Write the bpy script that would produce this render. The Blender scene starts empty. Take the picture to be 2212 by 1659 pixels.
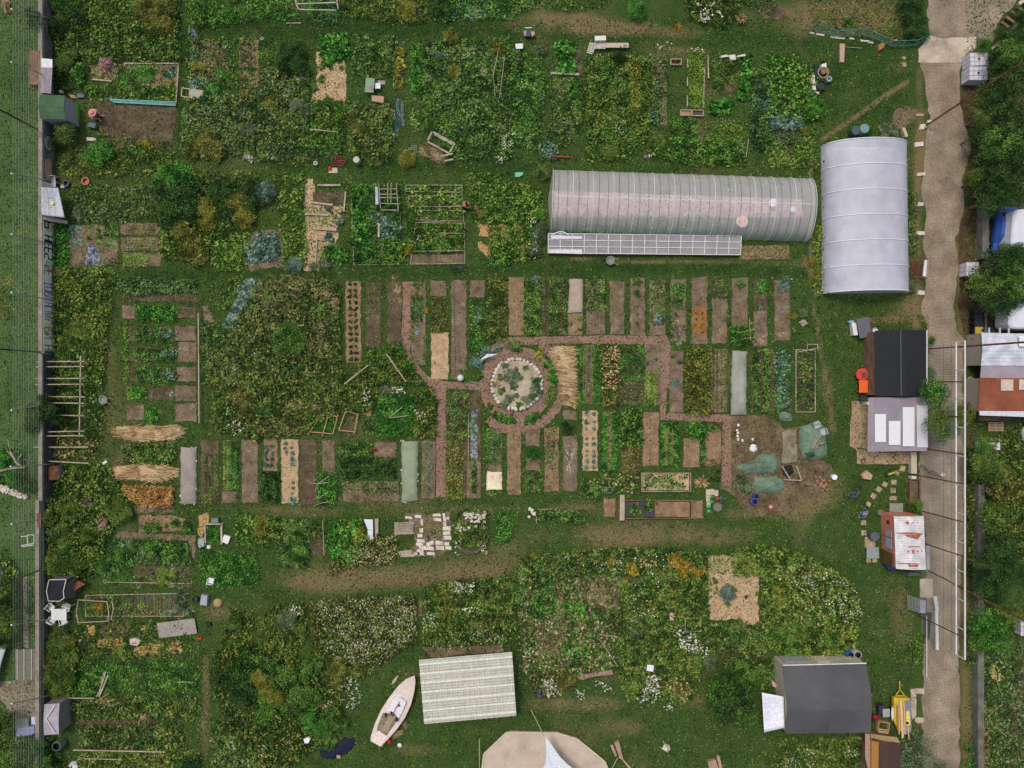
import bpy,math,random
import numpy as np
from math import radians as R,sin,cos,pi
random.seed(7);rng=np.random.default_rng(7)
H=70.0 # camera height (m)
SC=bpy.context.scene
COL=SC.collection
# camera, sky, sun
cd=bpy.data.cameras.new('camera');cam=bpy.data.objects.new('camera',cd);COL.objects.link(cam)
cam.location=(0,0,H);cam.rotation_euler=(0,0,0)
cd.sensor_width=36;cd.lens=36*H/(2212/24.0);cd.clip_end=5000;cd.clip_start=.5
SC.camera=cam
w=bpy.data.worlds.new('World');SC.world=w;w.use_nodes=True
nt=w.node_tree;bg=nt.nodes['Background'];sky=nt.nodes.new('ShaderNodeTexSky')
sky.sky_type='NISHITA';sky.sun_disc=False;sky.sun_elevation=R(66);sky.sun_rotation=R(-34)
sky.air_density=1.6;sky.dust_density=5.0;sky.ozone_density=0.6
nt.links.new(sky.outputs[0],bg.inputs[0]);bg.inputs[1].default_value=0.13
ld=bpy.data.lights.new('sun','SUN');ld.energy=1.5;ld.angle=R(12);ld.color=(1,.95,.88)
sun=bpy.data.objects.new('sun',ld);COL.objects.link(sun);sun.location=(0,0,60)
sun.rotation_euler=(R(24),0,R(-145))
SC.view_settings.view_transform='Standard';SC.view_settings.look='None'
SC.view_settings.exposure=-0.02;SC.view_settings.gamma=1
# coordinates
# the photograph was surveyed in a 4 x 4 grid of squares, 96 units to the metre
TC=[0,0,.25]
def tl(c,r,k=.25):TC[0]=553*c;TC[1]=414.75*r;TC[2]=k
def g(x,y):return((TC[0]+x*TC[2]-1106)/24,(829.5-TC[1]-y*TC[2])/24)
def a(x,y,z):
 p=g(x,y);k=(H-z)/H
 return(p[0]*k,p[1]*k,z)
def m(d):return d*TC[2]/24
def P(x,y):return((x-1106)/24,(829.5-y)/24)
def lin(c):return tuple(((v/255)/12.92 if v/255<=.04045 else((v/255+.055)/1.055)**2.4)for v in c)
# noise
def vn(x,y,s=1.0,seed=0):
 x=np.asarray(x)*s+seed*13.7;y=np.asarray(y)*s+seed*7.3
 xi=np.floor(x).astype(np.int64);yi=np.floor(y).astype(np.int64);fx=x-xi;fy=y-yi
 fx=fx*fx*(3-2*fx);fy=fy*fy*(3-2*fy)
 def h(i,j):
  n=(i*374761393+j*668265263+seed*1442695)&0x7fffffff
  n=(n^(n>>13))*1274126177&0x7fffffff
  return((n^(n>>16))&0xffff)/65535.0
 return(h(xi,yi)*(1-fx)+h(xi+1,yi)*fx)*(1-fy)+(h(xi,yi+1)*(1-fx)+h(xi+1,yi+1)*fx)*fy
def fbm(x,y,s=1.0,seed=0):return.5*vn(x,y,s,seed)+.3*vn(x,y,s*2.1,seed+1)+.2*vn(x,y,s*4.3,seed+2)
# materials
MC={}
def rough_(b,v):b.inputs['Roughness'].default_value=v
def nm_(name):
 mt=bpy.data.materials.new(name);mt.use_nodes=True
 n=mt.node_tree;return mt,n,n.nodes['Principled BSDF']
def rp(n,fac,cols,pos=None):
 r=n.nodes.new('ShaderNodeValToRGB');e=r.color_ramp.elements
 while len(e)<len(cols):e.new(.5)
 for i,c in enumerate(cols):
  e[i].position=pos[i]if pos else i/(len(cols)-1);e[i].color=(*lin(c),1)
 n.links.new(fac,r.inputs[0]);return r
def tex(n,scale,detail=6,rough=.6,typ='ShaderNodeTexNoise'):
 gm=n.nodes.new('ShaderNodeNewGeometry');t=n.nodes.new(typ);t.inputs['Scale'].default_value=scale
 if typ=='ShaderNodeTexNoise':t.inputs['Detail'].default_value=detail;t.inputs['Roughness'].default_value=rough
 n.links.new(gm.outputs['Position'],t.inputs['Vector']);return t
def mth(n,op,*v):
 o=n.nodes.new('ShaderNodeMath');o.operation=op
 for i,x in enumerate(v):
  if isinstance(x,(int,float)):o.inputs[i].default_value=x
  else:n.links.new(x,o.inputs[i])
 return o.outputs[0]
def bump(n,b,h,st=.5,d=.05):
 bp=n.nodes.new('ShaderNodeBump');bp.inputs['Strength'].default_value=st;bp.inputs['Distance'].default_value=d
 n.links.new(h,bp.inputs['Height']);n.links.new(bp.outputs[0],b.inputs['Normal'])
def mix(n,fac,A,B):
 x=n.nodes.new('ShaderNodeMix');x.data_type='RGBA'
 if isinstance(fac,(int,float)):x.inputs[0].default_value=fac
 else:n.links.new(fac,x.inputs[0])
 n.links.new(A,x.inputs[6]);n.links.new(B,x.inputs[7]);return x.outputs[2]
def gr(name,cols,s1=.8,s2=14,bs=.6,bd=.05,rough=.95,w2=.5):
 """noisy earth-like surface: broad patches (s1) mixed with grain (s2)"""
 if name in MC:return MC[name]
 mt,n,b=nm_(name)
 t1=tex(n,s1,4);t2=tex(n,s2,8,.75)
 mm=mth(n,'MULTIPLY_ADD',t2.outputs[0],w2,mth(n,'MULTIPLY',t1.outputs[0],1-w2))
 r=rp(n,mm,cols,[.34+.32*i/(len(cols)-1)for i in range(len(cols))])
 n.links.new(r.outputs[0],b.inputs['Base Color']);rough_(b,rough)
 b.inputs['Specular IOR Level'].default_value=.15
 bump(n,b,t2.outputs[0],bs,bd);MC[name]=mt;return mt
def so(col,rough=.6,var=.12,s=6,name=None,metal=0,spec=.3):
 k=name or 'paint_%d_%d_%d_%d'%(*col,int(rough*10))
 if k in MC:return MC[k]
 mt,n,b=nm_(k);t=tex(n,s,6,.65)
 c0=tuple(max(0,v*(1-var))for v in col);c1=tuple(min(255,v*(1+var))for v in col)
 r=rp(n,t.outputs[0],[c0,col,c1],[.3,.5,.7]);n.links.new(r.outputs[0],b.inputs['Base Color'])
 rough_(b,rough);b.inputs['Metallic'].default_value=metal;b.inputs['Specular IOR Level'].default_value=spec
 bump(n,b,t.outputs[0],.15,.01);MC[k]=mt;return mt
def leafmat(name,cols,trans=.0,s=.9):
 if name in MC:return MC[name]
 mt,n,b=nm_(name);gm=n.nodes.new('ShaderNodeNewGeometry');t=tex(n,s,3)
 vo=tex(n,1.7,typ='ShaderNodeTexVoronoi');sp=n.nodes.new('ShaderNodeSeparateColor');n.links.new(vo.outputs['Color'],sp.inputs[0])
 a2=mth(n,'ADD',gm.outputs['Random Per Island'],mth(n,'MULTIPLY_ADD',sp.outputs[0],.7,-.35))
 r=rp(n,a2,cols);n.links.new(r.outputs[0],b.inputs['Base Color'])
 rough_(b,.75);b.inputs['Specular IOR Level'].default_value=.15
 MC[name]=mt;return mt
LEAF=dict(
 mid=[(18,38,12),(44,78,26),(74,114,42),(122,156,70)],
 dark=[(12,28,10),(26,50,19),(46,78,32),(80,112,50)],
 lush=[(16,46,12),(36,84,26),(62,122,38),(104,162,66)],
 lime=[(54,82,24),(84,118,38),(112,142,52),(144,164,80)],
 olive=[(38,44,16),(68,76,30),(100,106,44),(144,140,68)],
 yel=[(70,76,26),(98,104,36),(126,126,46),(156,148,70)],
 blue=[(36,60,46),(60,88,70),(88,114,98),(130,150,134)],
 purp=[(66,76,88),(94,104,116),(124,134,144),(156,162,170)],
 sage=[(46,64,40),(72,92,60),(98,114,80),(134,142,110)],
 dry=[(84,70,46),(124,104,74),(154,132,98),(186,166,130)],
 wild=[(26,38,16),(54,68,28),(88,96,46),(138,130,84)],
 weed=[(22,44,14),(48,80,26),(82,112,42),(126,142,68)],
 gold=[(70,76,20),(116,100,24),(156,124,34),(178,146,56)],
 white=[(96,104,70),(148,150,124),(188,188,172),(214,214,204)],
 pink=[(120,80,80),(150,106,108),(170,132,130),(190,160,156)],
 straw=[(124,96,64),(162,134,94),(188,162,122),(210,186,148)],
 wheat=[(112,76,34),(150,108,56),(176,134,78),(196,156,102)],
 red=[(76,34,30),(110,44,40),(136,56,48),(150,74,62)],
 twig=[(72,62,52),(100,88,74),(126,112,98),(154,140,122)],
)
def lm(k):return leafmat('leaf_'+k,LEAF[k])
def soil():return gr('soil',[(58,48,37),(99,84,67),(126,109,90),(162,147,126)],1.1,9,.8,.06,w2=.6)
def s2():return gr('soil_dark',[(42,34,26),(76,63,49),(100,86,67),(134,118,96)],1.1,9,.8,.06,w2=.6)
def s1():return gr('soil_straw_mix',[(72,56,40),(118,94,70),(146,122,96),(180,158,130)],1.3,11,.8,.05,w2=.7)
def st_():return gr('straw_mulch',[(112,88,62),(160,132,100),(190,164,130),(212,190,158)],1.5,13,.9,.06,w2=.7)
def chips():return gr('wood_chips',[(92,70,58),(126,98,84),(148,118,104),(170,142,126)],.7,12,.9,.05,w2=.8)
def wm_():return gr('weathered_wood',[(112,98,84),(146,132,116),(170,156,140),(186,174,160)],1.0,8,.3,.01)
def wb_():return gr('brown_wood',[(74,54,42),(104,80,64),(130,104,86),(150,126,106)],1.2,10,.4,.02)
def sm_():return gr('pale_stone',[(150,140,126),(186,176,162),(206,198,186),(224,218,208)],1.8,9,.6,.03)
def fleece(name,c):return gr(name,c,.9,7,.35,.03)
# mesh building
def mkmesh(name,V,F,mat=None,smooth=False):
 me=bpy.data.meshes.new(name)
 if isinstance(F,np.ndarray):
  k=F.shape[1];me.vertices.add(len(V));me.vertices.foreach_set('co',np.asarray(V,dtype=np.float32).ravel())
  me.loops.add(F.size);me.loops.foreach_set('vertex_index',F.astype(np.int32).ravel())
  me.polygons.add(len(F));me.polygons.foreach_set('loop_start',(np.arange(len(F))*k).astype(np.int32))
  try:me.polygons.foreach_set('loop_total',np.full(len(F),k,dtype=np.int32))
  except Exception:pass
  me.update(calc_edges=True)
 else:me.from_pydata([tuple(v)for v in V],[],F);me.update()
 if mat:me.materials.append(mat)
 if smooth:me.polygons.foreach_set('use_smooth',[True]*len(me.polygons))
 return me
def tag(o,label=None,cat=None,group=None,kind=None):
 if label and not cat:cat=o.name.split('.')[0].split('_')[-1]
 if label:label=' '.join(label.split()[:16])
 if label:o['label']=label
 if cat:o['category']=cat
 if group:o['group']=group
 if kind:o['kind']=kind
 return o
def TH(name,label,cat,loc,group=None,rz=0):
 o=bpy.data.objects.new(name,None);COL.objects.link(o);o.location=(loc[0],loc[1],loc[2]if len(loc)>2 else 0)
 o.rotation_euler=(0,0,rz);o.empty_display_size=.3
 return tag(o,label,cat,group)
def inst(me,name,loc,rz=0,sc=1,label=None,cat=None,group=None,parent=None,rx=0):
 o=bpy.data.objects.new(name,me);COL.objects.link(o)
 o.location=(loc[0],loc[1],loc[2]if len(loc)>2 else 0);o.rotation_euler=(rx,0,rz)
 o.scale=sc if isinstance(sc,tuple)else(sc,sc,sc)
 if parent:o.parent=parent
 return tag(o,label,cat,group)
CH={}
class MB:
 def __init__(s):s.v=[];s.f=[]
 def add(s,vs,fs):
  n=len(s.v);s.v+=[tuple(v)for v in vs];s.f+=[tuple(i+n for i in f)for f in fs];return s
 def box(s,c,d,rz=0,rx=0,ry=0):
  x,y,z=d[0]/2,d[1]/2,d[2]/2;vs=[]
  for sx,sy,sz in((-1,-1,-1),(1,-1,-1),(1,1,-1),(-1,1,-1),(-1,-1,1),(1,-1,1),(1,1,1),(-1,1,1)):
   p=[sx*x,sy*y,sz*z]
   p=[p[0],p[1]*cos(rx)-p[2]*sin(rx),p[1]*sin(rx)+p[2]*cos(rx)]
   p=[p[0]*cos(ry)+p[2]*sin(ry),p[1],-p[0]*sin(ry)+p[2]*cos(ry)]
   vs.append((c[0]+p[0]*cos(rz)-p[1]*sin(rz),c[1]+p[0]*sin(rz)+p[1]*cos(rz),c[2]+p[2]))
  return s.add(vs,[(0,3,2,1),(4,5,6,7),(0,1,5,4),(1,2,6,5),(2,3,7,6),(3,0,4,7)])
 def bm(s,p,q,w=.05,h=None):
  h=h or w;p=np.array(p,float);q=np.array(q,float)
  if len(p)==2:p=np.append(p,.05)
  if len(q)==2:q=np.append(q,.05)
  d=q-p;L=np.linalg.norm(d)+1e-9;d/=L
  up=np.array([0,0,1.])if abs(d[2])<.95 else np.array([1.,0,0])
  u=np.cross(d,up);u/=np.linalg.norm(u);v=np.cross(u,d)
  vs=[e+u*i*w/2+v*j*h/2 for e in(p,q)for i,j in((-1,-1),(1,-1),(1,1),(-1,1))]
  return s.add(vs,[(0,3,2,1),(4,5,6,7),(0,1,5,4),(1,2,6,5),(2,3,7,6),(3,0,4,7)])
 def cyl(s,c,r,h,n=14,r2=None,cap=True):
  r2=r if r2 is None else r2;z=c[2]if len(c)>2 else 0
  vs=[(c[0]+rr*cos(2*pi*i/n),c[1]+rr*sin(2*pi*i/n),zz)for rr,zz in((r,z),(r2,z+h))for i in range(n)]
  fs=[(i,(i+1)%n,n+(i+1)%n,n+i)for i in range(n)]
  if cap:fs+=[tuple(range(n,2*n)),tuple(reversed(range(n)))]
  return s.add(vs,fs)
 def lathe(s,c,prof,n=16):
  z0=c[2]if len(c)>2 else 0
  vs=[(c[0]+r*cos(2*pi*i/n),c[1]+r*sin(2*pi*i/n),z0+z)for r,z in prof for i in range(n)]
  fs=[(k*n+i,k*n+(i+1)%n,(k+1)*n+(i+1)%n,(k+1)*n+i)for k in range(len(prof)-1)for i in range(n)]
  return s.add(vs,fs)
 def tube(s,pts,r=.02,n=6,closed=False):
  pts=[np.array(p,float)if len(p)>2 else np.array([*p,r])for p in pts];K=len(pts);vs=[]
  for i,p in enumerate(pts):
   q0=pts[(i-1)%K]if closed or i else p;q1=pts[(i+1)%K]if closed or i<K-1 else p
   d=q1-q0;d=d/(np.linalg.norm(d)+1e-9);up=np.array([0,0,1.])if abs(d[2])<.95 else np.array([1.,0,0])
   u=np.cross(d,up);u/=np.linalg.norm(u)+1e-9;v=np.cross(u,d)
   vs+=[p+r*(u*cos(2*pi*j/n)+v*sin(2*pi*j/n))for j in range(n)]
  fs=[]
  for i in range(K if closed else K-1):
   for j in range(n):
    k=(i+1)%K;fs.append((i*n+j,i*n+(j+1)%n,k*n+(j+1)%n,k*n+j))
  if not closed:fs+=[tuple(reversed(range(n))),tuple((K-1)*n+j for j in range(n))]
  return s.add(vs,fs)
 def pz(s,po,z0,z1,inset=0):
  n=len(po);cx=sum(p[0]for p in po)/n;cy=sum(p[1]for p in po)/n;A=sum(po[i][0]*po[(i+1)%n][1]-po[(i+1)%n][0]*po[i][1]for i in range(n))
  if A<0:po=po[::-1]
  top=[]
  for x,y in po:
   d=math.hypot(x-cx,y-cy)+1e-9;k=max(0,(d-inset)/d);top.append((cx+(x-cx)*k,cy+(y-cy)*k,z1))
  vs=[(x,y,z0)for x,y in po]+top
  return s.add(vs,[(i,(i+1)%n,n+(i+1)%n,n+i)for i in range(n)]+[tuple(range(n,2*n)),tuple(reversed(range(n)))])
 def ball(s,c,r,n=10,k=6,sc=(1,1,1),jit=0,seed=0):
  rr=random.Random(seed);vs=[(c[0],c[1],c[2]-r*sc[2])]
  for i in range(1,k):
   t=pi*i/k
   for j in range(n):
    q=r*(1+rr.uniform(-jit,jit));vs.append((c[0]+q*sin(t)*cos(2*pi*j/n)*sc[0],c[1]+q*sin(t)*sin(2*pi*j/n)*sc[1],c[2]-q*cos(t)*sc[2]))
  vs.append((c[0],c[1],c[2]+r*sc[2]));fs=[(0,1+(j+1)%n,1+j)for j in range(n)]
  for i in range(k-2):
   for j in range(n):fs.append((1+i*n+j,1+i*n+(j+1)%n,1+(i+1)*n+(j+1)%n,1+(i+1)*n+j))
  fs+=[(1+(k-2)*n+j,1+(k-2)*n+(j+1)%n,len(vs)-1)for j in range(n)]
  return s.add(vs,fs)
 def sheet(s,nu,nv,fn,th=0):
  vs=[fn(i/nu,j/nv)for j in range(nv+1)for i in range(nu+1)];n=nu+1
  fs=[(j*n+i,j*n+i+1,(j+1)*n+i+1,(j+1)*n+i)for j in range(nv)for i in range(nu)]
  s.add(vs,fs)
  if th:
   s.add([(v[0],v[1],v[2]-th)for v in vs],[tuple(reversed(f))for f in fs])
   b=len(s.v)-len(vs);t0=b-len(vs);ring=[i for i in range(n)]+[j*n+nu for j in range(1,nv+1)]+[nv*n+i for i in range(nu-1,-1,-1)]+[j*n for j in range(nv-1,0,-1)]
   for i in range(len(ring)):
    p,q=ring[i],ring[(i+1)%len(ring)];s.f.append((b+p,b+q,t0+q,t0+p))
  return s
 def bd(s,name,mat,parent=None,label=None,cat=None,group=None,kind=None,smooth=False):
  V=np.array(s.v,float)
  if parent is not None:
   top=parent;off=np.array(top.location)
   q=top
   while q.parent is not None:q=q.parent;off=off+np.array(q.location)
   o0=(0,0,0)
  else:
   lo=V.min(0);hi=V.max(0);off=np.array([(lo[0]+hi[0])/2,(lo[1]+hi[1])/2,lo[2]]);o0=off
  if isinstance(mat,tuple):mat=so(mat,.55)
  me=mkmesh(name,V-off,s.f,mat,smooth);o=bpy.data.objects.new(name,me);COL.objects.link(o)
  o.location=o0;o.parent=parent
  if parent is not None:CH.setdefault(parent.name,[]).append(o)
  return tag(o,label,cat,group,kind)
def stc(name,mb,mat):
 me=mkmesh(name,mb.v,mb.f,mat);o=bpy.data.objects.new(name,me);COL.objects.link(o);o['kind']='structure';return o
def rect(x0,y0,x1,y1):return[g(x0,y0),g(x1,y0),g(x1,y1),g(x0,y1)]
def po(*pts):return[g(*p)for p in pts]
def aspoly(q):return rect(*q)if len(q)==4 and isinstance(q[0],(int,float))else[g(*p)for p in q]
def rg_(pl,step=.35,amp=.05,seed=0):
 rr=random.Random(seed);out=[]
 for i in range(len(pl)):
  p,q=pl[i],pl[(i+1)%len(pl)];L=math.hypot(q[0]-p[0],q[1]-p[1]);k=max(1,int(L/step))
  for j in range(k):
   t=j/k;out.append((p[0]+(q[0]-p[0])*t+rr.uniform(-amp,amp),p[1]+(q[1]-p[1])*t+rr.uniform(-amp,amp)))
 return out
def inpoly(x,y,pl):
 r=np.zeros(len(x),bool);n=len(pl)
 for i in range(n):
  x0,y0=pl[i];x1,y1=pl[(i+1)%n]
  c=((y0>y)!=(y1>y))&(x<(x1-x0)*(y-y0)/((y1-y0)or 1e-9)+x0);r^=c
 return r
LAST=['','']
WD=dict(mid='mid-green leaves',dark='dark green leaves',lush='fresh green leaves',lime='light yellow-green leaves',olive='olive stems',yel='yellowing leaves',sage='grey-green leaves',wild='brownish wild growth',weed='weedy grass',dry='dry stalks',blue='bluish leaves',gold='orange-yellow blooms',twig='bare twigs',straw='beige seedheads',white='white flowers',pink='pink flowers',purp='pale lilac flowers',red='dark red leaves',wheat='golden ears')
def auto(label,pal,k=0):return label or WD[pal]+(' scattered over ' if k else ' on bed, ')+LAST[k]
def bed(q,mat,label,cat='garden bed',name='garden_bed',h=.07,group='vegetable beds of the allotment',amp=.065,kind=None):
 LAST[0]=label.split(', ')[-1]
 mb=MB();mb.pz(rg_(aspoly(q),.3,amp,len(COL.objects)),-.03,h,.06)
 return mb.bd(name,mat(),label=label,cat=cat,group=group,kind=kind)
# foliage
def leafquads(p,L,W,tilt=.6,az=None,nrm=None,lift=0):
 n=len(p);az=rng.uniform(0,2*pi,n)if az is None else az
 el=rng.normal(0,tilt,n)+lift;ro=rng.normal(0,tilt,n)
 u=np.stack([np.cos(az)*np.cos(el),np.sin(az)*np.cos(el),np.sin(el)],1)
 s=np.stack([-np.sin(az),np.cos(az),np.zeros(n)],1);up=np.cross(u,s)
 v=s*np.cos(ro)[:,None]+up*np.sin(ro)[:,None]
 L=np.broadcast_to(L,n)[:,None];W=np.broadcast_to(W,n)[:,None]
 V=np.stack([p-u*L/2,p+v*W/2+u*L*.1,p+u*L/2,p-v*W/2+u*L*.1],1).reshape(-1,3)
 return V,np.arange(4*n).reshape(-1,4)
def lo_(V,F,name,mat,**kw):
 lo=V.min(0);hi=V.max(0);off=np.array([(lo[0]+hi[0])/2,(lo[1]+hi[1])/2,0])
 o=bpy.data.objects.new(name,mkmesh(name,V-off,F,mat));COL.objects.link(o);o.location=off;return tag(o,**kw)
def scatter(pl,n,edge=.12):
 xs=[p[0]for p in pl];ys=[p[1]for p in pl]
 x0,x1,y0,y1=min(xs),max(xs),min(ys),max(ys);A=(x1-x0)*(y1-y0)
 x=rng.uniform(x0,x1,n*3);y=rng.uniform(y0,y1,n*3)
 k=inpoly(x,y,pl);x=x[k];y=y[k];x=x[:n];y=y[:n]
 return x+rng.normal(0,edge,len(x)),y+rng.normal(0,edge,len(y))
def area(pl):return abs(sum(pl[i][0]*pl[(i+1)%len(pl)][1]-pl[(i+1)%len(pl)][0]*pl[i][1]for i in range(len(pl))))/2
SEED=[0];DM=1.35
def clump(x,y,s,seed):
 """height of the plant whose centre is nearest: domes of random size side by side"""
 X=x*s;Y=y*s;best=np.zeros(len(x))
 for dx in(-1,0,1):
  for dy in(-1,0,1):
   i=np.floor(X)+dx;j=np.floor(Y)+dy;u=vn(i+.01,j+.01,1,seed+5);v=vn(i+.01,j+.01,1,seed+9);hh=.35+.75*vn(i+.01,j+.01,1,seed+13)
   d=(X-i-u)**2+(Y-j-v)**2;best=np.maximum(best,hh*np.clip(1-d/.55,0,1)**.6)
 return best
def MS(q,pal,label,h=.4,leaf=.14,dens=60,name='ground_cover',cat='plants',gap=.0,lump=1.2,edge=.1,asp=.5,tilt=.5,kind='stuff',az=None):
 pl=aspoly(q);n=int(area(pl)*dens*DM);x,y=scatter(pl,n,edge);asp=min(1,asp*1.3);SEED[0]+=1
 nz=fbm(x,y,lump,SEED[0]);nz=np.clip((nz-.25)/.5,0,1)
 cl=clump(x,y,1.5+.5/max(leaf,.1),SEED[0]);nz=nz*.45+cl*.65
 if gap>0:k=nz>gap*(.6+.4*rng.random(len(x)));x=x[k];y=y[k];nz=nz[k]
 z=h*(.15+.85*nz)*(1-rng.random(len(x))**2*.7)+.02;L=leaf*rng.uniform(.6,1.4,len(x))
 AZ=None if az is None else rng.normal(az,.35,len(x))
 V,F=leafquads(np.stack([x,y,z],1),L,L*asp,tilt,AZ)
 label=auto(label,pal)
 return lo_(V,F,name,lm(pal),label=label,cat=cat,kind=kind)
def rows(q,k,ax,pal,label,h=.25,leaf=.12,dens=70,wd=.35,name='crop_rows',cat='vegetable rows',asp=.45,skip=.0):
 """k rows of a crop inside a rectangle, along axis 'x' or 'y'"""
 x0,y0,x1,y1=q;pl=rect(*q);(ax0,ay0),(ax1,ay1)=g(x0,y0),g(x1,y1)
 n=int(area(pl)*dens*2.3);leaf*=1.1;asp*=1.3;r=rng.integers(0,k,n);t=rng.random(n)
 if skip:kp=vn(t*40,r*5.,1,SEED[0])>skip;r=r[kp];t=t[kp];n=len(r)
 SEED[0]+=1
 if ax=='y':ww=(ax1-ax0)/k;x=ax0+ww*(r+.5)+rng.normal(0,abs(ww)*wd*.4,n);y=ay0+(ay1-ay0)*t+rng.normal(0,.04,n)
 else:ww=(ay1-ay0)/k;y=ay0+ww*(r+.5)+rng.normal(0,abs(ww)*wd*.4,n);x=ax0+(ax1-ax0)*t+rng.normal(0,.04,n)
 z=.06+h*(1-rng.random(n)**2*.8)*(.5+.5*vn(x,y,3,5));L=leaf*rng.uniform(.6,1.4,n)
 V,F=leafquads(np.stack([x,y,z],1),L,L*asp,.5)
 label=auto(label,pal)
 return lo_(V,F,name,lm(pal),label=label,cat=cat,kind='stuff')
PR={}
def crown(style,pal,var=0):
 """unit-radius plant meshes, shared by all copies of a plant"""
 key=(style,pal,var)
 if key in PR:return PR[key]
 rg=np.random.default_rng(abs(hash((len(style),style[0]=='b',var,len(pal))))%9999+var)
 if style=='cabbage':
  V=[];F=[]
  for ring,(nl,rad,el,sz)in enumerate(((7,.62,.15,.75),(6,.38,.55,.6),(5,.16,.95,.42))):
   for i in range(nl):
    az=2*pi*(i+.5*ring)/nl+rg.uniform(-.2,.2);c,s_=cos(az),sin(az);t=np.array([-s_,c,0])
    o=np.array([c*rad,s_*rad,.12+.1*ring]);d=np.array([c*cos(el),s_*cos(el),sin(el)])
    q=[o-d*sz*.5,o-d*.05*sz+t*sz*.46+[0,0,.06],o+d*sz*.45+t*sz*.26+[0,0,.04],o+d*sz*.5,o+d*sz*.45-t*sz*.26+[0,0,.04],o-d*.05*sz-t*sz*.46+[0,0,.06]]
    b=len(V);V+=q;F.append(tuple(range(b,b+6)))
  me=mkmesh(style,V,F,lm(pal))
 elif style in('tuft','dryt'):
  n=70;az=rg.uniform(0,2*pi,n);el=rg.uniform(.1,1.3,n);L=rg.uniform(.6,1.1,n)
  d=np.stack([np.cos(az)*np.cos(el),np.sin(az)*np.cos(el),np.sin(el)],1);p=d*L[:,None]*.5
  s_=np.stack([-np.sin(az),np.cos(az),0*az],1);W=.05
  V=np.stack([p-d*L[:,None]*.5,p+s_*W,p+d*L[:,None]*.5-[0,0,.15],p-s_*W],1).reshape(-1,3);me=mkmesh(style,V,np.arange(4*n).reshape(-1,4),lm(pal))
 else:
  cfg=dict(small=(150,4,.36,.6),bushy=(420,9,.17,.75),big=(2000,20,.085,.8),tree=(5200,30,.055,.8),squash=(120,6,.3,.35),needle=(2600,24,.07,.8))[style]
  n,nb,lf,zh=cfg;cs=[]
  for i in range(nb):
   t=2.4*i+rg.uniform(0,.8);rr=.68*math.sqrt((i+.3)/nb);cs.append((rr*cos(t),rr*sin(t),zh*(.5+.5*math.sqrt(max(0,1-rr*rr)))*rg.uniform(.55,1)-.2*zh,rg.uniform(.22,.42)if nb>6 else.5))
  cs=np.array(cs);k=rg.integers(0,nb,n);d=rg.normal(0,1,(n,3));d[:,2]=np.abs(d[:,2])*.9+d[:,2]*.1;d/=np.linalg.norm(d,axis=1)[:,None]
  p=cs[k,:3]+d*(cs[k,3]*rg.uniform(.55,1.08,n))[:,None];p[:,2]=np.maximum(p[:,2],.03)
  st=rng.bit_generator.state
  L=lf*rg.uniform(.6,1.4,n);az=np.arctan2(d[:,1],d[:,0])+rg.normal(0,.8,n)
  V,F=leafquads(p,L,L*(.85 if style=='squash' else.3 if style=='needle' else.6),.45,az,lift=-.25)
  me=mkmesh(style,V,F,lm(pal))
 PR[key]=me;return me
def PL(pts,style,pal,label,name='vegetable_plant',cat=None,group=None,hs=1.0,z=0):
 """one object per plant: pts = (x, y, radius) in survey units"""
 if len(pts)>1 and not group:group=label
 if style=='cabbage':name='cabbage'
 if not label:label='%s with %s on bed, %s'%(name.replace('_',' '),WD[pal],LAST[0]);group=label
 for i,p in enumerate(pts):
  r=m(p[2])*1.15;me=crown(style,pal,random.randrange(3));x,y=g(p[0],p[1])
  h=p[3]if len(p)>3 else hs
  inst(me,name,(x,y,z),random.uniform(0,6.28),(r*random.uniform(.92,1.08),r*random.uniform(.92,1.08),r*h),label,cat,group)
def BH(x,y,r,h,style,pal,label,name='bush',cat='bush',group=None,pal2=None):
 """shrub or tree seen with its crown at (x, y); parts crown and trunk"""
 label=label or 'shrub with %s in %s'%(WD[pal],LAST[1]);group=group or label
 zc=h*.55;c=a(x,y,zc);t=TH(name,label,cat,(c[0],c[1],0),group);rr=m(r)
 bs=min(h*.45,max(.0,h-rr*1.5));sz=(h-bs)/1.15
 inst(crown(style,pal,random.randrange(3)),'crown',(0,0,bs),random.uniform(0,6),(rr,rr,sz),parent=t)
 if pal2:inst(crown(style,pal2,1),'blossom',(0,0,bs+.03),random.uniform(0,6),(rr,rr,sz),parent=t)
 mb=MB();s_=.03+.03*rr;mb.cyl((c[0],c[1],0),s_*1.5,bs+sz*.45,8,s_*.8)
 for i in range(5):
  az=i*1.26+random.random();mb.bm((c[0],c[1],bs+sz*.15),(c[0]+cos(az)*rr*.55,c[1]+sin(az)*rr*.55,bs+sz*.6),s_*.8)
 mb.bd('trunk',wb_(),t);return t
def FL(q,n,pal,label,h=.5,size=.075,name='flowers',clump=.4,cat='flowers'):
 label=auto(label,pal,1);pl=aspoly(q);n=int(n*.7);x,y=scatter(pl,n*3,.1);SEED[0]+=1
 nz=fbm(x,y,1.6,SEED[0]);k=nz>clump+rng.normal(0,.05,len(x));x=x[k][:n];y=y[k][:n]
 L=size*rng.uniform(.7,1.5,len(x));V,F=leafquads(np.stack([x,y,h*rng.uniform(.75,1.1,len(x))],1),L,L*.95,.25)
 if len(x):return lo_(V,F,name,lm(pal),label=label,cat=cat,kind='stuff')
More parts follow.
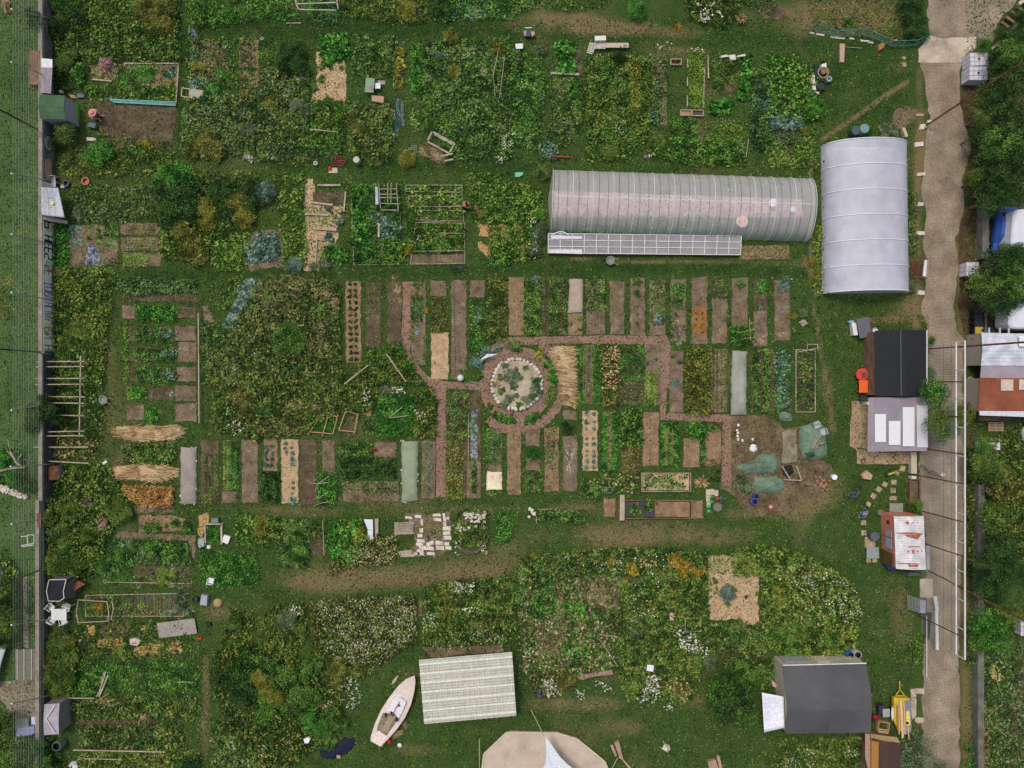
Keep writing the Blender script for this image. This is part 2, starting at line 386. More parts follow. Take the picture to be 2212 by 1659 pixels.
def SN(q,ang,L,n,pal,label,h=.35,name='straw_heap',cat='straw',wob=.18,kind=None,w=.022,group=None):
 pl=aspoly(q);x,y=scatter(pl,n,.05);n=len(x);az=rng.normal(ang,wob,n);el=rng.normal(0,.08,n)
 cx=np.mean([p[0]for p in pl]);cy=np.mean([p[1]for p in pl]);rad=max(max(abs(p[0]-cx),abs(p[1]-cy))for p in pl)
 z=.05+h*np.clip(1-((x-cx)**2+(y-cy)**2)/rad**2,.1,1)*rng.random(n)
 LL=L*rng.uniform(.6,1.2,n)[:,None];d=np.stack([np.cos(az),np.sin(az),el],1);s_=np.stack([-np.sin(az),np.cos(az),0*az],1);p=np.stack([x,y,z],1)
 V=np.stack([p-d*LL/2-s_*w*.5,p-d*LL/2+s_*w*.5,p+d*LL/2+s_*w*.5,p+d*LL/2-s_*w*.5],1).reshape(-1,3)
 return lo_(V,np.arange(4*n).reshape(-1,4),name,lm(pal),label=label,cat=cat,kind=kind,group=group)
# GROUND
def ground():
 xs=np.concatenate([[-2500,-400,-120,-70],np.arange(-52,52.01,.3),[70,120,400,2500]]);ys=np.concatenate([[-2500,-400,-120,-60],np.arange(-40,40.01,.3),[60,120,400,2500]])
 X,Y=np.meshgrid(xs,ys);nx=len(xs);ny=len(ys);px=X*24+1106;py=829.5-Y*24
 wear=np.zeros_like(X);lush=np.zeros_like(X)
 def el(A,x,y,rx,ry,s):A+=s*np.exp(-(((px-x)/rx)**2+((py-y)/ry)**2)**1.5)
 def ln(A,pts,wd,s):
  D=np.full_like(X,1e9)
  for(x0,y0),(x1,y1)in zip(pts[:-1],pts[1:]):
   L2=(x1-x0)**2+(y1-y0)**2;t=np.clip(((px-x0)*(x1-x0)+(py-y0)*(y1-y0))/L2,0,1)
   D=np.minimum(D,np.hypot(px-x0-t*(x1-x0),py-y0-t*(y1-y0)))
  A+=s*np.exp(-(D/wd)**2)
 for e in[(850,1245,260,26,.75),(1060,1215,120,30,.5),(700,1262,90,20,.6),(1400,1150,160,30,.55),(1330,1165,80,25,.4),(1150,1165,50,20,.4),(1560,1160,90,22,.35),
              (1270,55,90,18,.8),(1350,62,80,15,.8),(1200,40,60,12,.6),(1450,70,60,12,.4),(1480,110,60,8,.6),(640,1105,120,12,.5),(820,1080,140,10,.4),(1700,1090,90,30,.9),
              (1760,1050,60,40,.9),(1990,240,40,10,.3),(1640,1270,0.1,0.1,0),(260,1000,30,25,.4),(470,1320,45,22,.5),(445,1480,10,70,.6),(440,1580,12,60,.6),(235,760,14,180,.25),
              (1180,1520,60,14,.5),(1290,1520,60,16,.55),(1350,1570,50,20,.5),(1500,1515,14,10,.7),(880,1495,26,60,.35),(1100,1180,30,10,.5),(1760,200,10,10,.0),(150,650,40,10,.3),
              (900,1620,60,14,.5),(980,1490,20,14,.4),(1960,570,12,60,.6),(1955,280,60,60,.2),(1960,660,18,26,.5),(1850,700,60,12,.3),(1900,690,60,8,.5),(1990,1180,0.1,1,0),
              (1320,1465,26,10,.5),(680,1185,60,16,.3),(1020,1100,150,10,.4),(1240,1095,60,12,.6),(1590,1110,50,14,.4),(1930,1270,40,50,.25),(1950,1340,24,60,.5),(1905,1365,20,8,.4),(1600,1530,20,8,.3),
              (1850,20,120,26,.75),(1800,60,90,22,.7),(1930,60,60,30,.5),(1730,30,60,20,.3),(190,330,60,20,.35),(140,380,40,30,.4)]:el(wear,*e)
 ln(wear,[(1958,178),(1900,215),(1840,258),(1775,302)],4.5,1.3);ln(wear,[(1752,300),(1750,420),(1752,560),(1757,660),(1768,720),(1780,800),(1793,900),(1800,930)],4,.8)
 ln(wear,[(1230,556),(1330,566),(1500,567),(1750,570)],3,.9);ln(wear,[(1740,560),(1752,580)],8,.6);ln(wear,[(1788,800),(1796,860),(1801,930)],5,.5);ln(wear,[(1990,290),(1978,480),(1985,600),(1980,700)],10,.7)
 ln(wear,[(1985,150),(1990,300)],7,.5);ln(wear,[(2068,300),(2075,700),(2080,1100),(2090,1659)],12,.7)
 ln(lush,[(130,60),(700,62),(1100,62)],22,.9);ln(lush,[(1100,75),(1740,85)],16,.6);ln(lush,[(600,355),(1180,362)],14,.7);ln(lush,[(300,590),(700,592),(1400,580),(1740,585)],14,.6)
 ln(lush,[(400,80),(390,330)],8,.9);ln(lush,[(1770,160),(1920,120),(1900,260)],50,.5)
 wear*=.35+1.1*fbm(X,Y,.9,3);wear+=.55*np.clip(fbm(X,Y,.22,9)-.52,0,1)*2
 V=np.stack([X.ravel(),Y.ravel(),0*X.ravel()],1);i=np.arange(nx*ny).reshape(ny,nx)
 F=np.stack([i[:-1,:-1].ravel(),i[:-1,1:].ravel(),i[1:,1:].ravel(),i[1:,:-1].ravel()],1)
 mt,n,b=nm_('meadow_grass');me=mkmesh('ground',V,F,mt)
 for nm,A in(('wear',wear),('lush',lush)):
  at=me.attributes.new(nm,'FLOAT','POINT');at.data.foreach_set('value',np.clip(A,0,1).astype(np.float32).ravel())
 t2=tex(n,9,8,.8);t1=tex(n,.5,5);t3=tex(n,3,6,.7)
 ra=rp(n,t2.outputs[0],[(30,43,19),(54,74,34),(76,94,48),(106,116,68)],[.32,.45,.57,.72])
 rb=rp(n,t2.outputs[0],[(20,35,14),(38,59,25),(56,80,37),(78,100,51)],[.32,.45,.57,.72])
 rc=rp(n,t2.outputs[0],[(68,64,40),(104,92,62),(130,114,84),(156,138,108)],[.32,.45,.57,.72])
 al=n.nodes.new('ShaderNodeAttribute');al.attribute_name='lush';aw=n.nodes.new('ShaderNodeAttribute');aw.attribute_name='wear'
 c1=mix(n,mth(n,'MINIMUM',1,mth(n,'MAXIMUM',0,mth(n,'ADD',mth(n,'MULTIPLY_ADD',t1.outputs[0],2.4,-.95),al.outputs['Fac']))),ra.outputs[0],rb.outputs[0])
 k=mth(n,'MULTIPLY',mth(n,'MULTIPLY_ADD',t3.outputs[0],3,-1.5),aw.outputs['Fac']);k=mth(n,'MINIMUM',1,mth(n,'MAXIMUM',0,mth(n,'SUBTRACT',mth(n,'MULTIPLY_ADD',aw.outputs['Fac'],1.5,k),.15)))
 n.links.new(mix(n,k,c1,rc.outputs[0]),b.inputs['Base Color']);rough_(b,1);b.inputs['Specular IOR Level'].default_value=.05
 bump(n,b,t2.outputs[0],.9,.08)
 o=bpy.data.objects.new('ground',me);COL.objects.link(o);o['kind']='structure'
ground()
gravel=gr('gravel',[(74,64,52),(120,107,91),(148,133,115),(182,168,149)],.5,7,.9,.05,w2=.6)
conc=gr('old_concrete',[(112,102,86),(158,146,128),(184,170,150),(200,188,168)],.6,9,.5,.02)
def ft(name,pl,z,mat,amp=.1,seed=1,step=.5):
 mb=MB();r=rg_(pl,step,amp,seed);mb.add([(x,y,z)for x,y in(r if sum(r[i][0]*r[(i+1)%len(r)][1]-r[(i+1)%len(r)][0]*r[i][1]for i in range(len(r)))>0 else r[::-1])],[tuple(range(len(r)))]);return stc(name,mb,mat)
tl(3,0);rd=po((1392,-60),(1375,200),(1390,320),(1310,440),(1318,560),(1350,700),(1370,850),(1395,1000),(1355,1250),(1320,1659))
tl(3,1);rd+=po((1368,150),(1335,430),(1372,600),(1350,900),(1312,1000),(1380,1200),(1382,1659))
tl(3,2);rd+=po((1380,400),(1300,600),(1310,1000),(1365,1300),(1370,1659))
tl(3,3,.4358);rd+=po((775,300),(765,600),(770,952),(780,1100),(950,1100),(950,700),(945,440),(955,0))
tl(3,2);rd+=po((1690,1300),(1690,700),(1680,0))
tl(3,1);rd+=po((1690,1280),(1630,1200),(1600,1000),(1640,700),(1622,400),(1690,200),(1692,0))
tl(3,0);rd+=po((1680,1550),(1725,1400),(1765,1250),(1665,950),(1650,750),(1670,560),(1800,420),(1980,320),(1985,200),(2120,40),(2180,-60))
ft('driveway',rd,.006,gravel,.12,3)
tl(3,0);ft('concrete_apron',po((1300,425),(1395,310),(1500,330),(1800,320),(1790,420),(1720,450),(1690,540),(1480,545),(1300,540)),.03,conc,.04,4)
tl(3,0);ft('trodden_patch',po((1110,940),(1200,920),(1280,960),(1290,1010),(1230,1050),(1160,1110),(1070,1080),(1080,990)),.01,soil(),.08,5)
tl(3,2);ft('sand_terrace',po((720,150),(860,140),(870,590),(1210,590),(1212,692),(770,690),(760,560),(705,540)),.025,gr('sand',[(120,98,74),(150,126,100),(170,146,118),(186,164,136)],.8,12,.4,.02),.05,6)
ft('bare_earth',po((-330,260),(0,270),(120,370),(260,360),(420,640),(550,700),(560,760),(520,900),(420,960),(300,1020),(200,1110),(0,1155),(-150,1140),(-220,1060),(-280,960),(-400,900),(-410,700),(-330,400)),.012,gr('trampled_soil',[(62,50,38),(92,76,58),(116,98,78),(138,118,96)],.8,10,.7,.05),.15,7)
tl(0,3);ft('yard_floor',po((-40,930),(100,900),(215,880),(320,900),(335,1060),(300,1240),(130,1240),(-40,1000)),.008,gravel,.1,8)
tl(0,3);ft('concrete_path',po((200,0),(235,0),(245,620),(205,620)),.007,conc,.03,9)
cm=chips();tl(2,1)
C0=P(1116,830)
def ring(name,r0,r1,z,mat,a0=0,a1=360,amp=.05):
 mb=MB();n=72;vs=[]
 for i in range(n+1):
  t=R(a0+(a1-a0)*i/n)
  for r in(r0,r1):rr=r+random.uniform(-amp,amp);vs.append((C0[0]+rr*cos(t),C0[1]+rr*sin(t),z))
 mb.add(vs,[(2*i,2*i+1,2*i+3,2*i+2)for i in range(n)]);return stc(name,mb,mat)
tl(1,1)
ft('path',po((1265,775),(1340,775),(1335,1300),(1335,1400),(1400,1500),(1480,1590),(1600,1630),(1750,1640),(2060,1640),(2060,1720),(1800,1700),(1660,1700),(1540,1675),(1460,1640),(1360,1530),(1280,1400),(1255,1250),(1268,1000)),.02,cm,.04,11)
tl(1,2);ft('path',po((1470,-5),(1640,30),(1650,100),(1648,600),(1645,975),(1555,975),(1560,500),(1575,150),(1540,60)),.024,cm,.04,12)
tl(2,1);ft('path',po((-170,1325),(-20,1250),(330,1250),(700,1240),(1180,1240),(1340,1240),(1370,1330),(1360,1700),(1275,1700),(1285,1325),(1170,1315),(560,1308),(360,1310),(100,1320),(-60,1345),(-180,1380)),.022,cm,.04,13)
tl(2,2);ft('path',po((1268,-10),(1340,-10),(1330,250),(1880,265),(1895,300),(1895,880),(1815,880),(1815,330),(1280,310)),.026,cm,.04,14)
ring('path',2.35,3.4,.028,cm);ring('path',3.75,4.5,.02,cm,-130,60,.1)
tl(2,2);ft('path',po((20,330),(100,320),(105,420),(-110,420),(-100,370)),.03,cm,.04,15)
# STONE CIRCLE
mb=MB();n=40
t0=TH('stone_circle_bed','round raised bed edged with ring of pale stones, in middle of garden','stone bed',(*C0,0))
MB().pz([(C0[0]+2.1*cos(2*pi*i/40),C0[1]+2.1*sin(2*pi*i/40))for i in range(40)],0,.3).bd('gravel_filling',gr('gravel_fill',[(112,98,82),(150,134,116),(172,157,139),(194,180,164)],1.6,10,.7,.05),t0)
for i in range(n):
 t=2*pi*i/n+random.uniform(-.02,.02);r=2.22+random.uniform(-.05,.05);mb=MB()
 mb.ball((C0[0]+r*cos(t),C0[1]+r*sin(t),.2),.2,7,5,(random.uniform(.8,1.15),random.uniform(.8,1.15),1.0),.18,i);mb.bd('rim_stone',sm_(),t0)
# BOUNDARY WALL, NET AND POLES (left)
WX=P(117,0)[0];WT=.33
def wallbox(name,y0,y1,mat,label,h=1.75,x=None,face=None):
 ya=P(0,y0)[1];yb=P(0,y1)[1];xx=WX if x is None else x
 t=TH(name,label,'wall',(xx-WT/2,(ya+yb)/2,0));L=abs(ya-yb)
 MB().box((xx-WT/2,(ya+yb)/2,h/2),(WT,L-.004,h)).bd('masonry',face or mat,t)
 MB().box((xx-WT/2,(ya+yb)/2,h+.03),(WT+.02,L-.006,.06)).bd('coping',gr('coping',[(96,86,78),(126,114,104),(144,132,122),(160,148,138)],1.5,9,.4,.02),t);return t
plast=gr('grey_render',[(66,68,68),(92,94,92),(112,112,108),(134,132,126)],1,6,.3,.02)
cream=gr('painted_wall',[(190,190,172),(222,220,204),(234,232,218),(244,240,228)],.9,5,.3,.02)
w1=wallbox('garden_wall',-40,400,plast,'long grey boundary wall beside green-roofed hut, upper left',face=plast)
w2=wallbox('garden_wall',400.5,765,plast,'boundary wall covered with colourful graffiti beside mown field',face=cream)
w3=wallbox('garden_wall',765.5,1075,plast,'dark grey boundary wall behind pole trellis',face=so((66,70,74),.8,.25,2,'dark_render'))
w4=wallbox('garden_wall',1075.5,1700,plast,'low boundary wall hidden by hedge, lower left',h=1.3,x=P(104,0)[0])
def glyph(y0,y1,z0,z1,strokes,col,wd=.09,off=.012,name='graffiti',par=None):
 mb=MB();ya=P(0,y0)[1];yb=P(0,y1)[1]
 for s_ in strokes:
  pts=[(WX+off,ya+(yb-ya)*u,z0+(z1-z0)*v)for u,v in s_]
  for p,q in zip(pts[:-1],pts[1:]):mb.bm(p,q,wd,.014)if abs(p[1]-q[1])<.01 else mb.bm(p,q,.014,wd)
 mb.bd(name,so(col,.7,.1),par)
def blob(y0,y1,z0,z1,col,par,off=.006,seed=1):
 rr=random.Random(seed);ya=P(0,y0)[1];yb=P(0,y1)[1];n=18;vs=[]
 for i in range(n):
  t=2*pi*i/n;k=rr.uniform(.8,1.1);vs.append((WX+off,(ya+yb)/2+(yb-ya)/2*cos(t)*k,min(1.7,(z0+z1)/2+(z1-z0)/2*sin(t)*k)))
 MB().add(vs,[tuple(range(n))if ya<yb else tuple(reversed(range(n)))]).bd('paint_patch',so(col,.7,.15),par)
for i,(y0,y1,c)in enumerate([(300,330,(150,170,176)),(345,400,(190,140,124)),(484,505,(214,200,140)),(565,590,(160,200,180)),(640,655,(200,190,214)),(700,728,(220,210,140))]):
 blob(y0,y1,.3,1.5,c,w2 if y0>=400 else w1,.006,i)
LET={'S':[[(1,1),(0,1),(0,.55),(1,.5),(1,0),(0,0)]],'E':[[(1,1),(0,1),(0,0),(1,0)],[(0,.5),(.9,.5)]],'H':[[(0,1),(0,0)],[(1,1),(1,0)],[(0,.5),(1,.5)]],'T':[[(0,1),(1,1)],[(.5,1),(.5,0)]],'R':[[(0,0),(0,1),(1,1),(1,.55),(0,.5),(1,0)]],'O':[[(0,0),(1,0),(1,1),(0,1),(0,0)]],'N':[[(0,0),(0,1),(1,0),(1,1)]],'A':[[(0,0),(.5,1),(1,0)],[(.2,.4),(.8,.4)]],'C':[[(1,1),(0,1),(0,0),(1,0)]],'P':[[(0,0),(0,1),(1,1),(1,.5),(0,.5)]]}
tl(0,1)
y=484
for txt,hh,col,wd in(('P',18,(34,36,66),.2),('HEES',13,(28,32,60),.2),('SE',11,(170,90,66),.14),('TOR',11,(130,110,160),.14),('HCANA',8,(70,84,130),.08),('RN',13,(90,130,120),.1),('HP',13,(60,90,90),.12)):
 for ch in txt:
  glyph(y,y+hh*.75,.3,1.45,[[(u,v)for u,v in s_]for s_ in LET[ch]],col,wd*.6,.02,'graffiti_letter',w2);y+=hh
 y+=12
steel=so((150,148,146),.5,.1,8,'galvanised_steel');rust=gr('rusty_steel',[(58,36,28),(92,54,38),(116,76,56),(140,110,90)],2,9,.3,.01)
def netmat(name,col,dens):
 mt,n,b=nm_(name);o=n.nodes['Material Output'];gm=n.nodes.new('ShaderNodeNewGeometry');sx=n.nodes.new('ShaderNodeSeparateXYZ');n.links.new(gm.outputs['Position'],sx.inputs[0])
 mx=mth(n,'MAXIMUM',*[mth(n,'LESS_THAN',mth(n,'FRACT',mth(n,'MULTIPLY',sx.outputs[k],7)),dens)for k in 'YZ'])
 tr=n.nodes.new('ShaderNodeBsdfTransparent');ms=n.nodes.new('ShaderNodeMixShader');b.inputs['Base Color'].default_value=(*lin(col),1);rough_(b,.8)
 n.links.new(mx,ms.inputs[0]);n.links.new(tr.outputs[0],ms.inputs[1]);n.links.new(b.outputs[0],ms.inputs[2]);n.links.new(ms.outputs[0],o.inputs['Surface']);return mt
net=netmat('net_mesh',(150,160,140),.045)
nf=TH('ball_net','tall pale ball-catching net hung between poles above left boundary wall','net',(WX+.1,0,0))
HN=6.0
MB().add([(WX+.15,-36,1.9),(WX+.15,36,1.9),(WX+.15,36,HN),(WX+.15,-36,HN)],[(0,1,2,3)]).bd('mesh_panel',net,nf)
mb=MB()
for i in range(13):mb.bm((WX+.15,-36,1.9+i*.34),(WX+.15,36,1.9+i*.34),.007)
mb.bd('tension_wires',(170,180,160),nf)
for i,(ty,by,h)in enumerate([(20,42,6),(134,172,6),(375,392,6),(506,530,6),(632,649,6),(886,870,6),(1008,1002,6.1),(1132,1117,6),(1350,1336,6),(1520,1500,6)]):
 o=TH('net_pole','slim grey net pole on left boundary, %s'%['at upper corner of garden','above white bench roof','beside start of graffiti','in front of dark blue graffiti letters','in front of small blue graffiti','standing above leafy tree on wall','beside bare dead branches','beside rusty grid panel','beside lower hedge','above folded blue cloth'][i],'pole',(WX+.05,P(0,by)[1],0),'net poles along left wall')
 y0=P(0,by)[1];y1=P(0,ty)[1]*(H-h)/H
 MB().tube([(WX+.05,y0,0),(WX+.03,y1,h)],.05,8).bd('shaft',steel,o);MB().ball((WX+.03,y1,h),.08,8,5).bd('cap',(225,225,225),o)
for i,(bx,by,tx,ty,h,lab)in enumerate([(93,286,-2,236,9,'dark leaning floodlight mast crossing left field above small tree'),(120,763,-130,745,12,'tall dark mast rising by end of graffiti wall'),(108,1222,-130,1320,12,'brown mast rising from lower left boundary'),(2002,754,2230,738,12.8,'tall rusty mast beside black-roofed shed'),(1998,273,2290,80,13,'tall rusty mast beside upper driveway'),(2003,1231,2230,1350,12.6,'tall rusty mast below pink hut')]):
 z1=h;b0=P(bx,by);tp=P(tx,ty);k=(H-h)/H;t=TH('mast',lab,'mast',(*b0,0));
 MB().tube([(*b0,0),(b0[0]+(tp[0]*k-b0[0])*.5,b0[1]+(tp[1]*k-b0[1])*.5,h*.5),(tp[0]*k,tp[1]*k,h)],.075,8).bd('shaft',rust if bx>200 else so((70,66,62),.7),t)
 MB().cyl((*b0,0),.18,.15,10).bd('foot',conc,t)
t=TH('truss_net_fence','tall driveway net fence with white ladder truss along its top','net fence',(P(1981,0)[0],P(0,1050)[1],0))
RX=P(1985,0)[0];ya=P(0,736)[1]*.9;yb=P(0,1424)[1]*.9
wh=so((205,205,205),.5,.06);mb=MB()
for z in(5.85,7.1):mb.bm((RX,ya,z),(RX,yb,z),.1)
mb.bd('truss_rail',wh,t);mb=MB();k=11
for i in range(k+1):yy=ya+(yb-ya)*i/k;MB().bm((RX,yy,5.9),(RX,yy,7.05),.07).bd('truss_rung',wh,t)
MB().add([(RX,ya,.4),(RX,yb,.4),(RX,yb,5.85),(RX,ya,5.85)],[(0,1,2,3)]).bd('mesh_panel',netmat('fine_net',(200,196,194),.1),t)
mb=MB()
for z in(4.0,5.2):mb.bm((RX,ya,z),(RX,yb,z),.02)
mb.bd('cable',(90,84,84),t)
for y in(825,895,968,1027,1102,1170,1330):yy=P(0,y)[1];MB().tube([(RX-.02,yy,0),(RX-.02,yy*.985,7.1)],.05,8).bd('post',rust,t)
# POLYTUNNELS
def film(name,col,tr,rib=0,gl=.25):
 mt,n,b=nm_(name);o=n.nodes['Material Output'];t=tex(n,.7,5);t2=tex(n,12,6)
 r=rp(n,t.outputs[0],[tuple(v*.9 for v in col),col,tuple(min(255,v*1.1)for v in col)],[.35,.5,.65]);n.links.new(r.outputs[0],b.inputs['Base Color']);rough_(b,gl)
 f=mth(n,'MULTIPLY_ADD',t.outputs[0],.5,tr-.25)
 tb=n.nodes.new('ShaderNodeBsdfTransparent');ms=n.nodes.new('ShaderNodeMixShader');n.links.new(f,ms.inputs[0]);n.links.new(b.outputs[0],ms.inputs[1]);n.links.new(tb.outputs[0],ms.inputs[2]);n.links.new(ms.outputs[0],o.inputs['Surface'])
 if rib:
  wv=n.nodes.new('ShaderNodeTexWave');gm=n.nodes.new('ShaderNodeNewGeometry');n.links.new(gm.outputs['Position'],wv.inputs['Vector']);wv.bands_direction='XY'[rib-1];wv.inputs['Scale'].default_value=2.2;wv.inputs['Distortion'].default_value=.3;bump(n,b,wv.outputs[0],.6,.03)
 else:bump(n,b,t2.outputs[0],.25,.02)
 return mt
def arch(c,ang,half,L,h,s,u,prof=1.0):
 """point on an arched tunnel: s along axis -.5..5, u 0..1 across"""
 t=pi*u;x=s*L;y=-half*math.copysign(abs(cos(t))**prof,cos(t));z=h*abs(sin(t))**.8
 return(c[0]+x*cos(ang)-y*sin(ang),c[1]+x*sin(ang)+y*cos(ang),z)
def tun(label,c,ang,half,L,h,mat,nrib,ribm,ribr,endbulge=0,name='polytunnel'):
 t=TH(name,label,'greenhouse',(*c,0));mb=MB()
 def sk(i,j):
  s=(i-.5)*.992;p=arch(c,ang,half,L,h,s,j);r=abs(((i*nrib)%1)-.5)*2
  d=.05*(1-r)*sin(pi*j);return(p[0],p[1],max(0,p[2]-d))
 mb.sheet(nrib*6,22,sk);mb.bd('film_cover',mat,t,smooth=True)
 for k in range(nrib+1):
  s=-.5+k/nrib;MB().tube([arch(c,ang,half+.03,L,h+.03,s,j/18)for j in range(19)],ribr,6).bd('hoop',ribm,t)
 for e in(-.5,.5):
  vs=[arch(c,ang,half-.02,L,h-.02,e,j/18)for j in range(19)];bl=endbulge*(1 if e>0 else-1)
  cx=(c[0]+(e*L+bl)*cos(ang),c[1]+(e*L+bl)*sin(ang),h*.35);MB().add(vs+[cx],[(i,i+1,19)for i in range(18)]).bd('end_panel',mat,t,smooth=True)
 return t
c1=P(1466,446);film1=film('clear_film',(240,232,238),.68,0,.5);film2=film('bluish_film',(208,208,222),.4,0,.5)
T1=tun('long arched polytunnel of clear film with many hoops, north of narrow bed rows',c1,R(-1.9),2.78,22.9,2.55,film1,13,so((196,196,204),.4,.05),.03,.35)
mb=MB()
for k in range(13):
 for o_ in(.28,.72):
  s=-.5+(k+o_)/13;pts=[arch(c1,R(-1.9),2.80,22.9,2.58,s,j/14)for j in range(15)];mb.tube(pts,.012,4)
mb.bd('strap',(60,58,62),T1)
MB().bm(arch(c1,R(-1.9),2.78,22.9,2.5,-.49,.5),arch(c1,R(-1.9),2.78,22.9,2.5,.49,.5),.05).bd('ridge_tube',(196,196,204),T1)
c2=P(1864,475)
T2=tun('short wide greenhouse of bluish corrugated film beside driveway',c2,R(90.8),3.72,13.2,2.6,film2,6,so((214,214,224),.4,.05),.045,.12)
tl(3,1);mb=MB()
for u in(.25,.5,.75):mb.tube([arch(c2,R(90.8),3.72,13.2,2.5,-.49+.98*i/8,u)for i in range(9)],.025,5)
mb.bd('purlin',(200,200,210),T2)
tl(0,0,1)
MS((1195,385,1730,412),'mid','green plants growing inside long polytunnel, north strip',.8,.2,50,gap=.3);MS((1195,470,1560,508),'lush','leafy crop growing inside long polytunnel, south strip',.8,.2,70,gap=.2)
ft('tunnel_floor',[P(1192,412),P(1735,430),P(1735,470),P(1192,470)],.01,gr('tunnel_soil',[(110,96,80),(160,134,124),(184,154,150),(206,186,180)],1,8,.4,.03),.02,20)
ft('tunnel_floor',[P(1775,318),P(1955,318),P(1950,628),P(1775,628)],.01,gr('tunnel_sheet',[(120,120,126),(150,150,156),(164,164,170),(176,176,184)],.6,8,.4,.03),.02,21)
MS((1775,325,1810,620),'mid','green plants inside bluish greenhouse, west strip',.8,.2,18,gap=.3)
for x,y,r,c,l in((1598,482,13,(214,176,156),'pale pink parasol inside long polytunnel'),(1664,442,9,(226,224,226),'white round table inside long polytunnel'),(1706,456,6,(196,220,214),'small pale tub inside long polytunnel')):
 mb=MB();mb.lathe((*P(x,y),0),[(.03,0),(.03,.75),(r/24,.72),(r/24,.76),(.03,.82),(0,.82)]);mb.bd('round_table' if 'table' in l else 'parasol' if 'parasol' in l else 'tub',so(c,.6),label=l,cat='table' if 'table' in l else 'parasol' if 'parasol' in l else 'tub')
for x,y,r in((1555,492,.9),(1545,470,.5),(1490,474,.6)):
 pl=[(P(x,y)[0]+r*cos(i)*.5,P(x,y)[1]+r*sin(i))for i in range(6)];SN(pl,pi/2,1.0,120,'straw','dried straw bundle leaning inside polytunnel',.8,group='straw bundles in polytunnel',wob=.2)
tl(2,1);t=TH('cold_frame','long low cold frame of corrugated clear sheets in front of long polytunnel','cold frame',(*g(1130,460),0))
q=[g(310,372),g(1960,395),g(1960,550),g(310,535)]
def bil(q,u,v,z):return tuple((q[0][k]*(1-u)+q[1][k]*u)*(1-v)+(q[3][k]*(1-u)+q[2][k]*u)*v for k in(0,1))+(z,)
MB().sheet(400,2,lambda i,j:bil(q,i,j,.75-.3*j+.02*(-1)**int(i*400+.5)),0).bd('corrugated_sheet',film('cloche_film',(182,180,186),.3,0,.35),t)
mb=MB()
for i in range(17):mb.bm(bil(q,i/16,0,.79),bil(q,i/16,1,.49),.07,.04)
for j in(0,.33,.66,1):mb.bm(bil(q,0,j,.8-.3*j+.0),bil(q,1,j,.8-.3*j),.06,.03)
mb.bd('batten_grid',(204,200,190),t)
mb=MB()
for a_,b_ in((0,1),(1,2),(2,3),(3,0)):
 zz=[.7,.7,.4,.4];p,r=q[a_],q[b_];mb.add([(*p,0),(*r,0),(*r,zz[b_]),(*p,zz[a_])],[(0,1,2,3)])
mb.bd('side_boards',wm_(),t)
for nm,pl,z in(('sheet_overlap',[(335,385),(600,400),(600,420),(335,420)],.8),('sheet_overlap',[(320,505),(600,505),(600,545),(320,535)],.55)):
 MB().pz(po(*pl),z,z+.015).bd(nm,so((196,194,200),.4),t)
tl(2,1);t=TH('hoop_bundle','pair of bent white hoops lying against polytunnel corner','hoops',(*g(420,355),0));mb=MB()
for d in(0,12):mb.tube([a(350+140*i/8,368-28*sin(pi*i/8)+d*.5,.9)for i in range(9)],.03)
mb.bd('hoops',wh,t)

tl(0,0,1)
for q,l in(((100,40,1972,1660),'all over garden lawns'),((-40,-40,84,1700),'on mown field left of wall'),((2086,0,2260,1700),'beyond driveway')):
 MS(q,'weed','short grass blades and weeds '+l,.06,.13,14,'grass','grass',gap=.3,lump=.5);MS(q,'dark','darker grass tufts '+l,.08,.13,12,'grass','grass',gap=.35,lump=.8)
# VEGETABLE BEDS
UP='narrow bed of upper row, '
tl(1,1)
bed((775,770,910,1480),s1,UP+'orange-brown with double row of small green plants')
PL([(x,y,17+(i*7)%5)for i,y in enumerate(range(795,1480,54))for x in(812+i*1.2,860+i*.8)],'small','dark','small dark green plant in double row on orange-brown bed')
bed((950,775,1080,1345),s2,UP+'covered with grey-green seedlings, beside orange-brown bed')
MS((950,775,1080,1050),'mid','dense seedlings at top of second narrow bed',.2,.11,75,gap=.25);MS((950,1050,1080,1290),'mid','thin seedlings at foot of second narrow bed',.15,.11,32,gap=.45)
bed((1133,775,1262,1310),s2,UP+'dark brown and bare with dried stalks at its top')
SN((1190,790,1260,1000),pi/2,.6,90,'dry','dried stalks scattered on dark brown bed',.1,'dried_stalks','stalks',.6,kind='stuff')
PL([(1200,740,38)],'tuft','dry','beige dried tuft above dark brown bed','dried_tuft')
bed((1338,775,1468,1500),soil,UP+'with leeks and young cabbages, right of left wood-chip path')
PL([(1370,800,20),(1425,795,20),(1400,835,16)],'small','mid','light green seedling at top of leek and cabbage bed')
PL([(1388,878,20)],'small','gold','orange-flowered plant in leek and cabbage bed','marigold')
rows((1335,895,1450,1120),3,'y','lush','leek rows in leek and cabbage bed',.35,.14,60,.5,'leek_rows');rows((1345,900,1440,1130),2,'y','sage','pale dried onion tops between leek rows',.2,.12,30,.4)
PL([(1398,1165,28)],'cabbage','blue','green cabbage above bluish cabbage by left path');PL([(1398,1215,28)],'cabbage','purp','bluish cabbage in middle of leek and cabbage bed')
PL([(1400,1322,15),(1400,1360,18),(1402,1410,16),(1405,1468,22)],'cabbage','blue','small cabbage in lower line beside left path')
rows((1340,1160,1365,1290),1,'y','lush','short green row beside cabbages',.25);rows((1440,1240,1465,1480),1,'y','lush','green row at right edge of cabbage bed',.25)
bed((1508,765,1645,905),soil,UP+'short bare square above maize')
MS((1520,905,1645,1215),'olive','withered bean plants on bed above straw',.5,.17,85,gap=.1,asp=.35)
SN((1545,900,1575,1210),pi/2,.4,60,'twig','pale stems among withered beans',.3,'bean_stems','stems',.7,kind='stuff')
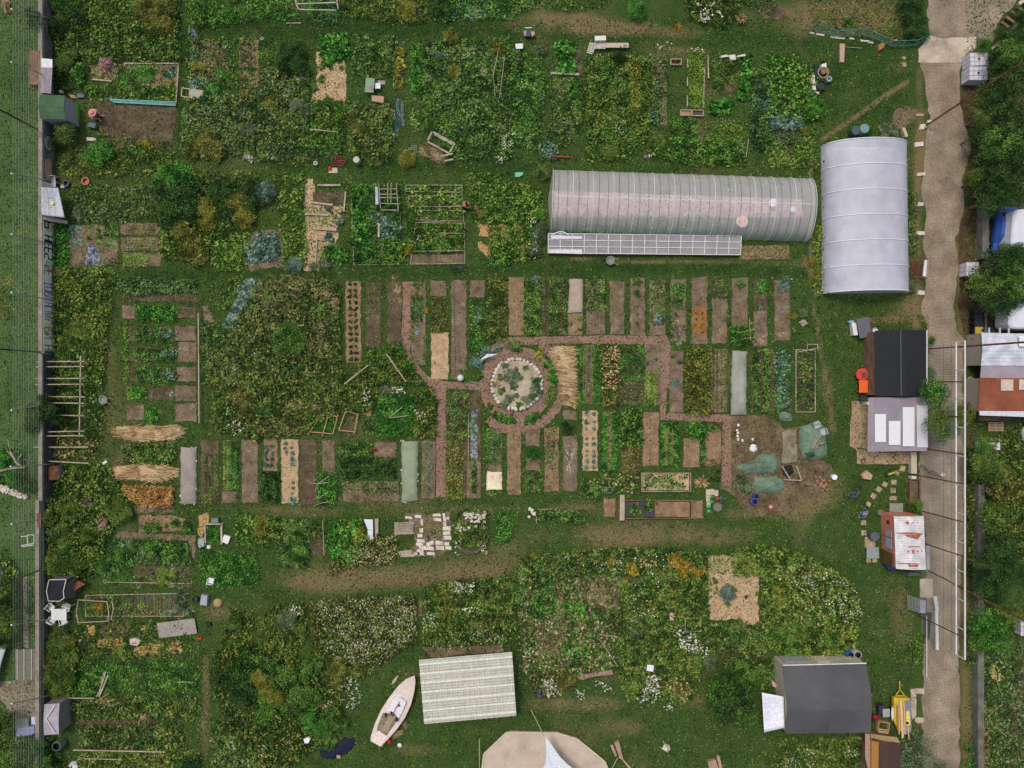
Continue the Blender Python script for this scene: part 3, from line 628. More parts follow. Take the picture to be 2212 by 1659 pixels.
PL([(1475,1025,28)],'bushy','gold','yellow-flowered sunflower beside withered beans','sunflower')
bed((1513,1212,1665,1625),st_,UP+'mulched with straw, left of dotted soil bed')
PL([(1548,1475,13),(1598,1520,9),(1548,1565,9),(1600,1275,7),(1560,1380,7),(1620,1430,8)],'small','blue','tiny seedling on straw-mulched bed','seedling')
bed((1686,762,1820,1625),soil,UP+'long and bare with line of black dots')
mb=MB()
for i in range(36):p=g(1713+i*.3+random.uniform(-2,2),795+i*22.5);mb.cyl((*p,.04),.055,.05,8)
mb.bd('drip_line',(22,20,20),label='line of small black planting holes along long bare bed',cat='drip line')
bed((1848,760,1980,912),soil,UP+'short bare brown square right of dotted bed')
MS((1835,912,1990,1290),'mid','mixed green crops below short brown square',.3,.15,60,gap=.3)
PL([(1910,1020,25),(1915,1075,28),(1912,1115,30),(1918,1160,12)],'cabbage','blue','green cabbage in line below short brown square')
PL([(1892,1315,66,.8)],'bushy','lush','round dark green bush at foot of cabbage line','bush')
MS((1995,745,2170,1305),'olive','yellowing potato tops in wide leafy bed',.5,.16,80,gap=.15)
MS((1995,745,2075,1305),'mid','green potato tops in wide leafy bed',.5,.16,40,gap=.3)
tl(2,1)
bed((-32,730,105,1242),s1,UP+'pinkish brown with scattered seedlings, above stone circle')
MS((-30,740,100,1235),'mid','scattered seedlings on pinkish brown bed',.12,.13,14,gap=.3)
bed((110,735,290,1242),s2,UP+'with green rows and brown strip on right')
rows((110,735,250,1242),2,'y','mid','two leafy rows beside brown strip',.35,.16,85,.8)
PL([(215,1010,38),(215,920,30),(215,1210,42),(210,1140,30)],'tuft','lime','light green leafy plant in two-row bed')
PL([(205,755,34)],'bushy','purp','grey-violet bush at top of two-row bed','bush')
bed((308,740,480,1242),s2,UP+'with three leek rows, left of upper fleece')
rows((310,740,480,1240),3,'y','mid','three leek rows left of upper fleece',.35,.13,85,.55,'leek_rows');PL([(415,1080,28)],'tuft','gold','orange-yellow leafy plant among leek rows')
bed((482,1045,612,1240),s1,UP+'bare end below grey fleece')
PL([(585,1095,24),(512,1140,18),(585,1188,18),(540,1210,12)],'small','mid','small green plant on bare bed end below fleece')
def cv(q,h,c,label,stones=True,name='row_cover',seed=1,sc=(198,186,166)):
 """a fleece stretched over a bed, pinned with stones"""
 pl=[g(*p)for p in q];t=TH(name,label,'row cover',(sum(p[0]for p in pl)/4,sum(p[1]for p in pl)/4,0),'fleece covers over beds');mb=MB();rr=random.Random(seed)
 def fn(i,j):
  p=bil(pl,i,j,0);e=min(i,1-i)*4;f=min(j,1-j)*10;k=min(1,e)*min(1,f+.2)
  wob=.05*(fbm(np.array(p[0]),np.array(p[1]),3,seed)-.5);ex=(vn(np.array(p[0]*3),np.array(p[1]*3),1,seed)-.5)*.14*(1 if min(i,1-i)<.01 or min(j,1-j)<.01 else 0)
  return(p[0]+ex,p[1]+ex*.5,.1+h*k**.5+float(wob)*2)
 mb.sheet(14,40,fn,.01);mb.bd('fleece',fleece('fleece_%d_%d_%d'%c,[tuple(int(v*k)for v in c)for k in(.82,.94,1.03,1.1)]),t,smooth=True)
 if stones:
  for k in range(8):
   e=k%4;u=rr.random();i,j=((0,u),(1,u),(u,0),(u,1))[e];p=bil(pl,i,j,.12);MB().ball((p[0],p[1],.16),rr.uniform(.06,.1),6,4,(1,1.2,.7),.2,k).bd('weight_stone',sm_(),t)
 return t
cv([(495,752),(615,752),(610,1042),(480,1048)],.22,(160,146,130),'short grey fleece over bed of upper row',False,seed=2)
bed((640,755,800,1235),soil,UP+'with potatoes above and bare below, right of grey fleece')
MS((640,750,800,1035),'mid','leafy potato tops right of grey fleece',.4,.17,80,gap=.2);MS((665,1040,798,1230),'mid','sparse seedlings below potatoes',.1,.1,14,gap=.4)
bed((843,767,970,1238),soil,UP+'with few pale seedlings in two short lines')
MS((850,870,895,1075),'lime','light green seedlings in short line on bare bed',.15,.1,45,gap=.3);PL([(908,905,20),(905,1035,16)],'cabbage','blue','small cabbage on bed with pale seedlings')
bed((1020,745,1150,1240),soil,UP+'with three dark tufts in its lower half')
PL([(1080,775,46),(1075,880,38)],'bushy','mid','green plant at top of bed with three dark tufts');PL([(1075,852,18)],'tuft','gold','orange-stemmed chard in bed with three dark tufts','chard')
PL([(1083,995,24),(1083,1060,24),(1083,1140,26)],'tuft','sage','dark grey-green tuft in line of three','herb_tuft')
bed((1185,760,1325,1242),soil,UP+'with mixed greens, big bluish cabbage and bare end')
MS((1190,760,1320,1145),'mid','mixed greens in bed with big bluish cabbage',.35,.16,70,gap=.2);PL([(1268,1088,42)],'cabbage','purp','big bluish cabbage at foot of mixed greens');PL([(1252,925,30)],'tuft','lime','yellow-green leafy plant above big bluish cabbage')
bed((1370,750,1505,1300),soil,UP+'with tall dark plant and blue cabbages at its foot')
MS((1375,790,1480,1000),'lush','dark leafy crop at top of bed by path corner',.6,.18,90,gap=.1);MS((1360,1020,1420,1290),'mid','green edge rows by path corner',.3,.15,60,gap=.2)
PL([(1440,1190,24),(1438,1228,22),(1440,1265,24),(1436,1300,26)],'cabbage','blue','blue-green cabbage in line by path corner')
bed((1548,732,1687,1322),soil,UP+'long and bare with orange-brown middle')
MB().pz(rg_(rect(1556,990,1680,1230),.25,.05,4),.06,.078,.03).bd('straw_layer',gr('orange_mulch',[(96,64,34),(128,88,50),(146,104,64),(162,122,82)],1.3,11,.7,.04),label='orange-brown mulch on middle of long bare bed',cat='mulch')
PL([(x,y,13)for y in(1050,1100,1150,1215)for x in(1588,1645)],'small','mid','small plant on orange-brown mulch')
bed((1725,915,1860,1312),soil,UP+'brown with dried onion leaves at its foot');bed((1730,725,1860,915),s2,UP+'short end full of seedlings in rows')
rows((1730,725,1860,915),4,'y','mid','four short rows of seedlings',.25,.11,80,.6,'seedling_rows');SN((1760,1100,1840,1300),pi/2,.35,50,'straw','dried onion leaves on brown bed',.06,'dried_leaves','leaves',.8,kind='stuff')
bed((1897,742,2037,1168),soil,UP+'bare brown with one plant at its top');PL([(1975,800,42)],'bushy','lush','')
MS((1890,1150,2065,1330),'lush','dark green clump below bare brown bed, crossed by canes',.5,.15,110,gap=.1)
t=TH('cane_trellis','crossed bamboo canes over dark green clump','cane frame',(*g(2035,1200),0));mb=MB()
for p,q in(((2032,1095),(2040,1285)),((1940,1220),(2075,1190)),((1960,1275),(2080,1258)),((2035,1145),(2080,1130))):mb.bm((*g(*p),.65),(*g(*q),.7),.03)
mb.bd('canes',(168,148,116),t)
bed((2085,745,2205,1020),s2,UP+'planted with dark bush and bluish cabbage');bed((2085,1020,2205,1335),soil,UP+'bare with pale dried leaves, second from right end')
PL([(2150,815,58,.8)],'bushy','lush','dark green bush in bed right of cane frame','bush');PL([(2150,1005,26)],'cabbage','purp','pale blue cabbage near right end of upper row')
MS((2090,880,2200,1020),'mid','green growth around pale blue cabbage',.25,.14,40,gap=.4)
SN((2090,1225,2200,1315),0,.4,60,'straw','pale dried leaves in band on bed',.06,'dried_leaves','leaves',.7,kind='stuff')
tl(3,1)
bed((52,760,190,1290),soil,UP+'last one at right end, beside worn footpath')
PL([(140,800,70,.6)],'bushy','blue','blue-green bush at top of rightmost bed','bush');PL([(112,1030,22)],'cabbage','purp','pale blue cabbage on rightmost bed');PL([(112,935,16)],'tuft','lime','small yellow-green plant on rightmost bed')
SN((60,1210,185,1260),0,.35,40,'straw','dried leaves at foot of rightmost bed',.06,'dried_leaves','leaves',.7,kind='stuff')
PL([(300,1050,45,.8)],'big','sage','grey bush beside worn footpath','bush');PL([(215,1075,34)],'bushy','yel','yellow-green bush at edge of footpath','bush');PL([(250,1190,50,.6)],'bushy','mid','green bush below pile of stones by footpath','bush')
t=TH('stone_pile','small pile of grey-pink stones beside footpath','stones',(*g(300,1135),0))
for i,(x,y)in enumerate(((280,1130),(300,1115),(318,1140),(296,1150),(310,1125))):MB().ball((*g(x,y),.2),.16,7,5,(1.3,.8,.6),.2,i).bd('stone',gr('pink_stone',[(110,92,84),(140,120,112),(160,142,132),(176,160,150)],3,9,.4,.02),t)
MD='middle-row bed, '
tl(2,1)
SN([(385,1340),(510,1340),(515,1850),(480,1850),(460,1700),(440,1620),(385,1420)],R(-10),1.25,900,'straw','big heap of loose pale straw on right of stone circle',.35,wob=.22,w=.03)
MS((555,1310,608,1840),'lush','dark grass strip right of straw heap',.15,.12,130);MS((712,1320,768,1840),'lush','dark grass strip left of flowering bed',.15,.12,130)
bed((610,1320,712,1835),soil,MD+'with thin brown and green stripes, right of straw heap');rows((608,1325,715,1835),3,'y','mid','',.2,.12,45,.3)
SN((690,1330,712,1830),pi/2,.3,60,'dry','dried stems along striped bed',.08,'dried_leaves','leaves',.6,kind='stuff')
MS((770,1318,925,1845),'olive','bushy flowering crop in middle row',.55,.17,95,gap=.1);FL((775,1330,920,1700),240,'straw','cream flowers over flowering crop',.6,.13,clump=.3)
bed((930,1320,1140,1840),s2,MD+'under block of lush greens');MS((932,1318,1142,1620),'lush','',.4,.16,95,gap=.05);MS((940,1620,1130,1840),'mid','',.3,.15,60,gap=.35)
bed((1142,1318,1280,1845),soil,MD+'pinkish soil with yellow-green rows at its foot');rows((1142,1560,1262,1840),2,'y','lime','',.22,.15,90,.55,'lettuce_rows')
PL([(1180,1380,14),(1243,1447,18),(1170,1485,18)],'small','lush','small green plant on pinkish soil')
bed((1362,1368,1480,1910),soil,MD+'wide bare soil right of wood-chip corner');PL([(1415,1650,48,.4)],'bushy','blue','');PL([(1395,1420,20),(1450,1470,26)],'small','mid','')
MS((1495,1345,1710,1925),'olive','tall yellow-brown flowering crop in middle row',.8,.17,110,gap=.1);MS((1495,1345,1710,1925),'yel','yellowed tops of tall crop',.85,.15,26,gap=.45)
bed((1718,1355,1857,1910),soil,MD+'with mixed pale rows left of fleece');rows((1718,1358,1857,1905),4,'y','mid','',.2,.12,34,.35);rows((1730,1358,1850,1905),3,'y','dry','',.12,.14,14,.35)
cv([(1897,1372),(2028,1380),(2022,1925),(1885,1925)],.3,(144,148,134),'long grey-green fleece over bed of middle row',False,seed=5)
bed((2060,1365,2225,1910),s2,MD+'with leafy rows right of long fleece');rows((2055,1360,2230,1900),2,'y','mid','',.35,.15,75,.5);
tl(3,1);bed((10,1365,195,1900),s2,MD+'with row of squash leaves, beside framed bed');MS((60,1370,180,1870),'blue','',.4,.22,40,gap=.3,asp=.8);MS((40,1360,180,1880),'lush','',.35,.18,70,gap=.2)
def fr(q,label,w=.07,h=.18,mat=None,name='bed_frame',group=None,z=0,cat='bed frame'):
 pl=aspoly(q);t=TH(name,label,cat,(sum(p[0]for p in pl)/len(pl),sum(p[1]for p in pl)/len(pl),0),group)
 for i in range(len(pl)):
  p,r=pl[i],pl[(i+1)%len(pl)];d=math.hypot(r[0]-p[0],r[1]-p[1]);u=((r[0]-p[0])/d,(r[1]-p[1])/d)
  MB().bm((p[0]-u[0]*w*.5,p[1]-u[1]*w*.5,z+h/2),(r[0]-u[0]*w*.52,r[1]-u[1]*w*.52,z+h/2),w,h).bd('board',mat or wm_(),t)
 return t
fr((237,1365,402,1900),'wooden frame round leafy bed at right end of middle row');MS((240,1370,400,1890),'mid','leafy crop inside framed bed at right end',.4,.17,60,gap=.25);bed((245,1372,396,1892),s2,'dark soil inside framed bed at right end',h=.05)
t=TH('twig_trellis','small trellis of forked sticks at head of framed bed','trellis',(*g(350,1340),0));mb=MB()
for p,q in(((315,1320),(308,1385)),((402,1315),(405,1380)),((318,1318),(400,1320)),((240,1385),(425,1345))):mb.bm((*g(*p),.7),(*g(*q),.7),.05)
for p in((315,1325),(402,1320),(240,1385)):mb.bm((*g(*p),0),(*g(*p),.7),.05)
mb.bd('sticks',wm_(),t)
LO='lower-row bed, '
tl(1,2)
MS((1645,50,1855,470),'mid','leafy rows beside lower wood-chip path',.4,.15,75,gap=.2);rows((1715,60,1735,440),1,'y','sage','pale withered row beside lower path',.4,.14,60,.8);MS((1640,470,1785,990),'yel','yellowing leafy bed beside lower path',.35,.16,55,gap=.2);MS((1640,470,1785,990),'mid','green leaves of yellowing bed',.35,.16,40,gap=.2)
bed((1640,55,1945,990),s2,LO+'soil under leafy rows beside path',h=.04)
PL([(1890,252,30),(1880,465,28),(1882,512,26),(1880,560,26),(1885,612,32)],'cabbage','purp','violet-blue cabbage in single cabbage line');PL([(1885,300,28),(1870,342,30),(1885,385,34),(1878,425,26)],'cabbage','blue','green cabbage between violet-blue ones')
rows((1855,660,1905,940),1,'y','mid','green row continuing below cabbage line',.3,.15,80,.8);bed((1820,670,1945,990),soil,LO+'brown soil on both sides of green row below cabbages',amp=.03,h=.085)
for x,y0,y1 in((1840,250,660),(1915,590,660)):MB().bm((*g(x,y0),.3),(*g(x-6,y1),.3),.03).bd('bamboo_stake',(176,164,128),label='bamboo stake lying %s cabbage line'%('along left of' if x==1840 else 'at lower right of'))
MS([(1960,330),(2050,400),(2120,420),(2120,690),(1990,690),(1980,500)],'lush','dark green crop above white sheet',.4,.16,85,gap=.15);PL([(2048,618,16),(2048,665,18)],'cabbage','blue','small cabbage above white sheet')
bed((1990,380,2128,760),soil,LO+'brown strip ending at white sheet')
cv([(1995,755),(2125,760),(2130,910),(1993,915)],.12,(222,206,178),'small cream-white sheet on lower-row bed',False,'ground_sheet',9)
MS((1995,915,2130,960),'lime','light green plants below white sheet',.25,.14,90)
tl(2,2)
bed((-45,400,78,962),s1,LO+'brown speckled with small plants, left of centre');MS((-40,410,75,955),'mid','',.12,.13,18,gap=.25)
bed((115,385,240,545),soil,LO+'short bare square below stone circle');bed((120,640,245,940),soil,LO+'brown centre strip between green rows')
PL([(178,600,70,.7)],'big','lush','round dark green bush below short bare square','bush');rows((100,740,270,940),2,'y','mid','two green rows below round dark bush',.35,.15,80,.6)
bed((280,380,405,930),s1,LO+'with blue cabbages and yellowing stems');PL([(338,520,14),(338,560,16),(335,600,18),(338,640,22),(340,680,26)],'cabbage','purp','')
MS((275,480,400,690),'mid','green leaves beside grey-blue cabbages',.3,.15,70,gap=.3);MS((285,690,380,920),'olive','yellowing stems below grey-blue cabbages',.15,.14,40,gap=.4);MS((285,345,390,470),'mid','weeds at head of cabbage bed',.3,.15,40,gap=.3)
bed((438,225,560,310),soil,LO+'small bare square above dark bush');PL([(478,375,76,.7)],'big','dark','','bush');bed((438,445,565,932),soil,LO+'bare with white dried stalks, below dark bush')
SN((470,500,555,770),pi/2,.45,90,'white','white dried stalks on bare bed',.1,'dried_stalks','stalks',.7,kind='stuff')
bed((608,228,742,752),st_,LO+'straw-mulched with double row of cabbages')
PL([(x+random.uniform(-4,4),y,26+random.uniform(-5,6))for y in(258,328,388,472,522,577,620,668,715)for x in(643,708)],'cabbage','blue','grey-green cabbage in double row on straw')
bed((792,230,892,752),s1,LO+'with green edges and sparse middle');rows((765,240,915,750),2,'y','lush','',.35,.15,70,.55);PL([(825,330,28),(855,500,30),(850,590,22),(860,550,18)],'tuft','lime','')
MS((925,215,1125,540),'mid','bushy green crop in lower row',.55,.18,95,gap=.1);MS((940,520,1110,770),'olive','withering end of bushy crop',.35,.17,70,gap=.3);bed((945,520,1110,765),s2,LO+'soil showing under withering crop')
bed((1127,240,1270,712),s1,LO+'straw-brown with few dark planting holes')
PL([(1190,y,11)for y in(310,378,440,492,560,655)],'small','dark','tiny dark plant in single line of straw-brown bed')
bed((1310,380,1400,710),s1,LO+'narrow brown bed between green edges');rows((1275,330,1440,710),3,'y','lush','',.3,.15,60,.5);PL([(1382,320,22),(1385,535,24)],'tuft','lime','')
bed((1478,470,1622,722),s1,LO+'square with six young cabbages');PL([(x,y,15)for x in(1520,1583)for y in(520,625,678)],'cabbage','blue','')
MS([(1500,330),(1700,330),(1680,480),(1560,495),(1530,440)],'lush','dark green vegetables above young cabbage square',.5,.17,95,gap=.1);PL([(1560,350,44,.6)],'bushy','lime','yellow-green plant above young cabbage square')
MS((1680,330,1810,420),'wild','dark twiggy growth by path',.4,.15,70,gap=.2)
bed((1668,405,1812,655),s1,LO+'last brown square left of end of wood-chip path')
SN((1660,630,1790,700),.1,.5,120,'dry','heap of yellowish dry stalks on last brown square',.15,'stalk_heap','stalks',.5)
MS((1625,480,1668,690),'lush','green strip between two brown squares',.2,.14,110)
LL='lower-left bed, '
tl(1,2)
bed((-125,482,20,1030),soil,LL+'long bare brown bed left of straw-mulched ones')
bed((65,470,190,755),s1,LL+'short with six blue-green plants');PL([(97,555,26),(145,542,20),(92,598,20),(145,600,20),(90,645,22),(145,645,20),(85,700,24),(140,700,20)],'small','blue','')
rows((45,750,205,1020),2,'y','dark','dark green rows below short straw bed',.45,.17,85,.7)
bed((218,475,370,1032),st_,LL+'straw-mulched with column of cabbage plants');PL([(258,515,30),(255,560,28),(262,590,24),(315,500,18),(312,550,22),(318,600,30),(322,645,32),(322,690,32),(318,790,12),(320,850,24),(322,895,26),(320,945,20),(322,1005,34),(240,1000,20)],'cabbage','blue','')
bed((383,475,525,1045),s2,LL+'bare dark brown and smoothly raked');MS((430,490,510,700),'mid','',.1,.12,12,gap=.5)
bed((570,482,685,765),soil,LL+'brown with faint seedlings');MS((570,480,680,760),'mid','',.12,.12,24,gap=.4)
MS((530,770,700,1040),'lush','dark green clump crossed by pale branches',.55,.16,100,gap=.1)
for i,q in enumerate([[(480,850),(540,858),(640,845)],[(520,920),(545,860),(640,790)],[(510,985),(560,975),(635,930)],[(515,1045),(560,1025),(640,1010)]]):
 MB().tube([(*g(*p),.45)for p in q],.03).bd('branch',wm_(),label='pale forked branch lying across dark green clump',group='pale forked branches')
bed((1018,500,1215,638),soil,LL+'smooth brown rectangle left of green fleece');rows((725,500,1015,640),4,'x','mid','',.25,.13,60,.6);PL([(1000,578,26),(1035,570,20)],'bushy','red','','beetroot')
rows((735,640,1215,820),4,'x','dark','dark horizontal crop rows left of green fleece',.3,.15,70,.8);bed((750,840,1240,1018),soil,LL+'wide brown bed with yellowing plants',amp=.04,h=.05);MS((740,840,1230,930),'mid','',.4,.16,55,gap=.2);MS((800,900,1200,1015),'olive','',.2,.14,30,gap=.45)
t=cv([(1255,490),(1402,495),(1400,1008),(1262,1020)],.3,(134,144,120),'tall green-grey fleece in lower-left row',True,seed=12)
bed((1430,490,1552,992),soil,LL+'brown with column of four bushes');PL([(1480,530,42),(1490,615,44),(1500,710,46),(1490,810,40),(1480,910,46)],'bushy','sage','',hs=.7)
tl(0,2)
cv([(1562,545),(1705,548),(1702,1035),(1565,1035)],.25,(146,138,130),'long grey fleece held down with white stones, lower left',True,seed=15)
bed((1735,480,1895,1045),s2,LL+'brown with faint vertical rows right of long grey fleece');rows((1760,600,1890,1045),3,'y','mid','',.2,.12,55,.5)
rows((1932,485,1985,905),2,'y','lime','two thin bright yellow-green lettuce rows',.15,.13,90,.5,'lettuce_rows');rows((1988,485,2060,915),2,'y','lush','broad green rows beside yellow-green lettuce',.3,.15,90,.8);bed((1930,480,2060,920),soil,LL+'planted with yellow-green lettuce rows',h=.04);bed((1918,922,2052,1030),soil,LL+'short bare square below lettuce rows')
tl(0,1);LB='left-block bed, '
bed((1058,978,1180,1100),soil,LB+'bare square at upper left corner');MS((1180,985,1535,1120),'lush','',.45,.17,85,gap=.15);bed((1525,985,1700,1090),s2,LB+'brown with three thin rows, top right');rows((1535,1000,1690,1080),3,'x','olive','',.1,.1,30,.3)
for i,(yy,w_)in enumerate(((1162,'second'),(1335,'third'),(1512,'fourth'))):
 bed((1115,yy,1510,yy+125),s2,LB+'%s bed from top under leafy rows'%w_,h=.05);MS((1075,yy,1118,yy+125),'lime','yellow-green lettuce column at left of %s bed'%w_,.2,.15,130)
 MS((1190,yy+5,1500,yy+130),'lush','leafy crop on %s bed of left block'%w_,.4,.17,80,gap=.15);MS((1390,yy+40,1540,yy+95),'blue','bluish cabbages in line on %s bed of left block'%w_,.42,.2,60,gap=.15,asp=.8);PL([(1190,yy+65,42,.8)],'bushy','mid','rounded green plant on %s bed of left block'%w_)
bed((1505,1158,1700,1290),soil,LB+'bare, with white pebble, second from top');bed((1535,1296,1702,1475),soil,LB+'large bare rectangle by long pole');bed((1530,1512,1703,1642),soil,LB+'bare square below large bare rectangle')
tl(0,2)
bed((1515,12,1702,150),soil,LB+'bare square, second from bottom right');bed((1512,170,1703,325),soil,LB+'bare square at bottom right corner');bed((1100,180,1250,312),soil,LB+'bare square at bottom left corner')
MS((1100,25,1135,135),'lime','yellow-green lettuce at left of fifth bed',.2,.15,130);PL([(1210,80,70,.6)],'bushy','lush','large dark plant in fifth bed of left block');PL([(1310,272,72,.5)],'bushy','lush','large spiky courgette plant in bottom bed of left block','courgette')
bed((1280,30,1512,140),s2,LB+'fifth from top with pale cabbages',amp=.04,h=.05);PL([(1320,90,22),(1395,92,20),(1490,90,24),(1445,85,16)],'cabbage','blue','');PL([(1382,240,22),(1490,275,26)],'tuft','lime','')
tl(0,1);MB().bm((*g(1733,1050),.5),(*g(1740,1995),.5),.09).bd('long_pole',wm_(),label='long pale pole lying along right of left-block beds')
bed((1045,268,1375,370),soil,'light brown bed with short seedling rows, topmost of three');bed((1045,390,1375,508),soil,'light brown bed with sparse lettuce, middle of three');bed((1060,530,1400,645),soil,'light brown bed with bright lettuce, lowest of three')
rows((1090,280,1340,360),5,'x','olive','short seedling rows on topmost bed of three',.12,.12,40,.3);rows((1080,400,1340,500),4,'x','lime','sparse lettuce rows on middle bed of three',.15,.13,50,.4,skip=.3);MS((1070,535,1280,640),'lime','bright green lettuce on lowest bed of three',.2,.15,130,gap=.1);MS((1280,540,1380,640),'mid','thin seedlings at right of bright lettuce',.12,.1,40,gap=.3)
bed((595,285,1025,640),soil,'wide brown bed with cabbages beside graffiti wall',h=.04,amp=.1)
PL([(625,320,30),(680,320,28),(620,370,32),(650,400,28),(685,435,30),(640,450,26),(610,345,24)],'cabbage','blue','blue-green cabbage in clump nearest graffiti wall');PL([(785,475,30),(800,510,32),(775,550,30),(830,555,34),(790,590,34),(830,600,34),(770,610,28),(845,520,26)],'cabbage','purp','bluish cabbage in middle clump of wide brown bed')
PL([(940,300,32),(990,310,32),(925,360,30),(990,380,34),(930,450,30),(985,465,26),(850,340,26),(865,390,26),(855,440,24),(780,320,22),(765,400,20)],'cabbage','mid','green cabbage in right part of wide brown bed')
MS((890,560,1020,640),'mid','green plants at foot of wide brown bed',.25,.15,60,gap=.2)
tl(2,2)
t=fr((1118,768,1538,925),'white-edged raised bed with strawberries on straw',.06,.3);bed((1124,774,1532,919),st_,'straw filling of white-edged raised bed',h=.16,amp=.0)
for i,q in enumerate([[(1130,780),(1215,780),(1240,840),(1240,890),(1140,905)],[(1240,790),(1310,785),(1400,780),(1400,830),(1340,860),(1230,835)],[(1250,880),(1400,840),(1460,850),(1500,880),(1480,905),(1390,905),(1350,915),(1270,900)],[(1435,780),(1500,780),(1515,815),(1450,820)]]):
 MS(q,'lush','strawberry plants on straw, %s'%['left end of raised bed','top centre of raised bed','bottom centre of raised bed','right end of raised bed'][i],.42,.17,120)
fr((918,1002,1543,1155),'long raised bed with seedling trays on left and straw on right',.07,.35,wb_());bed((1225,1010,1536,1148),s1,'brown straw filling of long raised bed',h=.2,amp=.0);bed((928,1010,1222,1148),s2,'dark soil under seedling trays of long raised bed',h=.2,amp=.0)
for i,(x0,y0,x1,y1,c)in enumerate([(970,1015,1065,1045,(60,60,64)),(975,1050,1055,1140,(48,62,48)),(1092,1012,1150,1045,(44,54,74)),(1115,1095,1222,1143,(54,54,62)),(1060,1048,1130,1090,(62,52,44))]):
 mb=MB();mb.pz(rect(x0,y0,x1,y1),.21,.26)
 mb.bd('seedling_tray',so(c,.6),label='%s seedling tray in raised bed'%['grey upper left','tall green-black','blue upper','wide dark lower right','brown middle'][i])
PL([(1060,1090,42),(1170,1068,38),(1105,1125,24),(1190,1028,34),(1245,1030,14)],'squash','mid','potted seedlings standing on trays','seedling',z=.24,hs=.6);MS((1235,1018,1530,1140),'mid','faint seedlings on brown straw of long raised bed',.3,.12,14,gap=.3)
t=TH('wooden_board','pale wooden board laid across left end of long raised bed','board',(*g(945,1062),.4));MB().bm((*g(947,952),.42),(*g(943,1172),.42),.4,.05).bd('plank',wm_(),t);MB().bm((*g(958,955),.46),(*g(956,1170),.46),.2,.04).bd('plank',wm_(),t)
bed((790,985,893,1152),s1,'short brown bed left of long raised bed');bed((1545,1005,1652,1165),s1,'short brown bed right of long raised bed')
def PT(q,pals,label,h=.45,dens=46,gap=.2,leaf=.16,lump=1.0):
 """ground growth of a plot: several species mixed, each its own layer"""
 LAST[1]=label
 for i,p in enumerate(pals):
  MS(q,p,'%s, %s'%(label,WD[p]),h*(1,.85,1.1,1.2)[i%4],leaf*(1,.65,1.6,1.2)[i%4],dens*(1,.9,.3,.25)[i%4],'growth','plants',gap=(gap,gap+.12,gap+.2,gap+.25)[i%4],lump=lump*(1,1.5,.7,2)[i%4])
def BU(pts,h,style,pal,label,name='bush',cat='bush',pal2=None):
 for i,p in enumerate(pts):BH(p[0],p[1],p[2],p[3]if len(p)>3 else h,style,pal,label,name,cat,label if len(pts)>1 else None,pal2)
tl(0,0)
PT([(360,-40),(1570,-40),(1560,540),(480,540),(440,300),(380,250)],['mid','dark','weed','olive'],'overgrown plot at top left corner',.6,50)
BU([(640,120,130),(520,40,120),(480,230,110)],1.6,'big','dark','dark green shrub in top left corner')
BU([(1230,60,120),(1330,150,140),(1420,60,120),(1400,220,110)],1.4,'big','olive','olive-brown flowering shrub near top left')
BU([(600,480,90),(520,560,80)],1.1,'big','weed','yellow-green shrub beside white bench roof')
BU([(330,200,110),(290,130,70)],2.6,'big','dark','dark tree growing over upper end of wall','tree','tree')
BU([(900,400,55)],.7,'dryt','dry','dry brown tuft in upper left plot')
PL([(940,555,62,1.0)],'bushy','pink','pink flowering shrub on straw-mulched plot','flowering_shrub','shrub')
bed([(770,560),(1550,545),(1540,740),(1240,745),(1020,690),(800,690)],s1,'straw-brown plot with pale log edging, upper left',h=.03,amp=.1);MS([(770,560),(1550,545),(1540,740),(1240,745),(1020,690),(800,690)],'mid','',.25,.16,34,gap=.35)
MS((1025,570,1265,730),'lush','green block between two straw-brown beds, upper left',.35,.15,110)
PL([(700,640,90,.7),(1310,620,50),(1300,690,40)],'bushy','lush','leafy green plant on straw-brown plot');PL([(1500,620,40),(1470,650,36),(1420,640,24)],'cabbage','blue','blue-green cabbage on straw-brown plot')
PT([(460,560),(760,590),(760,850),(620,800),(470,780)],['dark','mid'],'growth between bench roof and straw-brown plot',.4)
PT([(760,735),(1525,760),(1525,890),(1200,880),(760,850)],['mid','weed','lime'],'strip above turquoise trellis',.3,40)
for x0,y0,x1,y1 in((1080,553,1555,553),(800,690,970,706),(1235,735,1300,740),(1548,560,1525,900)):
 MB().bm((*g(x0,y0),.1),(*g(x1,y1),.1),.12).bd('edging_log',wm_(),label='pale log edging straw-brown plot on its %s side'%('upper' if y0==553 else 'lower left' if x0==800 else 'lower right' if x0==1235 else 'right'))
bed([(835,900),(950,880),(1525,925),(1530,1040),(1500,1130),(1490,1290),(1370,1290),(1200,1250),(1010,1290),(880,1180),(850,1080)],s2,'large freshly dug bare plot beside stooping person',h=.04,amp=.08)
MS([(835,1150),(1480,1230),(1480,1310),(1000,1330),(880,1240)],'mid','green and flowering edge below dug plot',.4,.15,60,gap=.3);PL([(1235,1240,32),(1280,1235,26),(1310,1290,24),(1450,860,22)],'small','gold','orange-yellow flowers at edge of dug plot','marigold')
BU([(560,1140,115)],2.2,'big','weed','small leafy tree below green-roofed hut','tree','tree');BU([(480,1240,70)],1.4,'big','dark','dark shrub under small leafy tree')
BU([(850,1320,150)],1.6,'big','lush','round green bush below dug plot')
PT([(600,1290),(1480,1310),(1560,1400),(1500,1500),(620,1560),(470,1420)],['weed','mid','olive'],'rough growth below dug plot',.4,34)
PT([(1600,-40),(2212,-40),(2212,210),(1650,260)],['lush','mid','weed'],'growth in top plot beside first lane',.6)
PL([(1650,270,26),(1680,300,24)],'small','purp','lavender blooms above silvery bush','lavender');BU([(1690,360,95)],1.2,'tuft','sage','silvery shaggy bush at corner of lane')
PT([(1610,330),(2212,330),(2212,760),(1640,760),(1600,500)],['mid','sage','weed'],'vegetables on straw right of lane',.3,34,.35)
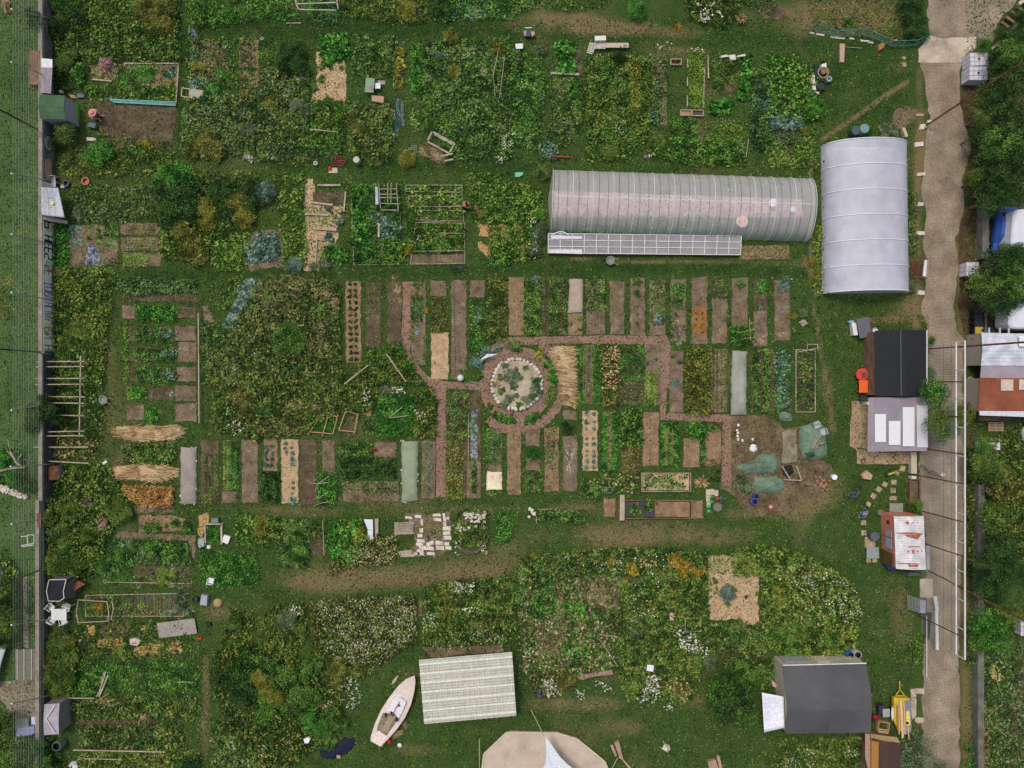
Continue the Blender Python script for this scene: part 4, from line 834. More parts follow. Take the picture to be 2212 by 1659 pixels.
bed([(1760,360),(1880,340),(1960,560),(2000,740),(1800,700),(1660,660)],s1,'strip of straw-brown soil right of silvery bush',h=.02,amp=.15);bed((2065,340,2240,590),s1,'short straw-brown bed, upper one right of silvery bush',h=.03);bed((2065,610,2240,760),s1,'short straw-brown bed, lower one right of silvery bush',h=.03)
PL([(1700,580,60),(1755,590,45)],'bushy','yel','yellow-green leafy plant right of lane');PL([(1680,720,46),(1760,710,40),(1685,510,34)],'cabbage','blue','blue-green cabbage right of lane');PL([(1925,660,60),(1860,780,70),(1790,860,60)],'bushy','lush','rounded green plant above wooden deck chair')
PT([(1600,860),(2212,800),(2212,1330),(1900,1370),(1580,1340),(1590,1000)],['mid','weed','sage','olive'],'dense mixed growth below wooden frame',.6,55)
BU([(1840,1300,120),(1760,1180,110),(1650,1290,90)],1.2,'big','olive','olive-green bush left of big round plant');BU([(2130,1110,85)],1.1,'big','sage','grey-green round bush in second plot');PL([(1680,1270,22),(2160,1370,40),(2130,1350,30)],'small','white','white flower cluster in second plot','flowers')
PL([(2120,830,56)],'bushy','yel','yellow-green plant above shaggy growth')
tl(1,0)
PT([(0,-40),(390,-40),(380,180),(0,190)],['lush','mid'],'green strip above first cross lane',.3,60,.1);bed((165,-30,390,88),s2,'dark bare bed at top edge beside white frame',h=.05)
PT([(390,-40),(740,-40),(740,170),(640,210),(450,170)],['lush','blue'],'leafy crop under white timber frame',.3,80,.1)
PT([(740,-40),(1500,-40),(1480,210),(1100,200),(760,150)],['weed','mid','olive'],'mixed plot right of white timber frame',.5,44,.25)
BU([(1300,80,100)],1.2,'big','yel','yellow-green shrub near top edge');BU([(1405,130,65)],1.0,'tuft','sage','drooping grey-green shrub near top edge');BU([(1600,60,120)],1.5,'big','dark','dark green shrub at top edge')
PT([(1500,-40),(2212,-40),(2212,160),(1520,190)],['mid','blue','lush'],'cabbage plot at top edge',.35,60);PL([(1820,110,42),(1870,90,36),(1900,140,40),(1950,130,40),(1870,150,36)],'cabbage','blue','blue-green cabbage at top edge')
PT([(20,330),(170,350),(180,600),(20,720)],['weed','mid'],'grassy verge left of dark shrub block',.2,40)
BU([(250,440,95),(360,420,95),(240,550,90),(350,540,90),(400,580,55)],1.6,'big','dark','dark green shrub in block near top')
PT([(60,600),(470,620),(460,960),(460,1380),(30,1400),(20,900)],['mid','weed','sage','olive'],'shaggy plot left of mulched clearing',.55,50,.2)
PL([(120,900,60,.6)],'bushy','gold','bright orange-yellow flowering clump','flowering_plant');BU([(350,900,75),(430,940,60)],.9,'big','sage','silvery green bush beside flowering clump');FL((340,1350,500,1450),70,'yel','pale yellow flowers by plastic tube',.6,.1)
bed([(520,440),(570,450),(590,560),(770,510),(790,680),(770,880),(640,880),(470,860),(480,800),(520,700)],st_,'clearing mulched with pale wood shavings in third plot',h=.03,amp=.12)
MS([(540,320),(780,300),(800,480),(770,530),(600,580),(550,480)],'lush','squash leaves spreading above pale clearing',.45,.24,60,gap=.1,asp=.8)
PL([(570,580,36),(570,685,40),(650,590,22),(740,590,26),(630,870,45),(505,760,44)],'bushy','mid','green plant scattered on pale clearing',hs=.6)
PT([(480,880),(780,900),(780,1150),(740,1340),(480,1340)],['lush','mid','olive'],'dark growth below pale clearing',.7,60,.1);BU([(520,1310,70),(660,1330,90)],.9,'tuft','sage','')
PT([(830,300),(1180,320),(1200,660),(940,690),(830,640)],['weed','sage','mid'],'tall grass above green folding table',.5,55,.1);PT([(800,900),(1180,920),(1180,1400),(1000,1430),(820,1340)],['mid','weed','olive','sage'],'tall growth below folding table',.6,55,.15)
BU([(830,1060,75),(900,1110,60)],.9,'big','olive','yellowish bush below folding table');BU([(1300,1370,95)],1.0,'big','yel','light yellow-green bush by lane')
MS([(1210,430),(1290,430),(1290,560),(1270,760),(1200,760)],'yel','yellowing squash row with collars',.3,.26,50,gap=.1,asp=.8);rows((1340,380,1440,800),2,'y','lush','leafy double row beside yellowing squash',.4,.17,80,.7);MS((1330,950,1400,1130),'lime','light green plants inside plant collars',.3,.18,60,gap=.2)
PT([(1440,360),(2212,340),(2212,1380),(1750,1380),(1700,1180),(1450,1120)],['mid','lush','weed','sage'],'crowded mixed plot in upper middle',.55,56,.15)
PL([(1555,560,85,.7)],'tuft','lime','light green strappy daylily clump','daylily');PL([(1610,640,34),(1600,600,34)],'bushy','lush','fresh green plant beside daylily clump');PL([(1545,480,36),(1605,480,36)],'bushy','purp','very dark purple plant above daylily clump','plant');BU([(1705,620,75)],.8,'big','yel','yellowish cauliflower-like bush in crowded plot');PL([(1700,615,44,.9)],'cabbage','blue','pale grey cabbage in yellowish bush');PL([(1760,420,40)],'bushy','yel','small yellow-green bush near lane','bush');PL([(2080,420,70,.6)],'bushy','gold','golden flowering patch beside flower pots','flowering_plant')
BU([(1690,310,85)],.9,'big','olive','brownish bush on lane edge')
PL([(1680,840,30),(1670,790,26),(1685,880,24)],'cabbage','blue','blue-green cabbage in column below rings');PL([(1640,1230,60),(1700,1290,50)],'bushy','lush','green plant inside tumbled frame')
FL((2130,1180,2212,1290),60,'white','whitish flowers in crowded plot, right edge',.7,.1);FL((2060,1330,2130,1420),40,'white','whitish flowers near lower lane',.6,.1)
tl(2,0)
PT([(0,-40),(860,-40),(850,60),(500,110),(250,60),(0,160)],['weed','mid','lush'],'grassy top edge above second lane',.3,40,.3);BU([(1080,70,105)],1.4,'big','lush','')
PT([(1480,-40),(1980,-40),(1950,150),(1860,260),(1500,160)],['dark','mid','olive'],'dark growth at top edge with white flowers',.7,55,.1);FL((1590,60,1780,220),90,'white','white flower heads at top edge',.85,.16,clump=.45);PL([(1430,240,45)],'tuft','gold','yellow goldenrod stem in second lane','goldenrod')
BU([(1985,150,60,1.3)],1.3,'dryt','straw','tall beige dry grass clump at top');bed([(2070,0),(2300,0),(2400,180),(2212,170),(2080,90)],s2,'reddish-brown bare plot at top right',h=.03,amp=.15)
BU([(250,420,58)],.9,'bushy','sage','dense grey bush beside white board');BU([(85,520,75)],.9,'tuft','yel','yellow-green shaggy bush below white board')
PT([(0,440),(250,500),(290,800),(240,1100),(200,1300),(0,1250)],['lush','lime','mid','sage'],'maize-like plot in upper middle',.7,55,.1);PL([(60,600,55),(180,640,60),(210,740,50),(40,1050,60),(100,940,44)],'tuft','lime','tall light green maize plant','maize')
bed((365,385,610,660),s2,'soil of framed squash bed',h=.05);MS([(380,370),(540,370),(560,640),(380,640)],'lush','',.5,.26,62,gap=.05,asp=.8);PL([(448,480,10),(522,478,10),(508,520,14)],'small','gold','','flower',z=.5)
PT([(320,660),(620,700),(600,1120),(560,1200),(250,1400),(240,1240),(340,1050)],['mid','sage','weed'],'mixed beds below framed squash',.4,50,.25);bed([(330,690),(480,700),(490,880),(350,850)],s2,'dark soil patch below framed squash',h=.04);PL([(540,760,50),(550,830,55)],'bushy','lush','')
PL([(300,1280,60),(350,1330,60),(270,1340,40)],'squash','blue','bluish leafy squash clump above polytunnel','squash')
PT([(640,480),(1180,500),(1200,900),(1180,1180),(1000,1400),(640,1380)],['mid','lush','weed','yel'],'mixed plot below white pallets',.5,60,.12)
BU([(930,490,75)],1.1,'big','dark','dark green bush below white plank bench');PL([(865,825,40),(950,790,36)],'cabbage','purp','blue-grey cabbage in plot below pallets');MS((1010,500,1110,960),'yel','yellowish bean foliage column',.6,.17,80,gap=.15);FL((640,1000,720,1060),40,'yel','small yellow flowers below pallets',.5,.1);FL((900,950,980,1180),60,'white','white speckled flowers below pallets',.5,.08)
PT([(1190,470),(1330,480),(1330,1000),(1240,1180),(1180,950)],['sage','lime','weed'],'narrow bed of mixed greens',.3,44,.35);bed((1205,480,1330,720),s2,'narrow brown bed left of grass plot',h=.03,amp=.1);bed((1290,640,1335,1080),s1,'thin brown strip left of grass plot',h=.02,amp=.08)
MS((1525,440,1655,950),'lime','bright green carrot-leaf bed between planks',.35,.13,170);FL((1230,380,1380,460),20,'white','single white daisies above narrow beds',.4,.13);FL((1540,430,1650,460),20,'white','single white daisies above bright green bed',.4,.12)
PT([(1350,1020),(1600,1000),(1600,1180),(1360,1180)],['mid','lush'],'leafy growth below two wooden crates',.4,60,.1)
PT([(1700,520),(2060,500),(2060,720),(1850,740),(1700,690)],['weed','mid'],'sparse plants below white scrap heap',.3,50,.25);bed((1830,700,1960,800),s2,'small bare patch among pumpkins',h=.02,amp=.15)
MS([(2000,520),(2070,480),(2060,700),(2030,870),(1940,870),(1960,740)],'lush','pumpkin vine with big leaves, climbing branch',.35,.34,40,gap=.05,asp=.85);MS([(1700,880),(1860,850),(1900,960),(1800,990),(1700,1000)],'lush','pumpkin vine with big leaves, lower branch',.35,.36,40,gap=.05,asp=.85);PL([(1780,740,55)],'bushy','mid','dark leafy plant left of small bare patch')
MS([(1660,1060),(2020,1040),(2000,1200),(1880,1260),(1650,1270)],'lime','yellow-green groundcover above polytunnel',.3,.13,80,gap=.1);PT([(1350,1180),(2000,1240),(2010,1440),(1560,1440),(1180,1360),(1210,1180)],['mid','olive','lush'],'bushy growth above long polytunnel',.6,60,.1);MS((1650,1260,1790,1310),'lime','bright lettuce-like strip above polytunnel',.4,.2,70);PL([(1560,1290,75)],'tuft','olive','olive-brown spiky clump above polytunnel','plant');BU([(1280,1250,80),(750,1290,70),(860,1320,80)],.9,'big','weed','')
PL([(1955,1220,34),(1950,1300,30)],'tuft','blue','bluish upright plant above polytunnel','plant')
BU([(270,1480,80)],1.3,'big','weed','leafy bush at upper left corner of polytunnel')
PT([(2060,640),(2212,600),(2212,1300),(2060,1300)],['mid','blue','dark'],'leafy vegetables beside black plastic strips',.4,62,.15)
tl(3,0)
PT([(0,480),(330,520),(420,720),(430,860),(500,950),(460,1040),(300,1060),(0,1000)],['lush','mid','lime'],'leafy corner by heaped garden gear',.5,60,.1);BU([(420,930,110)],1.1,'big','lush','')
rows((0,1010,290,1130),2,'x','blue','row of blue-green cabbages along corner plot',.35,.22,70,.8);MS((0,1130,220,1240),'sage','leek-like upright leaves, corner plot',.4,.2,60,gap=.2,asp=.25);PL([(15,1240,50),(-30,1290,40)],'squash','mid','big-leaved plant at corner plot','squash')
PT([(0,1240),(300,1220),(380,1060),(400,1200),(320,1450),(0,1450)],['lime','weed','mid'],'yellow-green growth at right end of top plots',.4,50,.25);BU([(330,1130,50)],.7,'big','yel','')
bed((0,1230,230,1430),s2,'dark soil at right end of top plots',h=.02,amp=.15)
MS((340,1260,440,1659),'mid','grass and weeds between two greenhouses',.25,.14,60,gap=.3);PL([(1000,1120,60,.5),(1080,1140,50,.5)],'bushy','sage','pinkish-green herb at top of bluish greenhouse','herb')
BU([(860,1120,60)],.8,'big','lush','bush behind two water barrels')
PT([(330,-40),(1130,-40),(1180,330),(1000,380),(380,230)],['weed','olive'],'patchy rough grass at top right',.15,22,.4);BU([(1280,40,110),(1220,140,90),(1330,190,85),(1240,280,80),(1340,290,60),(1180,40,80)],1.3,'big','dark','');BU([(700,190,55)],.5,'bushy','lush','')
PT([(-300,-40),(60,-40),(60,150),(-200,60)],['mid','dark'],'dark weeds at top edge right of dry grass',.4,60)
tl(0,1)
MS((470,270,610,650),'lush','green hedge at foot of graffiti letters',.5,.15,130,gap=.02)
PT([(600,-60),(1380,-60),(1350,250),(1040,260),(620,270)],['weed','mid','sage'],'weedy ground above cabbage beds',.3,34,.35)
PL([(680,200,50)],'bushy','sage','grey-green plant above cabbage clump')
BU([(1440,-20,170,1.8),(1560,60,190,2.2),(1470,160,140,1.8),(1620,-40,150,1.8),(1640,170,120,1.6)],1.8,'big','dark','big dark green shrub in large thicket')
BU([(1560,-120,170),(1430,-130,140)],1.8,'big','lush','fresh green shrub at top of large thicket');BU([(1780,130,110),(1790,260,90),(2050,90,110),(2100,220,110)],1.5,'big','yel','yellow-brown shrub at right of large thicket');BU([(1640,420,130),(1700,540,110),(1560,330,100),(1600,520,90)],1.4,'big','olive','olive shrub in lower part of large thicket');BU([(1920,40,130),(1940,190,110),(1880,-60,110),(2160,-60,110),(2180,60,110)],1.5,'big','dark','dark shrub at right end of large thicket')
BU([(2290,-10,110)],1.4,'big','blue','blue-grey rounded shrub above yellow shrubs')
PT([(1360,-160),(2212,-160),(2212,250),(1850,420),(1760,620),(1400,560)],['mid','dark','olive'],'undergrowth of large thicket',.9,55,.05)
PT([(1780,400),(2212,350),(2100,680),(1900,680),(1760,600)],['mid','olive','lime'],'grassy growth below large thicket',.4,45,.2);PL([(2040,520,85,.6),(2060,620,60,.6)],'tuft','lime','light green spiky plant below large thicket','plant')
PL([(2150,470,50),(2180,530,46),(2130,560,44),(2200,600,40),(2100,540,30)],'cabbage','blue','blue-green kale below thicket, left group','kale')
PT([(470,650),(1000,660),(960,1100),(930,1400),(900,1640),(480,1640),(465,900)],['mid','weed','olive','lime'],'wild strip between graffiti wall and grass path',.55,52,.15)
BU([(600,1260,100),(680,1180,90),(760,1340,90),(550,1370,80)],1.0,'big','weed','yellow-green shrub in wild strip by wall')
PL([(620,820,80),(590,760,60)],'tuft','yel','shaggy yellow-green grass clump by wall','grass_clump');PL([(810,760,80)],'tuft','sage','pale sprawling plant by wall','plant');BU([(880,1310,70)],.7,'dryt','dry','dry beige bush beside grass path')
BU([(740,1110,60)],.7,'bushy','mid','sunflower bush with two yellow heads');PL([(712,1070,13),(745,1075,13)],'small','gold','yellow sunflower head on green bush','flower',z=.7);PL([(500,690,45)],'bushy','dry','brown withered bush at foot of wall','bush')
PT([(990,735),(1700,760),(1720,870),(1100,890),(980,820)],['mid','lush','sage'],'long low bean row with twig supports',.45,62,.1)
bed((1060,880,1700,945),s2,'thin brown strip below bean row',h=.02,amp=.1)
PL([(2180,790,42),(2130,850,44),(2190,870,42),(2100,910,42),(2150,940,40),(2060,970,42),(2110,1000,40),(2020,1040,42),(2060,1080,40),(1990,1100,40),(2020,1150,40),(1960,1150,36),(2230,800,40),(2080,840,36),(1985,1180,34),(2140,780,32),(2210,840,36),(2040,1010,38)],'cabbage','blue','silvery artichoke-like leaf clump in diagonal silver row','silver_plant')
PT([(1760,750),(2040,740),(2080,840),(1980,1000),(1880,1050),(1800,900)],['weed','mid'],'light weeds left of silver row',.25,36,.3);bed([(1745,985),(1800,975),(1860,1130),(1760,1120)],soil,'small bare patch beside top of long pole',h=.02)
PT([(1740,1130),(2000,1180),(1960,1659),(1745,1659)],['mid','sage','weed'],'flowering strip right of long pole',.45,44,.2)
tl(1,1)
PT([(-210,1180),(-60,940),(40,770),(720,770),(720,1080),(740,1500),(800,1600),(700,1700),(-300,1700)],['weed','wild','olive','sage'],'tall wild meadow left of narrow beds',.9,60,.05,.16)
for i,(x,y,r_,a_)in enumerate([(300,820,200,-.4),(150,900,160,-.5),(560,870,120,.3),(200,1000,170,-.4),(540,1330,140,1.2)]):
 SN([(x-r_,y-r_*.5),(x+r_,y-r_*.5),(x+r_,y+r_*.5),(x-r_,y+r_*.5)],a_,.7,110,'dry','flattened dry stems in wild meadow',.9,'dry_stems','dry stems',.5,kind='stuff')
BU([(270,1270,175)],2.4,'tree','mid','large round green tree in wild meadow','tree','tree');BU([(560,1010,70),(100,880,60),(630,1200,30)],1.1,'bushy','lush','small green bush in wild meadow')
BU([(520,1200,100)],1.2,'dryt','twig','grey-brown dead bush right of round tree');BU([(680,950,55),(620,880,50)],1.1,'bushy','dry','beige seedhead clump in wild meadow')
MS([(940,1390),(1110,1340),(1250,1300),(1330,1450),(1450,1659),(800,1659)],'weed','overgrown triangle between two leaning poles',.8,.16,90,gap=.1);MS([(940,1450),(1250,1350),(1430,1659),(820,1659)],'olive','olive tops in overgrown triangle',.9,.15,40,gap=.3);BU([(1320,1500,60),(1240,1380,60)],1.1,'bushy','lush','dark green bush by left path')
MS([(-460,1300),(-230,1300),(-250,1700),(-400,1700)],'wild','wild edge left of meadow',.6,.15,60,gap=.2)
PL([(-230,1520,80,.5),(-180,1570,60,.5)],'cabbage','sage','pale silvery plant at meadow edge','plant')
tl(1,2)
PT([(-350,-60),(1050,-60),(1050,100),(1000,230),(700,240),(430,430),(0,470),(-350,400)],['weed','wild','olive','mid'],'lower part of wild meadow',.85,60,.05)
PL([(180,60,85),(330,30,80),(120,170,70),(-150,40,70)],'tuft','weed','green tussock in lower meadow','tussock');BU([(40,240,95)],1.0,'big','dark','dark bush in lower meadow');BU([(-120,120,120),(-100,250,100)],1.2,'big','olive','olive bush in lower meadow by leaning branch')
for i,(x,y,a_)in enumerate([(120,360,.3),(350,200,-.3),(300,380,.2),(550,200,.1),(-160,100,1.3)]):SN([(x-130,y-60),(x+130,y-60),(x+130,y+60),(x-130,y+60)],a_,.8,90,'dry','flattened dry stems in lower meadow',.85,'dry_stems','dry stems',.5,kind='stuff')
FL((920,40,1000,190),46,'white','white flowers above clover square',.9,.12,clump=.2);FL((1190,20,1300,80),34,'white','white round flowers at top of clover square',.9,.14,clump=.2);FL((1370,220,1470,320),36,'white','white flowers right of clover square',.8,.13,clump=.2);FL([(-230,160),(-80,250),(-60,420),(-250,430)],60,'white','white flowers by leaning branch',.9,.12)
MS([(1060,110),(1365,90),(1370,450),(1040,455)],'lush','large square of clover-like greens',.35,.14,170,gap=0);PL([(1100,50,70),(1190,70,60)],'tuft','sage','pale grey-green shrub above clover square','shrub')
MS([(1380,60),(1540,40),(1570,440),(1380,460)],'olive','yellowish bushes left of lower path',.7,.17,100,gap=.1);MS([(1380,40),(1545,30),(1570,460),(1380,460)],'mid','green bushes left of lower path',.7,.17,45,gap=.3);BU([(1560,150,30)],.6,'bushy','lush','fresh green plant overhanging path')
MS([(500,290),(700,280),(680,420),(500,420)],'lush','greens inside left stick frame',.25,.14,120);bed((765,260,890,450),s2,'soil inside right stick frame',h=.04);MS((765,260,890,450),'mid','',.15,.12,40,gap=.3);MS((920,310,1020,440),'mid','',.25,.14,110);PL([(1365,395,24),(1400,390,22),(1385,430,22)],'cabbage','lime','');PL([(965,250,38,.4)],'bushy','dry','','dried_heap')
tl(1,1);PL([(1890,1490,40),(1930,1440,34),(1960,1385,46),(2000,1375,40),(1880,1440,30),(1940,1510,30),(2095,1350,36)],'squash','blue','bluish-green plant beside white folded umbrella','plant',hs=.6);PL([(1790,1555,30),(1820,1620,34),(1680,1610,20),(1940,1590,30)],'small','lush','green plant beside white garden globe','plant')
tl(2,1);PL([(35,1340,60,.7),(-10,1330,40)],'bushy','weed','yellow-green bush north of stone circle','bush');PL([(235,1410,55,.6)],'squash','yel','yellow-leaved squash by stone circle','squash');PL([(298,1493,36,.7),(365,1545,36,.7),(345,1600,58,.7)],'bushy','lush','bright green mound east of stone circle','bush')
for x,y,r_,p in[(-10,1600,50,'sage'),(70,1600,24,'mid'),(205,1635,34,'lush'),(120,1520,20,'mid'),(30,1560,30,'sage'),(-100,1600,26,'mid'),(-60,1500,26,'sage'),(-140,1660,30,'dry')]:PL([(x,y,r_*1.4,.5)],'bushy',p,{'sage':'grey-green herb cushion in stone circle','mid':'small green cushion in stone circle','lush':'bright green cushion near rim of stone circle','dry':'beige dry cushion in stone circle'}[p],'herb_cushion','herb',group='herbs in stone circle',z=.28)
tl(2,2)
for x,y,r_,p in[(205,55,44,'sage'),(130,135,38,'sage'),(165,110,36,'sage'),(60,175,26,'lush'),(40,100,20,'mid'),(15,20,30,'mid'),(-30,130,34,'sage'),(-90,60,30,'mid'),(-60,165,34,'sage')]:PL([(x,y,r_*1.4,.5)],'bushy',p,{'sage':'grey-green herb cushion in stone circle','mid':'small green cushion in stone circle','lush':'bright green cushion near rim of stone circle'}[p],'herb_cushion','herb',group='herbs in stone circle',z=.28)
PL([(350,60,48,.7),(320,130,50,.7),(330,180,30,.6)],'bushy','weed','yellow-green mound south-east of stone circle','bush');PL([(160,300,52,.6),(-5,310,44,.6),(210,260,30)],'bushy','lush','bright green mound south of stone circle','bush');PL([(-120,270,40),(-60,290,34),(-190,190,30)],'small','mid','small green plant south-west of stone circle','plant')
tl(1,1)
bed([(-30,340),(230,310),(240,650),(-30,690),(-120,600)],soil,'light brown soil round blue-green kale',h=.02,amp=.15);MS([(0,360),(195,350),(200,590),(0,600)],'blue','',.4,.22,60,gap=.1,asp=.7);PL([(50,400,36),(120,420,40),(170,450,34),(30,500,40),(160,540,44),(60,560,36),(130,500,30)],'cabbage','blue','','kale')
PT([(170,-160),(430,-160),(440,640),(250,680),(200,250)],['weed','mid','lime'],'weedy strip beside straw paths',.35,40,.3);BU([(330,630,90)],.9,'big','blue','');PL([(505,645,44),(610,625,50)],'bushy','sage','small rounded bush below straw plot','bush')
bed([(440,-120),(500,-120),(500,90),(760,120),(710,300),(700,480),(560,560),(540,680),(400,680),(430,400),(410,100)],st_,'straw-mulched paths of plot with pale planks',h=.025,amp=.12)
MS([(420,130),(760,120),(720,300),(420,300)],'mid','seedlings growing through straw, upper part',.2,.15,36,gap=.4);MS([(380,420),(700,400),(560,620),(400,640)],'mid','seedlings growing through straw, lower part',.2,.15,22,gap=.45)
bed((487,0,765,98),s2,'dark brown bed above pale planks',h=.04);PL([(725,260,34),(620,140,28),(630,400,44)],'small','blue','');BU([(620,530,80),(720,540,90),(660,500,80)],.9,'bushy','lush','glossy green bush at foot of straw plot')
for i,(x0,y0,x1,y1)in enumerate([(470,92,667,115),(428,192,627,203),(498,320,697,330),(530,405,518,605),(535,-55,735,-55),(778,0,762,175)]):
 MB().bm((*g(x0,y0),.15),(*g(x1,y1),.15),.17 if i not in(3,5)else.13,.12).bd('plank',wm_(),label='pale wooden plank in straw plot, '+['uppermost below dark bed','middle one of level planks','lowest of level planks','upright one in straw','above dark bed','along right edge'][i])
PT([(770,-140),(840,-140),(850,650),(770,640)],['weed'],'weedy lane left of white-framed plot',.15,30,.4)
fr([(828,70),(848,632),(1238,628),(1250,180)],'large thin pale frame round first netted plot',.05,.15)
PT([(835,-60),(1250,-60),(1250,625),(850,630)],['lush','mid','dark'],'lush plot inside first pale frame',.5,55,.12);bed([(950,390),(1075,370),(1090,470),(1000,480)],soil,'bare soil patch in first framed plot',h=.03,amp=.12);MS([(835,0),(900,0),(960,300),(1000,450),(840,460)],'lush','',.5,.26,45,gap=.1,asp=.8);PL([(1120,260,75),(1180,320,70),(1130,360,60)],'squash','blue','','squash');PL([(1015,200,40),(1030,230,36)],'cabbage','purp','','kale');MS([(900,480),(1070,470),(1090,610),(880,610)],'lush','',.6,.24,40,asp=.2,tilt=.9);MS([(1150,440),(1280,440),(1270,610),(1110,610)],'lime','',.4,.24,40,gap=.15,asp=.8)
MB().bm((*g(1070,280),.5),(*g(1068,400),.5),.16,.05).bd('narrow_board',wm_(),label='short pale board standing in first framed plot');MB().bm((*g(1078,402),.1),(*g(1100,628),.1),.2,.06).bd('narrow_board',wb_(),label='long brown board path in first framed plot')
t=TH('stick_rack','rack of crossed pale poles over blue-grey kale','pole rack',(*g(1150,0),0));mb=MB()
for p,q in(((1050,-50),(1058,125)),((1075,-50),(1090,160)),((1150,-55),(1150,125)),((1180,-60),(1178,120)),((1225,-50),(1240,175)),((1055,40),(1235,38)),((1070,68),(1250,70)),((1060,115),(1255,122)),((1095,172),(1245,175)),((1075,-5),(1230,-8))):mb.bm((*g(*p),.85),(*g(*q),.85),.06)
for p in((1055,120),(1240,170),(1050,-50),(1225,-50)):mb.bm((*g(*p),0),(*g(*p),.85),.06)
mb.bd('poles',wm_(),t)
MB().bm((*g(1058,-20),.95),(*g(1062,130),.95),.25,.1).bd('folded_net',fleece('net_cloth',[(120,128,140),(150,158,168),(170,178,186),(190,196,200)]),label='crumpled pale net hanging on pole rack')
fr([(1295,-55),(1780,-55),(1785,5),(1300,0)],'narrow frame at top of second netted plot',.05,.2);fr([(1320,38),(1788,38),(1790,130),(1322,130)],'second frame from top of netted plot',.05,.2)
fr([(1400,165),(1790,165),(1795,255),(1398,245)],'third frame from top of netted plot',.05,.2);fr([(1335,625),(1805,620),(1805,270),(1380,270)],'largest and lowest frame of second netted plot',.05,.15)
bed((1325,42,1785,128),s2,'dark soil of second frame beside crouching person',h=.05);bed((1340,535,1800,620),soil,'brown soil at foot of lowest frame',h=.04);bed((1310,-50,1780,0),s2,'dark soil of narrow frame at top',h=.04);bed((1405,170,1788,250),s2,'dark soil of third frame',h=.04)
PT([(1300,-50),(1790,-50),(1790,250),(1390,250),(1310,120)],['mid','lush','lime'],'vegetables in upper frames of second netted plot',.35,46,.3);PT([(1290,180),(1400,170),(1400,270),(1800,280),(1800,520),(1340,520),(1280,400)],['lush','mid','olive'],'dense vegetables in lowest frame',.5,60,.12);PL([(1320,510,46)],'bushy','gold','sunflower group at corner of lowest frame','sunflower');PL([(1610,470,55),(1460,480,60)],'squash','mid','big-leaved plant in lowest frame','squash');FL((1400,390,1430,430),14,'white','',.6,.1,clump=0)
for i,(x0,y0,x1,y1)in enumerate([(1355,520,1800,515),(1545,140,1780,130),(1385,275,1640,262),(1590,365,1800,365)]):MB().bm((*g(x0,y0),.5),(*g(x1,y1),.5),.035).bd('cane',wm_(),label='thin pale cane across second netted plot, '+['at its foot','under second frame','under third frame','near its middle'][i])
PT([(1830,-160),(2212,-160),(2212,270),(1860,270)],['weed','lime','mid'],'light weeds left of polytunnel',.35,36,.3);PL([(1940,190,48)],'bushy','yel','yellow-leaved plant below straw ball');PL([(1900,130,24,.6)],'bushy','straw','small straw ball beside crouching person','straw_ball')
for i,q in enumerate([[(1900,285),(2170,270),(2180,300),(2160,330),(2200,380),(2180,420),(2130,370),(1990,390),(1915,385),(1930,320)],[(1910,440),(1940,430),(1980,460),(2130,440),(2135,460),(2040,480),(2050,560),(2000,570),(1930,500)]]):bed(q,lambda:gr('gold_straw',[(130,98,56),(164,128,80),(186,150,100),(204,172,126)],1.5,12,.9,.06,w2=.7),'ragged golden straw mulch, '+['upper patch left of polytunnel','lower patch left of polytunnel'][i],'straw mulch','straw_patch',.05,'golden straw patches',.1)
tl(2,1)
for i,q in enumerate([[(5,300),(60,280),(105,290),(90,340),(20,370),(5,340)],[(75,460),(120,460),(100,560),(125,600),(90,610),(75,560)],[(20,590),(60,555),(80,590),(30,606)]]):bed(q,lambda:MC['gold_straw'],'ragged golden straw mulch, '+['round patch by white flowers','narrow patch by grey bush','smallest patch by lane'][i],'straw mulch','straw_patch',.05,'golden straw patches',.08)
PT([(-220,-60),(240,-60),(280,200),(180,600),(-200,620)],['mid','weed','lime'],'growth at left end of polytunnel',.5,50,.2);BU([(230,380,85),(260,290,60),(200,500,70)],1.3,'big','sage','');FL((165,380,215,600),26,'white','',1.2,.1,clump=.2);FL((165,240,205,290),10,'white','',.7,.13,clump=0);BU([(230,190,50)],1.0,'big','lush','')
tl(1,1);MS([(2040,480),(2212,430),(2212,640),(1980,640)],'lush','bright green low crop beside golden straw',.4,.15,100,gap=.1)
tl(2,1);bed((1965,462,2400,582),s1,'straw-brown bed at right end of cold frame',h=.04);MS((1980,470,2390,570),'mid','',.2,.14,26,gap=.35)
tl(3,1);MS((380,300,450,880),'lime','yellow-green weeds along bluish greenhouse',.5,.16,60,gap=.25);BU([(400,600,60),(420,720,50)],.9,'big','yel','yellow-green shrub along bluish greenhouse');BU([(1240,820,60)],1.0,'big','sage','grey-green bush by corner of bluish greenhouse');MS((1190,0,1290,560),'mid','weeds between bluish greenhouse and driveway',.25,.14,70,gap=.3);PL([(410,880,40)],'bushy','sage','pale flowering herb at greenhouse corner','herb')
MS([(1280,1040),(1370,1060),(1380,1190),(1290,1140)],'weed','weeds at driveway edge above black-roofed shed',.25,.14,50,gap=.2)
tl(0,2)
BU([(330,260,120,3.2),(420,220,100,3.0),(300,380,90,2.8),(500,300,60,2.4),(390,130,70,2.6)],3,'big','dark','dark conifer-like tree growing over boundary wall','tree','tree')
PT([(470,-40),(930,-40),(900,480),(480,440)],['dark','mid','weed'],'dark beds under pole trellis',.35,46,.2);PT([(480,480),(850,470),(870,640),(480,650)],['olive','mid','dry'],'rough dry patch below trellis',.3,40,.3)
SN([(1040,375),(1480,370),(1520,420),(1440,480),(1230,485),(1060,450)],0,2.0,800,'straw','large heap of pale reed straw, topmost of straw heaps',.45,wob=.13,w=.03)
